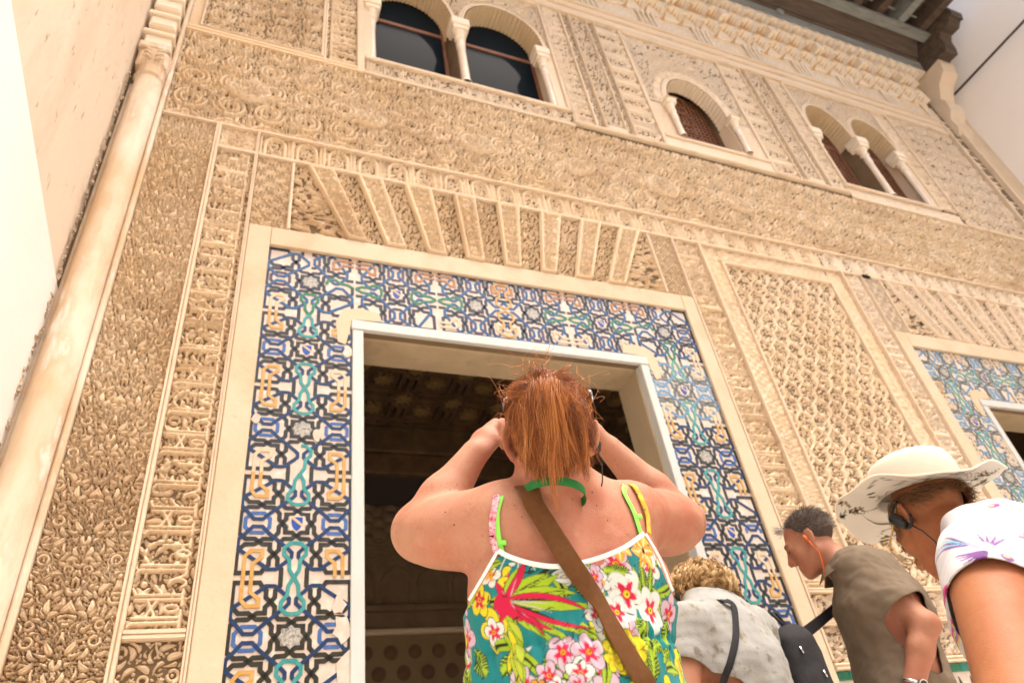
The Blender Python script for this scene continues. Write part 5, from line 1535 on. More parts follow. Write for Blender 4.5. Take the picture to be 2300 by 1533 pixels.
def bird(c, x, y, s, ang, flip, pal):
    """small humming bird in flight; s = body length"""
    ca, sa = math.cos(ang), math.sin(ang)
    def T(u, v):
        v = -v if flip else v
        return (x + (ca * u - sa * v) * s, y + (sa * u + ca * v) * s)
    head, body, wing, tail = pal
    for k in range(7): c.leaf(T(.02, .08), T(-.10 - .09 * k, .95 - .10 * k), .040 * s, .06, tuple(np.array(wing) * (.8 + .06 * k)), None)
    for k in range(5): c.line([T(.0, .12), T(-.10 - .12 * k, .88 - .12 * k)], .0006, tuple(np.array(wing) * .35))
    for k in range(4): c.leaf(T(.05, -.06), T(.25 - .2 * k, -.62 + .05 * k), .035 * s, .05, wing, None)
    for k in range(5): c.leaf(T(-.35, -.05), T(-1.0 - .05 * k, -.30 + .09 * k), .035 * s, .04, tail[k % len(tail)], None)
    c.leaf(T(.32, .03), T(-.48, -.08), .17 * s, -.05, body, None); c.leaf(T(.20, -.04), T(-.40, -.12), .08 * s, -.05, (.86, .86, .90), None)
    p = T(.42, .10); c.ellipse(p[0], p[1], .15 * s, .13 * s, ang, head); p = T(.40, .06); c.ellipse(p[0], p[1], .07 * s, .05 * s, ang, (.85, .65, .10))
    p = T(.47, .12); c.ellipse(p[0], p[1], .03 * s, .03 * s, 0, BK)
    c.line([T(.54, .10), T(.98, .05)], .0007, BK)
def bird_canvas():
    c = Canvas(-.5, .5, -.5, .5, .0012, (.56, .55, .57)); rng = random.Random(33)
    mag, blue, cyan, lime, purp, red = (.62, .03, .22), (.06, .22, .62), (.22, .55, .70), (.50, .60, .06), (.17, .06, .25), (.65, .05, .04)
    pals = [(mag, cyan, (.30, .50, .70), [lime, mag, blue]), ((.25, .40, .05), (.60, .05, .20), mag, [blue, lime, mag]), (red, blue, (.35, .60, .75), [(.7, .6, .05), cyan, red]), (purp, (.45, .35, .5), purp, [purp, cyan]), (mag, (.45, .70, .65), (.4, .7, .62), [cyan, mag])]
    i = 0
    for r in range(9):
        for q in range(9):
            x = -.48 + .125 * q + (.06 if r % 2 else 0) + rng.uniform(-.015, .015); y = -.48 + .125 * r + rng.uniform(-.015, .015)
            bird(c, x, y, rng.uniform(.072, .086), rng.uniform(-2.4, .9), rng.random() < .5, pals[(i * 3 + r) % 5]); i += 1
    return c
def hat_canvas():
    c = Canvas(-.30, .30, -.30, .30, .0012, (.62, .58, .51)); rng = random.Random(8)
    pur, olive, yel = (.055, .025, .05), (.09, .09, .03), (.55, .45, .08)
    for k in range(64):
        a = rng.random() * 6.283; r = rng.uniform(.115, .20); x, y = r * math.cos(a), r * math.sin(a); t = rng.random(); d = rng.random() * 6.28
        if t < .24:
            for q in range(6): b_ = d + q * 1.05; c.leaf((x, y), (x + .015 * math.cos(b_), y + .015 * math.sin(b_)), .0032, .05, rng.choice((pur, pur, (.10, .04, .07))), None)
            c.ellipse(x, y, .004, .004, 0, yel)
            c.leaf((x + .01, y), (x + .03, y + .012), .004, .1, olive)
        elif t < .75:
            p = [(x, y)]
            for q in range(5):
                p.append((p[-1][0] + .008 * math.cos(d + q * .2), p[-1][1] + .008 * math.sin(d + q * .2)))
                c.leaf(p[-1], (p[-1][0] + .008 * math.cos(d + 1.1), p[-1][1] + .008 * math.sin(d + 1.1)), .0016, 0, (.16, .15, .11)); c.leaf(p[-1], (p[-1][0] + .008 * math.cos(d - .9), p[-1][1] + .008 * math.sin(d - .9)), .0016, 0, (.16, .15, .11))
            c.line(p, .0006, (.16, .15, .11))
        else:
            c.leaf((x, y), (x + .016 * math.cos(d), y + .016 * math.sin(d)), .0045, .2, BK); c.leaf((x, y), (x + .014 * math.cos(d + 1.3), y + .014 * math.sin(d + 1.3)), .004, .1, olive)
    return c
# ================================================================ people
CLOTH_PRINT = mat("printed_dress_cloth", (1, 1, 1), .75, attr="Col", spec=.2, sheen=.1)
SHIRT_PRINT = mat("printed_white_shirt", (1, 1, 1), .8, attr="Col", spec=.2, sheen=.1)
HAT_CLOTH = weave(mat("cream_hat_cloth", (.66, .62, .53), .9, spec=.15, attr="Col"), 500, .2)
SKIN1 = skin("fair_tanned_skin", (.46, .235, .150), (.40, .140, .082), (.36, .16, .09))
SKIN2 = skin("ruddy_skin", (.40, .185, .110), (.38, .135, .078))
SKIN3 = skin("freckled_tan_skin", (.36, .145, .064), (.33, .11, .048), (.30, .115, .05))
NEON = mat("neon_green_strap", (.26, .80, .10), .5, spec=.3); LANY = mat("green_lanyard_ribbon", (.010, .14, .028), .6, spec=.3)
STRAP_BR = weave(mat("tan_webbing", (.25, .098, .026), .8, (.31, .135, .042), 90, .6, spec=.25), 420, .9, .0015)
BLACK_PL = mat("black_plastic", (.012, .012, .013), .35, spec=.5); BLACK_CL = weave(mat("black_nylon", (.016, .016, .018), .75, (.03, .03, .032), 60, .5, spec=.3), 500, .4)
GOLD = mat("gold_wire", (.70, .45, .16), .3, metal=.9); CHROME = mat("polished_steel", (.65, .65, .66), .2, metal=1.0); ORANGE_PL = mat("orange_earplug", (.85, .16, .015), .5)
BROWN_LINEN = weave(mat("brown_linen", (.165, .125, .085), .9, (.215, .168, .12), 26, .6, .4, 160, spec=.15, extra=[((.085, .06, .04), 3, .5, .7, .4)]), 420, .35)
GREY_TEE = mat("worn_grey_tee", (.30, .30, .28), .9, (.39, .39, .37), 12, .6, .3, 160, spec=.15, extra=[((.22, .195, .13), 6, .52, .66, .8), ((.15, .13, .09), 24, .57, .68, .7)])
PINK_BAG = mat("pink_cloth", (.75, .30, .30), .8); DENIM = mat("dark_trousers", (.05, .055, .07), .85, (.07, .075, .09), 40, .5); SHOE_M = mat("leather_shoes", (.10, .06, .035), .6)
LASH = mat("dark_lashes", (.02, .012, .01), .6); LIP = None
HAIR_RED = hair_mat("copper_hair", (.095, .026, .006), (.31, .092, .016), (.56, .23, .062)); HAIR_BLOND = hair_mat("blond_hair", (.24, .12, .035), (.54, .34, .13), (.76, .60, .34)); HAIR_GREY = hair_mat("grey_brown_hair", (.05, .035, .027), (.16, .125, .10), (.36, .32, .28)); HAIR_BRN = hair_mat("auburn_brown_hair", (.08, .035, .014), (.18, .085, .033), (.30, .17, .07))
SC_RED = mat("copper_hair_mass", (.15, .045, .010), .7, (.10, .03, .008), 60, .8, .8, 200); SC_BL = mat("blond_hair_mass", (.27, .16, .06), .7, (.14, .07, .025), 50, .8, .8, 120); SC_GR = mat("grey_hair_mass", (.085, .062, .048), .8, (.04, .03, .025), 60, .8, .8, 200); SC_BR = mat("brown_hair_mass", (.13, .06, .025), .7, (.07, .03, .012), 60, .8, .8, 160)
def M3(right, fwd, up): return np.stack([np.array(right, float), np.array(fwd, float), np.array(up, float)], 1)
def legs(root, hips, right, fwd, ground, material, hipw=.10, r=.085, skirt=False):
    right = np.array(right, float); fwd = np.array(fwd, float); fwd[2] = 0; fwd /= np.linalg.norm(fwd); right[2] = 0; right /= np.linalg.norm(right)
    pr = []; feet = []
    for q in (-1, 1):
        h = hips + right * q * hipw; kn = np.array([h[0], h[1], (h[2] + ground) / 2 + .03]) + fwd * .02 + right * q * .005; an = np.array([h[0], h[1], ground + .07]) + right * q * .01
        pr += [cap(h, kn, r, r * .68, .04), cap(kn, an, r * .68, r * .50, .03)]; feet.append(an)
    pr.append(cap(hips - right * hipw * .7, hips + right * hipw * .7, r * 1.25, r * 1.25, .05))
    lo = np.minimum(hips, feet[0]) - .3; hi = np.maximum(hips, feet[0]) + .3
    o, _ = cut_mesh("trousers", pr, [lo[0], lo[1], ground - .05], [hi[0], hi[1], hips[2] + .16], .018, material, root)
    for f in feet: shoe(root, [f[0], f[1], ground], fwd, SHOE_M)

# ---------------------------------------------------------------- red-haired woman taking a picture
c1 = np.array([.606, 1.110, 1.832]); R1 = M3((.885, -.454, -.101), (.465, .866, .184), (.004, -.21, .978))
w1 = empty("person", (.66, 1.20, PLAT), "red-haired person in a bright floral top with both arms raised to take a picture", "person", "visitors before the facade")
C7 = at(1250, 1088, 1.175); UP = at(1270, 1180, 1.20); CH = at(1280, 1300, 1.215); WA = at(1290, 1478, 1.23); PE = WA + np.array([.005, .02, -.20])
SL, SR = at(1112, 1172, 1.185), at(1425, 1160, 1.205); EL1, ER1 = at(945, 1192, 1.32), at(1528, 1172, 1.32); WL, WR = at(1066, 1018, 1.27), at(1368, 1005, 1.30)
rt = SR - SL; rt = rt / np.linalg.norm(rt)
torso1 = [cap(PE, WA, .135, .112, .04, rt, .62), cap(WA, CH, .112, .122, .05, rt, .62), cap(CH, UP, .122, .098, .05, rt, .66), cap(UP, C7, .098, .062, .05, rt, .72),
          cap(SL + rt * .03, SR - rt * .03, .066, .066, .05)]
torso1 += [ell(CH + rt * q * .085 + np.array([0, -.066, .055]), (.060, .045, .080), None, .035) for q in (-1, 1)]
torso1 += [cap(CH + np.array([0, -.150, -.10]), UP + np.array([0, -.128, .0]), .026, .022, .045, None, 1, 'sub')]          # shoulder blades
torso1 += [ell(CH + rt * q * .135 + np.array([0, -.01, -.045]), (.06, .075, .07), None, .05) for q in (-1, 1)]            # flesh below the armpit
hp, hw = head_prims(R1, c1, .98, ear_out=.010)
skin1 = torso1 + [cap(C7 + np.array([0, .015, -.02]), hw((0, -.03, -.07)), .058, .054, .03)] + hp
for q, sh, el, wr in ((-1, SL, EL1, WL), (1, SR, ER1, WR)):
    skin1 += [cap(sh, el, .070, .060, .04), ell(sh * .42 + el * .58 + np.array([0, .0, -.018]), (.085, .07, .055), None, .05)]
    mid = el * .6 + wr * .4; skin1 += [cap(el, mid, .056, .048, .012), cap(mid, wr, .048, .030, .025)]
dl = hw((-.06, .19, .01)) - WL; skin1 += hand_prims(WL, dl * .7 + np.array([.02, 0, .14]), np.array([-.55, -.75, .25]), np.array([.3, .2, .9]), 1.02, 1.15)
dr = hw((.06, .19, .01)) - WR; skin1 += hand_prims(WR, dr * .7 + np.array([-.02, 0, .12]), np.array([.75, -.55, .2]), np.array([-.3, .2, .9]), 1.0, 1.15)
B1, F1 = cut_mesh("body", skin1, [.20, .92, 1.28], [1.16, 1.62, 2.08], .0052, SKIN1, w1, relax_n=2)
# dress, cut along the neckline and the armholes
NECK_PX = [(1000, 1420), (1040, 1382), (1058, 1345), (1092, 1290), (1118, 1240), (1150, 1253), (1200, 1268), (1260, 1272), (1330, 1258), (1400, 1232), (1444, 1197), (1478, 1255), (1508, 1330), (1530, 1375), (1600, 1430)]
nx = np.array(NECK_PX, float)
def dress_keep(V):
    p = proj(V); yl = np.interp(p[:, 0], nx[:, 0], nx[:, 1])
    front = V[:, 1] > 1.215
    return np.where(front, V[:, 2] < CH[2] - .055 + .10 * np.clip(1 - np.abs((V - CH) @ rt) / .17, 0, 1), p[:, 1] > yl) & (V[:, 2] > PE[2] - .10)
dress_pr = torso1[:4] + torso1[5:] + [cap(WA - rt * .05 + np.array([0, 0, -.035]), WA + rt * .05 + np.array([0, 0, -.035]), .135, .135, .02, None), cap(PE - rt * .07, PE + rt * .07, .15, .15, .06)]
dress_pr = [((lambda f: (lambda P: f(P) - .0065))(f), k, op) for f, k, op in dress_pr]
def dress_disp(P):
    near_w = np.exp(-((P[:, 2] - WA[2] + .005) / .035) ** 2)
    a = np.arctan2(P[:, 1] - CH[1], P[:, 0] - CH[0])
    return wrinkle(P, 3, .0016, 26, (1, 1, 1.8)) + near_w * .0035 * np.sin(a * 46 + P[:, 2] * 30) - .006 * np.exp(-((P[:, 2] - WA[2]) / .010) ** 2) + .002
D_, FD = cut_mesh("floral_top", dress_pr, [.25, .92, 1.0], [1.1, 1.55, 1.75], .0046, CLOTH_PRINT, w1, keep=dress_keep, disp=dress_disp, relax_n=2, sub=1)
dv = np.empty(len(D_.data.vertices) * 3, np.float32); D_.data.vertices.foreach_get("co", dv); dv = dv.reshape(-1, 3) + np.array(wloc(w1))
DC = dress_canvas()
ang = np.arctan2((dv - CH) @ rt, -(dv[:, 1] - 1.235) * 1.35); uu = ang * .235
color_attr(D_, DC.sample(uu + .07, dv[:, 2] - (at(1290, 1533, 1.10)[2])))
# neckline binding
def onb(px, py, off=.004, F=None, y0=.7): return hit(F or FB1, px, py, y0, off)
FB1 = F1
def strap1(name, pl, w, t, m_, off=.0035, extra0=(), extra1=(), F=None, taper=None, sub=5):
    P = []; N = []
    for p, n in extra0: P.append(p); N.append(n)
    for px, py in pl:
        p, n = hit(F or F1, px, py, .7, off); P.append(p); N.append(n)
    for p, n in extra1: P.append(p); N.append(n)
    return ribbon_on(P, N, w, t, name, m_, w1, sub, taper)
BIND = mat("white_binding", (.70, .73, .71), .8)
FDB = field(dress_pr + [(f, k, o) for f, k, o in skin1])
strap1("neckline_binding", [(1122, 1240), (1150, 1254), (1200, 1268), (1255, 1272), (1330, 1258), (1400, 1232), (1442, 1200)], .0085, .0025, BIND, .004, F=FDB)
strap1("armhole_binding", [(1058, 1347), (1090, 1293), (1119, 1242)], .006, .002, BIND, .004, F=FDB)
strap1("armhole_binding", [(1446, 1200), (1478, 1256), (1506, 1326)], .006, .002, BIND, .004, F=FDB)
def over(p, n, q): return [(p + np.array([0, .05, .012]), np.array([0, -.1, 1.0])), (p + np.array([0, .11, -.03]), np.array([0, .8, .5]))]
pA, nA = hit(F1, 1112, 1118, .7, .004); pB, nB = hit(F1, 1408, 1092, .7, .004); pC, nC = hit(F1, 1188, 1098, .7, .006)
SH_PRINT = mat("floral_strap", (.72, .62, .68), .8, (.55, .03, .10), 90, 1.0, extra=[(BK, 130, .60, .64, 1.0)]); SH_PRINT2 = mat("floral_strap_orange", (.78, .50, .05), .8, (.80, .28, .02), 60, 1.0, extra=[((.05, .10, .20), 70, .60, .66, 1.0)])
strap1("shoulder_strap", [(1110, 1150), (1107, 1185), (1112, 1220), (1122, 1250)], .0125, .003, SH_PRINT, .0045, extra0=over(pA + np.array([.004, .004, 0]), nA, 0)[::-1] + [(pA + np.array([.004, .002, .002]), nA)])
strap1("shoulder_strap", [(1440, 1130), (1450, 1165), (1452, 1200)], .0125, .003, SH_PRINT2, .0045, extra0=over(pB + np.array([.012, .004, 0]), nB, 0)[::-1] + [(pB + np.array([.014, .003, .0]), nB)])
strap1("bra_strap", [(1117, 1150), (1119, 1195), (1126, 1228), (1134, 1252)], .0095, .002, NEON, .0035, extra0=[(pA + np.array([.016, .10, -.03]), np.array([0, .8, .5])), (pA + np.array([.016, .05, .010]), np.array([0, -.1, 1.])), (pA + np.array([.014, .002, .002]), nA)])
strap1("bra_strap", [(1400, 1110), (1420, 1150), (1433, 1190), (1440, 1212)], .0115, .002, NEON, .0035, extra0=[(pB + np.array([-.01, .10, -.03]), np.array([0, .8, .5])), (pB + np.array([-.01, .05, .010]), np.array([0, -.1, 1.])), (pB + np.array([-.008, .003, .0]), nB)])
for px, py in ((1429, 1162), (1130, 1218)):
    p, n = hit(F1, px, py, .7, .0062); b = MB(); b.box(p - np.array([.0075, .0025, .0045]), p + np.array([.0075, .002, .0045]), .001); b.build("strap_slider", NEON, w1)
# bag strap across the back (the bag itself hangs below the frame)
FDS = FDB
P = [(pC + np.array([.005, .13, -.10]), np.array([0, .9, .4])), (pC + np.array([.0, .055, .004]), np.array([0, .2, 1.]))]
N = [n for _, n in P]; P = [p for p, _ in P]
for px, py in ((1184, 1100), (1200, 1140), (1240, 1205), (1285, 1275), (1335, 1350), (1380, 1430), (1425, 1505), (1450, 1545)):
    p, n = hit(FDS, px, py, .7, .0075); P.append(p); N.append(n)
P.append(P[-1] + np.array([.07, .05, -.13])); N.append(np.array([.7, -.6, .2])); P.append(P[-1] + np.array([.02, .05, -.16])); N.append(np.array([.9, -.3, .1]))
bag = empty("shoulder_bag", tuple(P[-1]), "wide tan webbing bag strap worn diagonally across the back of the floral top", "bag")
ribbon_on(P, N, .038, .0035, "strap", STRAP_BR, bag, 6)
bb, _ = cut_mesh("pouch", [cap(P[-1] + np.array([.03, -.08, -.10]), P[-1] + np.array([.03, .10, -.10]), .07, .07, .03, np.array([1., 0, 0]), 1.6)], P[-1] - .35, P[-1] + .3, .012, STRAP_BR, bag)
# lanyard round the neck
P = []; N = []
nb_ = hw((0, -.055, -.115))
for k in range(9):
    a = math.radians(-150 + 300 * k / 8) ; d = R1 @ np.array([math.sin(a), -math.cos(a), 0])
    P.append(nb_ + d * .062 + np.array([0, .012, -.002 - .02 * (1 - math.cos(a)) / 2 * 1.6])); N.append(d)
lan1 = ribbon_on(P, N, .016, .0015, "lanyard", LANY, w1, 4)
# sunglasses pushed up on the hair
sg1 = empty("sunglasses", tuple(hw((0, .03, .12))), "dark sunglasses pushed up on top of the copper red hair", "sunglasses")
for q in (-1, 1):
    b = MB(); V = []; n_ = 20
    prof = [(0, .006), (.5, .005), (.85, .002), (1, -.002), (1.0, -.005), (0, .001)]
    for r, z in prof:
        for k in range(n_):
            a = 2 * math.pi * k / n_; V.append(hw((q * .040 + r * .036 * math.cos(a), .052 + z * 1.5 + .012 * (1 - r), .122 + r * .027 * math.sin(a))))
    F = [[i * n_ + k, i * n_ + (k + 1) % n_, (i + 1) * n_ + (k + 1) % n_, (i + 1) * n_ + k] for i in range(len(prof) - 1) for k in range(n_)]
    obj("lens", V, F, BLACK_PL, sg1, True)
    b = MB(); b.tube([hw((q * .075, .052, .125)), hw((q * .088, .03, .110)), hw((q * .094, -.02, .075)), hw((q * .092, -.055, .045))], [.004, .0042, .0035, .003], 6); b.build("temple_arm", BLACK_PL, sg1, True)
    b = MB(); b.tube([hw((q * .089, .026, .106)), hw((q * .092, .0, .092))], .0052, 6); b.build("hinge_trim", CHROME, sg1, True)
b = MB(); b.tube([hw((-.012, .066, .128)), hw((0, .07, .132)), hw((.012, .066, .128))], .004, 6); b.build("bridge", BLACK_PL, sg1, True)
ep = empty("earpiece", tuple(hw((.092, -.005, -.03))), "small black earpiece with a thin cord in the right ear of the red-haired person", "earpiece", "audio earpieces worn by the visitors")
b = MB(); b.tube([hw((.086, .0, -.012)), hw((.095, -.004, -.024)), hw((.094, -.008, -.040))], [.007, .009, .006], 8); b.build("ear_bud", BLACK_PL, ep, True)
b = MB(); b.tube([hw((.094, -.008, -.040)), hw((.100, .0, -.065)), hw((.098, .012, -.095)), hw((.085, .04, -.14))], .0014, 6); b.build("cord", BLACK_PL, ep, True)
cam1 = empty("camera", tuple((WL + WR) / 2 + np.array([0, .1, .06])), "compact camera held up in both hands before the red-haired person's face", "camera")
pc = hw((0, .21, .01)); b = MB(); b.box(pc - np.array([.05, .012, .03]), pc + np.array([.05, .012, .03]), .006); b.build("camera_body", BLACK_PL, cam1)
b = MB(); b.lathe([(.024, 0), (.024, .02), (.018, .022)], (0, 0, 0), 16); v = np.concatenate(b.v); obj("lens", np.stack([v[:, 0] + pc[0], v[:, 2] + pc[1] + .0125, v[:, 1] + pc[2]], 1), b.f, BLACK_PL, cam1, True)
legs(w1, PE + np.array([0, .0, -.02]), rt, (0, 1, 0), PLAT, CLOTH_PRINT_L if 'CLOTH_PRINT_L' in globals() else mat("printed_trouser_cloth", TEAL, .8, LIME, 22, 1.0, extra=[(CRIM, 16, .55, .6, 1.0), (WHT, 12, .58, .62, 1.0), (BK, 30, .6, .64, 1.0)]), .09, .095)
# hair mass and strands
hm = [ell(hw((0, -.026, .036)), (.0775, .096, .086), R1, .02), ell(hw((0, -.066, -.030)), (.062, .046, .072), R1, .03), ell(hw((0, -.088, .045)), (.040, .034, .034), R1, .02)]
hk = lambda V: (((V - c1) @ R1)[:, 1] < .055 - .5 * np.clip(((V - c1) @ R1)[:, 2] * -1, 0, .2)) 
HB, FH = cut_mesh("hair", hm, c1 - .2, c1 + .2, .006, SC_RED, w1, keep=hk)
def wavy(p, amp, seed, n):
    r = np.random.default_rng(seed); t = np.linspace(0, 1, n)[:, None]
    o = sum(r.normal(size=(1, 3)) * np.sin(t * (3 + 4 * q) + r.random() * 6) / (1 + q) for q in range(3))
    return p + o * amp * t
cur = []; tint = []
rg = np.random.default_rng(5)
knot = np.array([-.006, -.112, .062])
FHs = field(hm)
def on_hair(loc, off=.003):
    """push a head-local point out to the hair surface"""
    p = hw(loc)
    for _ in range(6):
        e = float(FHs(p[None])[0]); n = grad(FHs, p[None], .004)[0]; p = p - n * (e - off)
    return p
def push_out(P, off):
    e = FHs(P); n = grad(FHs, P, .004); return P + n * np.maximum(off - e, 0)[:, None]
def lock(path, nst, w0, w1, seed, amp, base, off):
    """a lock of hair: neighbouring strands that draw together towards the tip"""
    r = np.random.default_rng(seed); n = len(path); t = np.linspace(0, 1, n)[:, None]
    sway = sum(r.normal(size=(1, 3)) * np.sin(t * (3 + 4 * q) + r.random() * 6) / (1 + q) for q in range(3)) * amp * t
    for _ in range(nst):
        o = r.normal(size=(1, 3)) * (w0 * (1 - t) + w1 * t) + r.normal(size=(1, 3)) * .0025 * np.sin(t * 9 + r.random() * 6) * t
        P = push_out(path + sway + o, off * r.uniform(.3, 1.3)); L_ = max(4, int(n * r.uniform(.75, 1.0)))
        cur.append(P[:L_]); tint.append(np.clip(base + .13 * r.normal(), 0, 1))
n_ = 13; t = np.linspace(0, 1, n_)[:, None]
def bez(a, m_, b): return (1 - t) ** 2 * a + 2 * t * (1 - t) * m_ + t ** 2 * b
for i in range(300):                                      # combed up and back to the twist
    a = rg.uniform(0, 2 * math.pi)
    st = np.array([.074 * math.cos(a), .015 + .03 * rg.normal(), .036 + .080 * math.sin(a)])
    if st[2] < .0: st[1] = -.055 + .015 * rg.normal(); st[0] = np.clip(st[0], -.066, .066)
    en = knot + rg.normal(size=3) * np.array([.014, .006, .012]); m_ = (st + en) / 2; m_ = m_ / np.linalg.norm(m_) * .15
    lock(c1 + bez(st, m_, en) @ R1.T, 24, .0058, .0040, i, .004, np.clip(.40 + .2 * rg.normal(), 0, 1), .006)
for i in range(270):                                      # loose lengths falling from the twist to the nape
    x = np.clip(rg.normal() * .032, -.066, .066)
    st = np.array([x * .75, -.085 - .035 * math.exp(-(x / .05) ** 2) + .006 * rg.normal(), .055 + .028 * rg.random() - abs(x) * .55])
    L_ = rg.uniform(.45, 1.0); en = np.array([x * 1.0 + rg.normal() * .016, -.088 + .010 * rg.normal(), .045 - .185 * L_])
    m_ = np.array([(st[0] + en[0]) / 2 + rg.normal() * .012, -.132 + .014 * rg.normal(), .02 + .02 * rg.normal()])
    lock(c1 + bez(st, m_, en) @ R1.T, 28, .0060, .0028, 900 + i, .009, np.clip(.52 + .24 * rg.normal() + .12 * math.sin(x * 110), 0, 1), .012)
for i in range(16):                                       # the thick tail lying over the clip
    x = .004 + rg.normal() * .008; st = np.array([x, -.118, .066]); en = np.array([x * 1.6 + rg.normal() * .010, -.104, -.115 + .03 * rg.normal()])
    lock(c1 + bez(st, np.array([x * 1.2, -.172, .02]), en) @ R1.T, 46, .0045, .0035, 1900 + i, .008, np.clip(.72 + .15 * rg.normal(), 0, 1), .016)
t = np.linspace(0, 1, 9)[:, None]
for i in range(34):                                       # tuft and loose ends round the clip
    side = rg.choice(3, p=[.5, .26, .24]); a = {0: 1.50 + rg.normal() * .55, 1: math.pi + .15 + rg.normal() * .35, 2: -.12 + rg.normal() * .35}[side]
    Lk = rg.uniform(.012, .036) if side == 0 else rg.uniform(.040, .070)
    st = knot + np.array([.016 * math.cos(a) + .008 * rg.normal(), .006 * rg.normal(), .016 * math.sin(a) + .008 * rg.normal()])
    en = st + np.array([Lk * math.cos(a), .012 * rg.random(), Lk * math.sin(a)]); m_ = (st + en) / 2 + np.array([0, -.016, .006])
    lock(c1 + bez(st, m_, en) @ R1.T, 24, .0050, .0022, 2900 + i, .0015, np.clip(.50 + .2 * rg.normal(), 0, 1), .006)
for i in range(80):                                      # fly-aways
    a = rg.uniform(-.6, math.pi + .6); st = np.array([.076 * math.cos(a), -.06 + .05 * rg.normal(), .035 + .082 * math.sin(a)])
    en = st * (1 + rg.uniform(.04, .22)) + rg.normal(size=3) * .018
    q = st * (1 - t) + en * t; cur.append(wavy(c1 + q @ R1.T, .02, 30000 + i, 9)); tint.append(.7)
strands("hair_strands", cur, HAIR_RED, HB, .00060, .00022, np.array(tint)); HB.children[0]["kind"] = "stuff"
# moles on back and arms
for px, py in ((1120, 1130), (1172, 1160), (1020, 1178), (1155, 1135), (1330, 1105), (1340, 1135), (1365, 1168), (1010, 1100), (1025, 1088), (1000, 1150), (1410, 1200), (1285, 1120)):
    p, n = hit(F1, px, py, .6, -.0002); 
    b = MB(); a = np.cross(n, [0, 0, 1.]); a /= np.linalg.norm(a); c_ = np.cross(n, a); r = random.uniform(.0011, .0022)
    b.add([p + n * .0005 + (a * math.cos(t) + c_ * math.sin(t)) * r for t in np.arange(6) * 1.047], [[0, 1, 2, 3, 4, 5]]); b.build("mole", MOLE if 'MOLE' in globals() else LASH, w1)
# ---------------------------------------------------------------- generic helpers for the other three
def ear_hook(name, w_, q, label, cord_to, big=True):
    r = empty(name, tuple(w_((q * .09, -.01, -.01))), label, "earpiece", "audio earpieces worn by the visitors")
    b = MB(); a = np.linspace(-2.6, 2.2, 18); b.tube([w_((q * .092, -.014 + .023 * math.cos(t), -.010 + .040 * math.sin(t))) for t in a], .0038, 8); b.build("ear_hook", BLACK_PL, r, True)
    b = MB(); b.tube([w_((q * .094, .010, .010)), w_((q * .099, .004, -.004)), w_((q * .098, -.002, -.022)), w_((q * .094, -.008, -.040))], [.010, .015, .014, .006], 10); b.build("ear_bud", BLACK_PL, r, True)
    b = MB(); b.tube([w_((q * .094, -.016, -.046))] + [np.array(p) for p in cord_to], .0017, 6); b.build("cord", BLACK_PL, r, True)
    return r
def neck_band(name, w_, R, c, m_, parent, r=.062, z=-.125, wdt=.018, drop=.03, y=-.035):
    P = []; N = []
    for k in range(11):
        a = math.radians(-160 + 320 * k / 10); d = R @ np.array([math.sin(a), -math.cos(a), 0])
        P.append(w_((0, y, z)) + d * r + R @ np.array([0, 0, -drop * (1 - math.cos(a)) / 2])); N.append(d)
    return ribbon_on(P, N, wdt, .0016, name, m_, parent, 4)

# ---------------------------------------------------------------- blond person in a worn grey T-shirt
c2 = np.array([1.525, 2.001, 1.775]); R2 = M3((.912, .39, -.12), (-.34, .815, -.47), (-.085, .47, .878))
R2[:, 0] /= np.linalg.norm(R2[:, 0]); R2[:, 1] -= R2[:, 0] * (R2[:, 0] @ R2[:, 1]); R2[:, 1] /= np.linalg.norm(R2[:, 1]); R2[:, 2] = np.cross(R2[:, 0], R2[:, 1])
w2 = empty("person", (1.55, 1.98, PLAT), "blond curly-haired person in a worn grey T-shirt, back turned, beside the tiled door jamb", "person", "visitors before the facade")
h2, hw2 = head_prims(R2, c2, .96)
S2L, S2R = at(1538, 1412, 1.83), at(1694, 1416, 1.98); r2 = (S2R - S2L) / np.linalg.norm(S2R - S2L)
m2_ = (S2L + S2R) / 2; C72 = at(1590, 1352, 1.93); W2_ = m2_ + np.array([.01, -.01, -.36]); P2_ = W2_ + np.array([.01, .0, -.2])
t2 = [cap(P2_, W2_, .135, .120, .04, r2, .66), cap(W2_, m2_ - np.array([0, 0, .10]), .120, .125, .05, r2, .68), cap(m2_ - np.array([0, 0, .10]), m2_, .125, .088, .05, r2, .68), cap(m2_, C72, .088, .06, .05, r2, .75), cap(S2L + r2 * .02, S2R - r2 * .02, .062, .062, .05)]
E2L, E2R = at(1535, 1600, 1.80), at(1722, 1560, 2.02)
W2L, W2R = E2L + np.array([.02, .16, -.15]), E2R + np.array([-.08, .16, -.14])
b2 = t2 + [cap(C72 + np.array([0, .01, -.02]), hw2((0, -.03, -.07)), .056, .052, .03)] + h2
for s_, e_, w_ in ((S2L, E2L, W2L), (S2R, E2R, W2R)): b2 += arm_prims(s_, e_, w_, .056, .043, .028); b2 += hand_prims(w_, w_ - e_, np.array([0, -.3, 1.]), r2 * (1 if s_ is S2L else -1), .95, .5)
cut_mesh("body", b2, [1.1, 1.55, 1.0], [2.1, 2.5, 2.0], .0085, SKIN2, w2, relax_n=2)
sl2 = [cap(S2L, S2L * .62 + E2L * .38, .074, .066, .03), cap(S2R, S2R * .60 + E2R * .40, .074, .066, .03)]
tp2 = [((lambda f: (lambda P: f(P) - .014))(f), k, op) for f, k, op in t2] + sl2
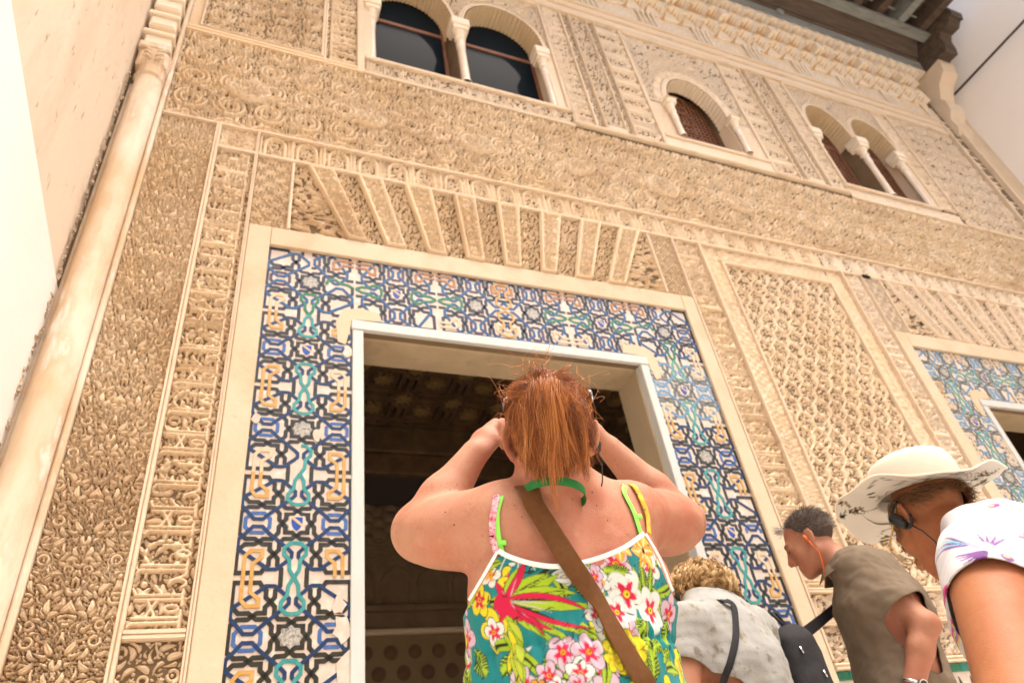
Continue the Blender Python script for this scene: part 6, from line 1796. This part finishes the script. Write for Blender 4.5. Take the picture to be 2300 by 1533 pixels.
def tee_keep(V):
    kl = (V - S2L) @ ((E2L - S2L) / np.linalg.norm(E2L - S2L)); kr = (V - S2R) @ ((E2R - S2R) / np.linalg.norm(E2R - S2R)); n2 = np.linalg.norm(V - (C72 + np.array([.0, .01, .035])), axis=1)
    side = ((V - m2_) @ r2)
    return (n2 > .083) & (V[:, 2] > P2_[2] - .02) & ~((side < -.155) & (kl > .125)) & ~((side > .155) & (kr > .125))
cut_mesh("t_shirt", tp2, [1.1, 1.55, .95], [2.1, 2.5, 1.95], .0085, GREY_TEE, w2, keep=tee_keep, disp=lambda P: wrinkle(P, 8, .006, 20, (1.2, 1.2, 1.0)) + wrinkle(P, 18, .002, 55), relax_n=2, thick=.003, sub=1)
legs(w2, P2_ + np.array([0, 0, .02]), r2, (-.3, .8, 0), PLAT, DENIM)
FT2 = field(tp2)
P = []; N = []
for px, py in ((1625, 1352), (1645, 1362), (1650, 1400), (1650, 1440), (1638, 1490), (1622, 1540)):
    p, n = hit(FT2, px, py, 1.3, .006); P.append(p); N.append(n)
P = [P[0] + np.array([-.005, .13, -.05]), P[0] + np.array([-.002, .06, .012])] + P + [P[-1] + np.array([-.10, .03, -.18]), P[-1] + np.array([-.19, .12, -.22])]; N = [np.array([0, .8, .6]), np.array([0, .1, 1.])] + N + [np.array([-.5, -.8, 0]), np.array([-1., .0, 0])]
xb2 = empty("crossbody_bag", tuple(P[-1]), "thin black crossbody bag strap over the back of the grey T-shirt", "bag")
ribbon_on(P, N, .020, .003, "strap", BLACK_CL, xb2, 5); cut_mesh("pouch", [cap(P[-1] - np.array([0, .05, .05]), P[-1] + np.array([0, .05, -.05]), .05, .05, .03)], P[-1] - .2, P[-1] + .2, .012, BLACK_CL, xb2)
neck_band("lanyard", hw2, R2, c2, LANY, w2, .064, -.122, .02, .03)
ear_hook("earpiece", hw2, -1, "black ear-hook earpiece on the blond curly-haired person", [hw2((-.085, .0, -.08)), hw2((-.06, .03, -.15))])
b = MB(); v = hw2((-.086, -.003, -.052)); b.lathe([(0, -.004), (.004, 0), (0, .004)], tuple(v), 8); o = b.build("pearl_earring", MARBLE, None, True, loc=tuple(v)); tag(o, "tiny pearl earring below the blond person's ear", "earring")
hb2 = [ell(hw2((0, -.024, .040)), (.084, .102, .088), R2, .02), ell(hw2((0, -.085, -.015)), (.070, .045, .070), R2, .03)]
HB2, FH2 = cut_mesh("hair", hb2, c2 - .2, c2 + .2, .008, SC_BL, w2, keep=lambda V: ((V - c2) @ R2)[:, 1] < .05 - .55 * np.clip(-((V - c2) @ R2)[:, 2], 0, .2))
cur = []; tint = []; rg = np.random.default_rng(17)
for i in range(420):                                       # ringlets
    a, e = rg.uniform(0, 6.283), math.asin(rg.uniform(-.55, 1)); d = np.array([math.cos(a) * math.cos(e), math.sin(a) * math.cos(e), math.sin(e)])
    if d[1] > .55 and d[2] < .3: continue
    st = np.array([0, -.026, .03]) + d * np.array([.080, .100, .088])
    if st[2] < -.07: continue
    tang = np.cross(d, [0, 0, 1.0]) * rg.choice((-1, 1)); tang /= np.linalg.norm(tang) + 1e-6; dn = np.array([0, 0, -1.0]); fl = dn * .8 + tang * rg.uniform(-.6, .6) + d * .25; fl /= np.linalg.norm(fl)
    u = np.cross(fl, d); u /= np.linalg.norm(u) + 1e-6; v_ = np.cross(fl, u); Lc = rg.uniform(.05, .085); rc = rg.uniform(.006, .012); ph = rg.random() * 6.28; tc_ = np.clip(.5 + .3 * rg.normal(), 0, 1)
    t = np.linspace(0, 1, 16)
    for q in range(16):
        r_ = rc * rg.uniform(.7, 1.25); pp = ph + rg.normal() * .25; off = rg.normal(size=3) * .003
        c_ = st + off + fl * (t * Lc)[:, None] + d * (.012 * np.sin(t * 3))[:, None] + (u * np.cos(pp + t * 9)[:, None] + v_ * np.sin(pp + t * 9)[:, None]) * r_ * (.4 + .6 * t)[:, None]
        cur.append(c2 + c_ @ R2.T); tint.append(np.clip(tc_ + .12 * rg.normal(), 0, 1))
strands("hair_strands", cur, HAIR_BLOND, HB2, .0010, .0005, np.array(tint)); HB2.children[0]["kind"] = "stuff"

# ---------------------------------------------------------------- grey-haired man in a brown linen shirt
c3 = np.array([2.294, 2.150, 2.050]); R3 = M3((.748, .661, -.056), (-.660, .735, -.151), (-.058, .150, .987)); R3 = R3 @ np.array([[1, 0, 0], [0, math.cos(.12), math.sin(.12)], [0, -math.sin(.12), math.cos(.12)]])
mn = empty("person", (2.36, 2.10, PLAT), "grey-haired person in a brown linen shirt looking down before the lattice panel", "person", "visitors before the facade")
h3, hw3 = head_prims(R3, c3, 1.03)
S3L = at(1935, 1285, 2.00); S3c = hw3((0, -.075, -.275)); r3 = S3c - S3L; r3[2] = 0; r3 /= np.linalg.norm(r3); S3R = S3c + r3 * .17 + np.array([0, 0, 0.0]); S3R[2] = S3L[2] + .01
m3_ = (S3L + S3R) / 2; C73 = hw3((0, -.075, -.165)); f3 = np.array([-r3[1], r3[0], 0.0])
W3_ = m3_ + np.array([0, 0, -.40]) + f3 * .03; P3_ = W3_ + np.array([0, 0, -.22]) - f3 * .02
t3 = [cap(P3_, W3_, .135, .135, .04, r3, .74), cap(W3_, m3_ - np.array([0, 0, .12]), .135, .140, .05, r3, .74), cap(m3_ - np.array([0, 0, .12]), m3_, .140, .095, .05, r3, .70), cap(m3_, C73, .095, .066, .05, r3, .75), cap(S3L + r3 * .03, S3R - r3 * .03, .068, .068, .05)]
E3L = at(2076, 1402, 1.86); W3L = at(2052, 1545, 1.92); E3R = S3R + np.array([.06, .06, -.28]); W3R = E3R + f3 * .18 - r3 * .08 + np.array([0, 0, -.14])
b3 = t3 + [cap(C73 + f3 * .01 - np.array([0, 0, .03]), hw3((0, -.025, -.07)), .066, .062, .03)] + h3
b3 += arm_prims(S3L, E3L, W3L, .062, .047, .033) + arm_prims(S3R, E3R, W3R, .062, .047, .033) + hand_prims(W3L, W3L - E3L, -r3, f3, 1.05, .5) + hand_prims(W3R, W3R - E3R, r3, f3, 1.05, .5)
b3 += [ell(E3L + np.array([.012, -.02, .0]), (.03, .03, .032), None, .02)]
_, F3 = cut_mesh("body", b3, [1.85, 1.5, .95], [2.95, 2.75, 2.3], .0078, SKIN2, mn, relax_n=1)
ud = (E3L - S3L) / np.linalg.norm(E3L - S3L); udr = (E3R - S3R) / np.linalg.norm(E3R - S3R)
sh3 = [((lambda f: (lambda P: f(P) - .020))(f), k, op) for f, k, op in t3] + [cap(S3L, S3L + ud * .235, .084, .082, .04), cap(S3R, S3R + udr * .22, .082, .082, .04)]
def shirt_keep(V):
    kl = (V - S3L) @ ud; kr = (V - S3R) @ udr; dl_ = np.linalg.norm(V - S3L - kl[:, None] * ud, axis=1); dr_ = np.linalg.norm(V - S3R - kr[:, None] * udr, axis=1)
    return ~((kl > .205) & (dl_ < .108)) & ~((kr > .205) & (dr_ < .105)) & (np.linalg.norm(V - (C73 + f3 * .02 + np.array([0, 0, .055])), axis=1) > .092) & (V[:, 2] > P3_[2] - .03)
SH3, FS3 = cut_mesh("linen_shirt", sh3, [1.80, 1.5, .90], [2.95, 2.75, 2.0], .0085, BROWN_LINEN, mn, keep=shirt_keep, disp=lambda P: wrinkle(P, 4, .009, 15, (1.5, 1.5, .8)) + wrinkle(P, 14, .004, 40), relax_n=2, thick=.004, sub=1)
# collar
P = []; N = []
for k in range(13):
    a = math.radians(-165 + 330 * k / 12); d = math.sin(a) * r3 - math.cos(a) * f3
    P.append(C73 + np.array([0, 0, .036 - .050 * (1 - math.cos(a)) / 2]) + f3 * .016 + d * (.098 + .014 * (1 - math.cos(a)) / 2)); N.append(d * .8 + np.array([0, 0, .5]))
ribbon_on(P, N, .052, .004, "collar", BROWN_LINEN, mn, 4)
for (px, py) in ((1843, 1422), (1848, 1472), (1866, 1523)):
    p, n = hit(FS3, px, py, 1.4, .012); b = MB(); b.lathe([(0, -.004), (.0055, -.002), (.0055, .002), (0, .004)], (0, 0, 0), 10); v = np.concatenate(b.v); a = np.cross(n, [0, 0, 1.]); a /= np.linalg.norm(a); c_ = np.cross(a, n)
    obj("shirt_button", p + v[:, :1] * a + v[:, 1:2] * c_ + v[:, 2:] * n, b.f, MUQ, mn, True)
p, n = hit(FS3, 1850, 1352, 1.4, .0085); a = np.cross([0, 0, 1.], n); a /= np.linalg.norm(a); c_ = np.cross(n, a)
STICK = mat("white_sticker", (.80, .76, .74), .5); STICK_R = mat("red_ring_print", (.70, .06, .09), .5)
stk = obj("sticker", [p + a * x + c_ * z for x, z in ((-.019, -.026), (.019, -.026), (.019, .026), (-.019, .026))] + [p - n * .002 + a * x + c_ * z for x, z in ((-.019, -.026), (.019, -.026), (.019, .026), (-.019, .026))], [[0, 1, 2, 3], [0, 4, 5, 1], [1, 5, 6, 2], [2, 6, 7, 3], [3, 7, 4, 0]], STICK, mn)
ring = []
for r_ in (.0085, .0125):
    ring += [p + n * .0012 + a * r_ * .75 * math.cos(t) + c_ * r_ * math.sin(t) for t in np.arange(18) * math.pi / 9]
obj("printed_ring", ring, [[k, (k + 1) % 18, 18 + (k + 1) % 18, 18 + k] for k in range(18)], STICK_R, stk)
obj("printed_bar", [p + n * .0012 + a * x + c_ * z for x, z in ((-.004, -.002), (.004, -.002), (.004, .002), (-.004, .002))], [[0, 1, 2, 3]], STICK_R, stk)
legs(mn, P3_ + np.array([0, 0, .02]), r3, f3, PLAT, DENIM, .10, .095)
# watch
wt = empty("wristwatch", tuple(W3L), "steel wristwatch on the left wrist of the person in the brown shirt", "watch")
dw = (W3L - E3L) / np.linalg.norm(W3L - E3L); u = np.cross(dw, [0, 1., 0]); u /= np.linalg.norm(u); v_ = np.cross(dw, u); wc_ = W3L - dw * .012
b = MB(); b.tube([wc_ + (u * math.cos(t) + v_ * math.sin(t)) * .036 for t in np.linspace(0, 2 * math.pi, 25)], .0065, 6); b.build("strap", CHROME, wt, True)
nf = -v_ if (-v_)[1] < 0 else v_; b = MB(); b.tube([wc_ + nf * .034, wc_ + nf * .046], [.020, .019], 18); b.build("case", CHROME, wt, False); b = MB(); b.tube([wc_ + nf * .0461, wc_ + nf * .0468], [.016, .016], 18); b.build("dial", BLACK_PL, wt, False)
# orange ear plug and cord
epo = empty("earpiece", tuple(hw3((-.09, 0, -.01))), "orange earplug with an orange cord in the ear of the grey-haired person", "earpiece", "audio earpieces worn by the visitors")
b = MB(); b.tube([hw3((-.080, .006, .008)), hw3((-.088, .006, -.002)), hw3((-.090, .004, -.020))], [.004, .0065, .004], 8); b.build("ear_plug", ORANGE_PL, epo, True)
b = MB(); b.tube([hw3((-.090, .004, -.020)), hw3((-.088, .000, -.05)), hw3((-.082, -.004, -.075)), hw3((-.084, .004, -.10)), hw3((-.076, .02, -.135)), hw3((-.06, .045, -.17))], .0022, 6); b.build("cord", ORANGE_PL, epo, True)
# backpack worn on the chest
bp3 = empty("backpack", tuple(W3_ + f3 * .2), "black nylon backpack worn on the chest of the person in the brown shirt", "backpack")
bc = at(1800, 1490, 2.06); bx = M3(r3, f3, (0, 0, 1))
bpk = [cap(bc + np.array([0, 0, -.16]), bc + np.array([0, 0, .06]), .085, .072, .04, r3, .62), cap(bc + f3 * .045 + np.array([0, 0, -.16]), bc + f3 * .035 + np.array([0, 0, -.05]), .065, .055, .02, r3, .7)]
_, FB = cut_mesh("pack_body", bpk, bc - .36, bc + .36, .009, BLACK_CL, bp3, disp=lambda P: wrinkle(P, 6, .004, 25), relax_n=1, sub=1)
b = MB(); hp0 = bc + np.array([0, 0, .125]); b.tube([hp0 + r3 * x + f3 * y + np.array([0, 0, z]) for x, y, z in ((-.03, .0, -.01), (-.035, .02, .03), (-.02, .035, .055), (.01, .03, .058), (.03, .02, .03), (.03, .0, -.01))], .006, 8); b.build("carry_handle", BLACK_CL, bp3, True)
for q in (1,):
    P = [bc + r3 * .07 * q + np.array([0, 0, .09]), m3_ + r3 * .11 * q + f3 * .13 + np.array([0, 0, -.03]), m3_ + r3 * .115 * q + f3 * .03 + np.array([0, 0, .092]), m3_ + r3 * .13 * q - f3 * .09 + np.array([0, 0, .01])]
    ribbon_on(P, [f3, f3 + np.array([0, 0, .4]), np.array([0, 0, 1.]), -f3], .042, .006, "shoulder_strap", BLACK_CL, bp3, 8)
for (px, py) in ((1795, 1452), (1847, 1505), (1829, 1372)):
    p, n = hit(FB, px, py, 1.4, .004); b = MB(); b.tube([p, p + np.array([.003, -.004, -.022])], [.004, .003], 6); b.build("zip_pull", CHROME, bp3, True)
# short hair
hb3 = [ell(hw3((0, -.024, .040)), np.array((.0765, .098, .086)) * 1.03, R3, .02)]
def hk3(V):
    q = (V - c3) @ R3 / 1.03
    return (q[:, 2] > -.035 + np.clip(q[:, 1], -.2, .2) * .75 + (np.abs(q[:, 0]) > .06) * (q[:, 1] > -.02) * .03) & (q[:, 1] < .052 + .3 * (q[:, 2] - .1))
HB3, FH3 = cut_mesh("hair", hb3, c3 - .2, c3 + .2, .008, SC_GR, mn, keep=hk3)
cur = []; tint = []; rg = np.random.default_rng(23)
for i in range(2600):
    a, e = rg.uniform(0, 6.283), math.asin(rg.uniform(-.4, 1)); d = np.array([math.cos(a) * math.cos(e), math.sin(a) * math.cos(e), math.sin(e)])
    st = (np.array([0, -.024, .040]) + d * np.array([.077, .098, .086]))
    if not hk3((c3 + (st * 1.03) @ R3.T)[None])[0]: continue
    fl = np.array([0, -.6, -.35]) * .5 + d * .8 + rg.normal(size=3) * .2; L_ = rg.uniform(.008, .02) * (1.3 if st[2] > .09 else 1)
    cur.append(c3 + ((st * 1.03)[None] + fl * (np.linspace(0, 1, 4) * L_)[:, None]) @ R3.T); tint.append(np.clip(.40 + .25 * rg.normal() + .3 * (st[2] < .04), 0, 1))
for i in range(120):                                        # wisps at the front
    st = np.array([rg.normal() * .03, .066 + .01 * rg.normal(), .098]); fl = np.array([rg.normal() * .2, .8, .35 + .2 * rg.normal()])
    cur.append(c3 + ((st * 1.03)[None] + fl * (np.linspace(0, 1, 5) * rg.uniform(.01, .03))[:, None]) @ R3.T); tint.append(.9)
strands("hair_strands", cur, HAIR_GREY, HB3, .0008, .0003, np.array(tint)); HB3.children[0]["kind"] = "stuff"
for q in (-1, 1):                                            # brows and lids
    b = MB(); b.tube([hw3((q * .018, .094, .018)), hw3((q * .034, .090, .024)), hw3((q * .050, .078, .018))], [.003, .004, .002], 6); b.build("eyebrow", SC_GR, mn, True)
    b = MB(); b.tube([hw3((q * .020, .0905, -.005)), hw3((q * .033, .0925, -.008)), hw3((q * .046, .084, -.005))], [.0012, .0022, .0014], 6); b.build("eyelashes", LASH, mn, True)

# ---------------------------------------------------------------- person in the cream sun hat and the hummingbird shirt
c4 = np.array([1.6189, 1.1227, 1.6809]); R4 = np.array([[.9677, .0950, .2334], [-.1880, .8888, .4179], [-.1677, -.4483, .8780]])
w4 = empty("person", (1.78, .86, PLAT * 2 / 3), "person in a cream sun hat and white hummingbird-print shirt with head bowed", "person", "visitors before the facade")
h4, hw4 = head_prims(R4, c4, 1.0)
SLW = at(2215, 1272, .93); C74 = hw4((0, -.085, -.135)); S4R = np.array([2 * C74[0] - SLW[0], SLW[1] + .02, SLW[2] + .02]); r4 = (S4R - SLW); r4 /= np.linalg.norm(r4)
m4_ = (SLW + S4R) / 2; W4_ = m4_ + np.array([.02, -.14, -.36]); P4_ = W4_ + np.array([.0, -.03, -.20])
t4 = [cap(P4_, W4_, .145, .135, .04, r4, .70), cap(W4_, m4_ + np.array([0, -.02, -.10]), .135, .138, .05, r4, .72), cap(m4_ + np.array([0, -.02, -.10]), m4_, .138, .090, .05, r4, .72), cap(m4_, C74, .090, .062, .05, r4, .78), cap(SLW + r4 * .03, S4R - r4 * .03, .066, .066, .05)]
E4 = at(2325, 1620, .82); W4L = E4 + np.array([.0, .20, -.12]); E4R = S4R + np.array([.05, .02, -.29]); W4R = E4R + np.array([-.06, .20, -.10])
b4 = t4 + [cap(C74 + np.array([0, .01, -.03]), hw4((0, -.03, -.07)), .062, .056, .03)] + h4
b4 += arm_prims(SLW, E4, W4L, .076, .068, .036) + arm_prims(S4R, E4R, W4R, .060, .048, .030) + hand_prims(W4L, W4L - E4, np.array([0, 0, 1.]), r4, 1.0, .5) + hand_prims(W4R, W4R - E4R, np.array([0, 0, 1.]), -r4, 1.0, .5)
_, F4 = cut_mesh("body", b4, [.98, .45, .80], [2.25, 1.45, 1.95], .0056, SKIN3, w4, relax_n=2)
ud4 = (E4 - SLW) / np.linalg.norm(E4 - SLW); ud4r = (E4R - S4R) / np.linalg.norm(E4R - S4R)
s4 = [((lambda f: (lambda P: f(P) - .020))(f), k, op) for f, k, op in t4] + [cap(SLW, SLW + ud4 * .14, .086, .086, .04), cap(S4R, S4R + ud4r * .16, .084, .088, .04)]
# loose front of the shirt hanging forward of the bowed chest
s4 += [cap(SLW + np.array([.02, .05, -.09]), W4_ + np.array([-.10, .17, -.02]), .060, .075, .06, r4, .8), cap(m4_ + np.array([0, .06, -.10]), W4_ + np.array([0, .18, -.02]), .07, .08, .06, r4, .5)]
def s4keep(V):
    kl = (V - SLW) @ ud4; kr = (V - S4R) @ ud4r; dl_ = np.linalg.norm(V - SLW - kl[:, None] * ud4, axis=1); dr_ = np.linalg.norm(V - S4R - kr[:, None] * ud4r, axis=1)
    return ~((kl > .105) & (dl_ < .115) & (V[:, 1] < m4_[1] + .055)) & ~((kr > .15) & (dr_ < .11)) & (np.linalg.norm(V - (C74 + np.array([0, .015, .045])), axis=1) > .088) & (V[:, 2] > P4_[2] - .06)
SH4, FS4 = cut_mesh("hummingbird_shirt", s4, [1.15, .40, .70], [2.25, 1.55, 1.85], .0068, SHIRT_PRINT, w4, keep=s4keep, disp=lambda P: wrinkle(P, 11, .008, 15, (1.5, 1.5, .8)) + wrinkle(P, 12, .003, 42), relax_n=2, thick=.003, sub=1)
v4 = np.empty(len(SH4.data.vertices) * 3, np.float32); SH4.data.vertices.foreach_get("co", v4); v4 = v4.reshape(-1, 3) + np.array(wloc(w4))
BC = bird_canvas(); dq = np.array([-.60, -.74, .22]); dq /= np.linalg.norm(dq); e2 = np.array([0, 0, 1.]) - dq * dq[2]; e2 /= np.linalg.norm(e2); e1 = np.cross(e2, dq)
color_attr(SH4, BC.sample((((v4 - m4_) @ e1 + .55) % .96) - .48, (((v4 - m4_) @ e2 + .42) % .96) - .48))
legs(w4, P4_ + np.array([0, .0, .04]), r4, (0, 1, 0), PLAT * 2 / 3, DENIM, .09, .095)
neck_band("lanyard", hw4, R4, c4, LANY, w4, .068, -.128, .026, .03, -.048)
ear_hook("earpiece", hw4, -1, "large black ear-hook earpiece on the person in the sun hat", [hw4((-.082, -.022, -.075)), hw4((-.070, -.02, -.110)), hw4((-.072, .0, -.150)), hw4((-.060, .02, -.19))])
# spectacles with gold temples
gl = empty("spectacles", tuple(hw4((0, .1, 0))), "gold-rimmed spectacles low on the nose of the person in the sun hat", "spectacles")
LENS = mat("clear_lens", (.80, .82, .80), .05, spec=.6); LENS.node_tree.nodes["Principled BSDF"].inputs["Transmission Weight"].default_value = 1.0; LENS.node_tree.nodes["Principled BSDF"].inputs["IOR"].default_value = 1.03; LENS.node_tree.nodes["Principled BSDF"].inputs["Base Color"].default_value = (1, 1, 1, 1); LENS.node_tree.nodes["Principled BSDF"].inputs["Roughness"].default_value = 0.0
for q in (-1, 1):
    cc = np.array([q * .034, .118, -.012]); el = [(cc[0] + .026 * math.cos(t), cc[1] + .004 * (1 - math.cos(t) ** 2) - .012 * abs((cc[0] + .026 * math.cos(t)) / .06) ** 2, cc[2] + .018 * math.sin(t)) for t in np.linspace(0, 2 * math.pi, 25)]
    b = MB(); b.tube([hw4(p) for p in el], .0013, 6); b.build("rim", GOLD, gl, True)
    V = [hw4(p) for p in el[:-1]] + [hw4((p[0], p[1] - .0015, p[2])) for p in el[:-1]]; n_ = 24
    obj("lens", V, [list(range(n_)), list(range(n_, 2 * n_))[::-1]] + [[k, (k + 1) % n_, (k + 1) % n_ + n_, k + n_] for k in range(n_)], LENS, gl)
    pts = [(q * .060, .106, -.010), (q * .072, .098, -.004), (q * .076, .07, .004), (q * .079, .03, .016), (q * .083, -.008, .026)]
    b = MB(); b.tube([hw4(p) for p in pts], .0019, 6)
    b.build("temple_arm", GOLD, gl, True)
    for k in range(4):
        b = MB(); p = hw4((q * .0765, .078 - .009 * k, .001 + .003 * k)); b.lathe([(0, -.004), (.0036, 0), (0, .004)], tuple(p), 6); b.build("temple_bead", GOLD, gl, True)
b = MB(); b.tube([hw4((-.009, .117, -.008)), hw4((0, .121, -.004)), hw4((.009, .117, -.008))], .0014, 6); b.build("bridge", GOLD, gl, True)
for q in (-1, 1):
    b = MB(); b.tube([hw4((q * .019, .0912, -.006)), hw4((q * .033, .0935, -.010)), hw4((q * .047, .0845, -.006))], [.0012, .0026, .0016], 6); b.build("eyelashes", LASH, w4, True)
    for k in range(7):
        x = .022 + .0042 * k; b = MB(); b.tube([hw4((q * x, .092 - .4 * max(0, x - .036), -.0095)), hw4((q * (x + .002), .101 - .4 * max(0, x - .036), -.0165))], [.0007, .0003], 3); b.build("eyelash", LASH, w4)
    b = MB(); b.tube([hw4((q * .018, .093, .016)), hw4((q * .034, .090, .022)), hw4((q * .050, .078, .016))], [.002, .0028, .0015], 6); b.build("eyebrow", SC_BR, w4, True)
uph = np.array([.05, -.05, 1.0]); uph /= np.linalg.norm(uph); fh = R4[:, 1] - uph * (uph @ R4[:, 1]); fh /= np.linalg.norm(fh); rh = np.cross(fh, uph); ch = hw4((0, -.022, .066))
hb4 = [ell(hw4((0, -.024, .038)), (.080, .101, .087), R4, .02), ell(hw4((0, -.070, -.010)), (.056, .038, .045), R4, .03)]
def hk4(V):
    q = (V - c4) @ R4
    return (((V - ch) @ uph < -.004) & (q[:, 1] < .085) & (q[:, 2] > -.012 + np.clip(q[:, 1] + .06, 0, .2) * .30 + .028 * (np.abs(q[:, 0]) > .06) * (np.abs(q[:, 1] + .01) < .03)))
HB4, FH4 = cut_mesh("hair", hb4, c4 - .2, c4 + .2, .007, SC_BR, w4, keep=hk4)
cur = []; tint = []; rg = np.random.default_rng(31)
for i in range(3400):
    a, e = rg.uniform(0, 6.283), math.asin(rg.uniform(-.75, .6)); d = np.array([math.cos(a) * math.cos(e), math.sin(a) * math.cos(e), math.sin(e)])
    st = np.array([0, -.024, .038]) + d * np.array([.080, .101, .087])
    if not hk4((c4 + st @ R4.T)[None])[0]: continue
    fw = st[1] > .02; fl = np.array([0, .35 if fw else -.5, -.8]) + d * .18 + rg.normal(size=3) * .12; L_ = rg.uniform(.02, .045)
    t = np.linspace(0, 1, 6)[:, None]; q = st + fl * t * L_ - d * t * t * .010
    cur.append(wavy(c4 + q @ R4.T, .004, i, 6)); tint.append(np.clip(.45 + .22 * rg.normal() + .25 * fw, 0, 1))
strands("hair_strands", cur, HAIR_BRN, HB4, .0008, .0003, np.array(tint)); HB4.children[0]["kind"] = "stuff"
# hat
ht = empty("sun_hat", tuple(hw4((0, -.02, .08))), "cream sun hat with a floppy brim and dark flowers printed underneath", "hat")
RH = np.stack([rh, fh, uph], 1)
n_ = 120
def hat_ring(r, z, wav=0.0):
    a = 2 * math.pi * np.arange(n_) / n_
    rr = r * (1 + .10 * np.sin(a) ** 2 * (r < .14)); zz = z + wav * (.026 * np.cos(2 * a + .6) - .014 * np.sin(a) + .007 * np.cos(5 * a + 1) + .004 * np.cos(9 * a))
    return ch + (np.stack([rr * np.cos(a), rr * 1.06 * np.sin(a), zz], 1)) @ RH.T
def rings(name, prof, parent, m_, canvas=None):
    V = np.concatenate([hat_ring(*p) for p in prof]); F = []
    for i in range(len(prof) - 1):
        for k in range(n_): F.append([i * n_ + k, i * n_ + (k + 1) % n_, (i + 1) * n_ + (k + 1) % n_, (i + 1) * n_ + k])
    if prof[-1][0] < .02: F.append([(len(prof) - 1) * n_ + k for k in range(n_)])
    o = obj(name, V, F, m_, parent, True)
    q = (V - ch) @ RH
    color_attr(o, canvas.sample(q[:, 0], q[:, 1]) if canvas is not None else np.ones((len(V), 3)) * np.array([.66, .60, .50]))
    return o
crown = rings("crown", [(.097, .004), (.0995, .02), (.1, .04), (.098, .06), (.094, .078), (.086, .093), (.070, .103), (.043, .107), (.012, .108)], ht, HAT_CLOTH)
top = [(.0935, .006, 0), (.0975, .0045, .05)] + [(.0975 + .0975 * t, .004 - .008 * t, t ** 1.3) for t in np.linspace(.05, 1, 20)]
rings("brim_top", top, ht, HAT_CLOTH)
HC = hat_canvas()
und = [(.195, -.0042, 1.0)] + [(.0975 + .0975 * t, .001 - .008 * t, t ** 1.3) for t in np.linspace(1, .05, 60)] + [(.0975, .0015, .05), (.0915, .002, 0), (.0905, .03, 0)]
rings("brim_underside", und, ht, HAT_CLOTH, HC)
for r_, z_, w_ in ((.1955, -.0042, 1.0), (.0985, .0075, .05)):
    b = MB(); q = hat_ring(r_, z_, w_); b.tube(np.concatenate([q, q[:1]]), .0022, 6, False); b.build("brim_edge" if r_ > .15 else "crown_seam", HAT_CLOTH2 if 'HAT_CLOTH2' in globals() else MUQ, ht, True)
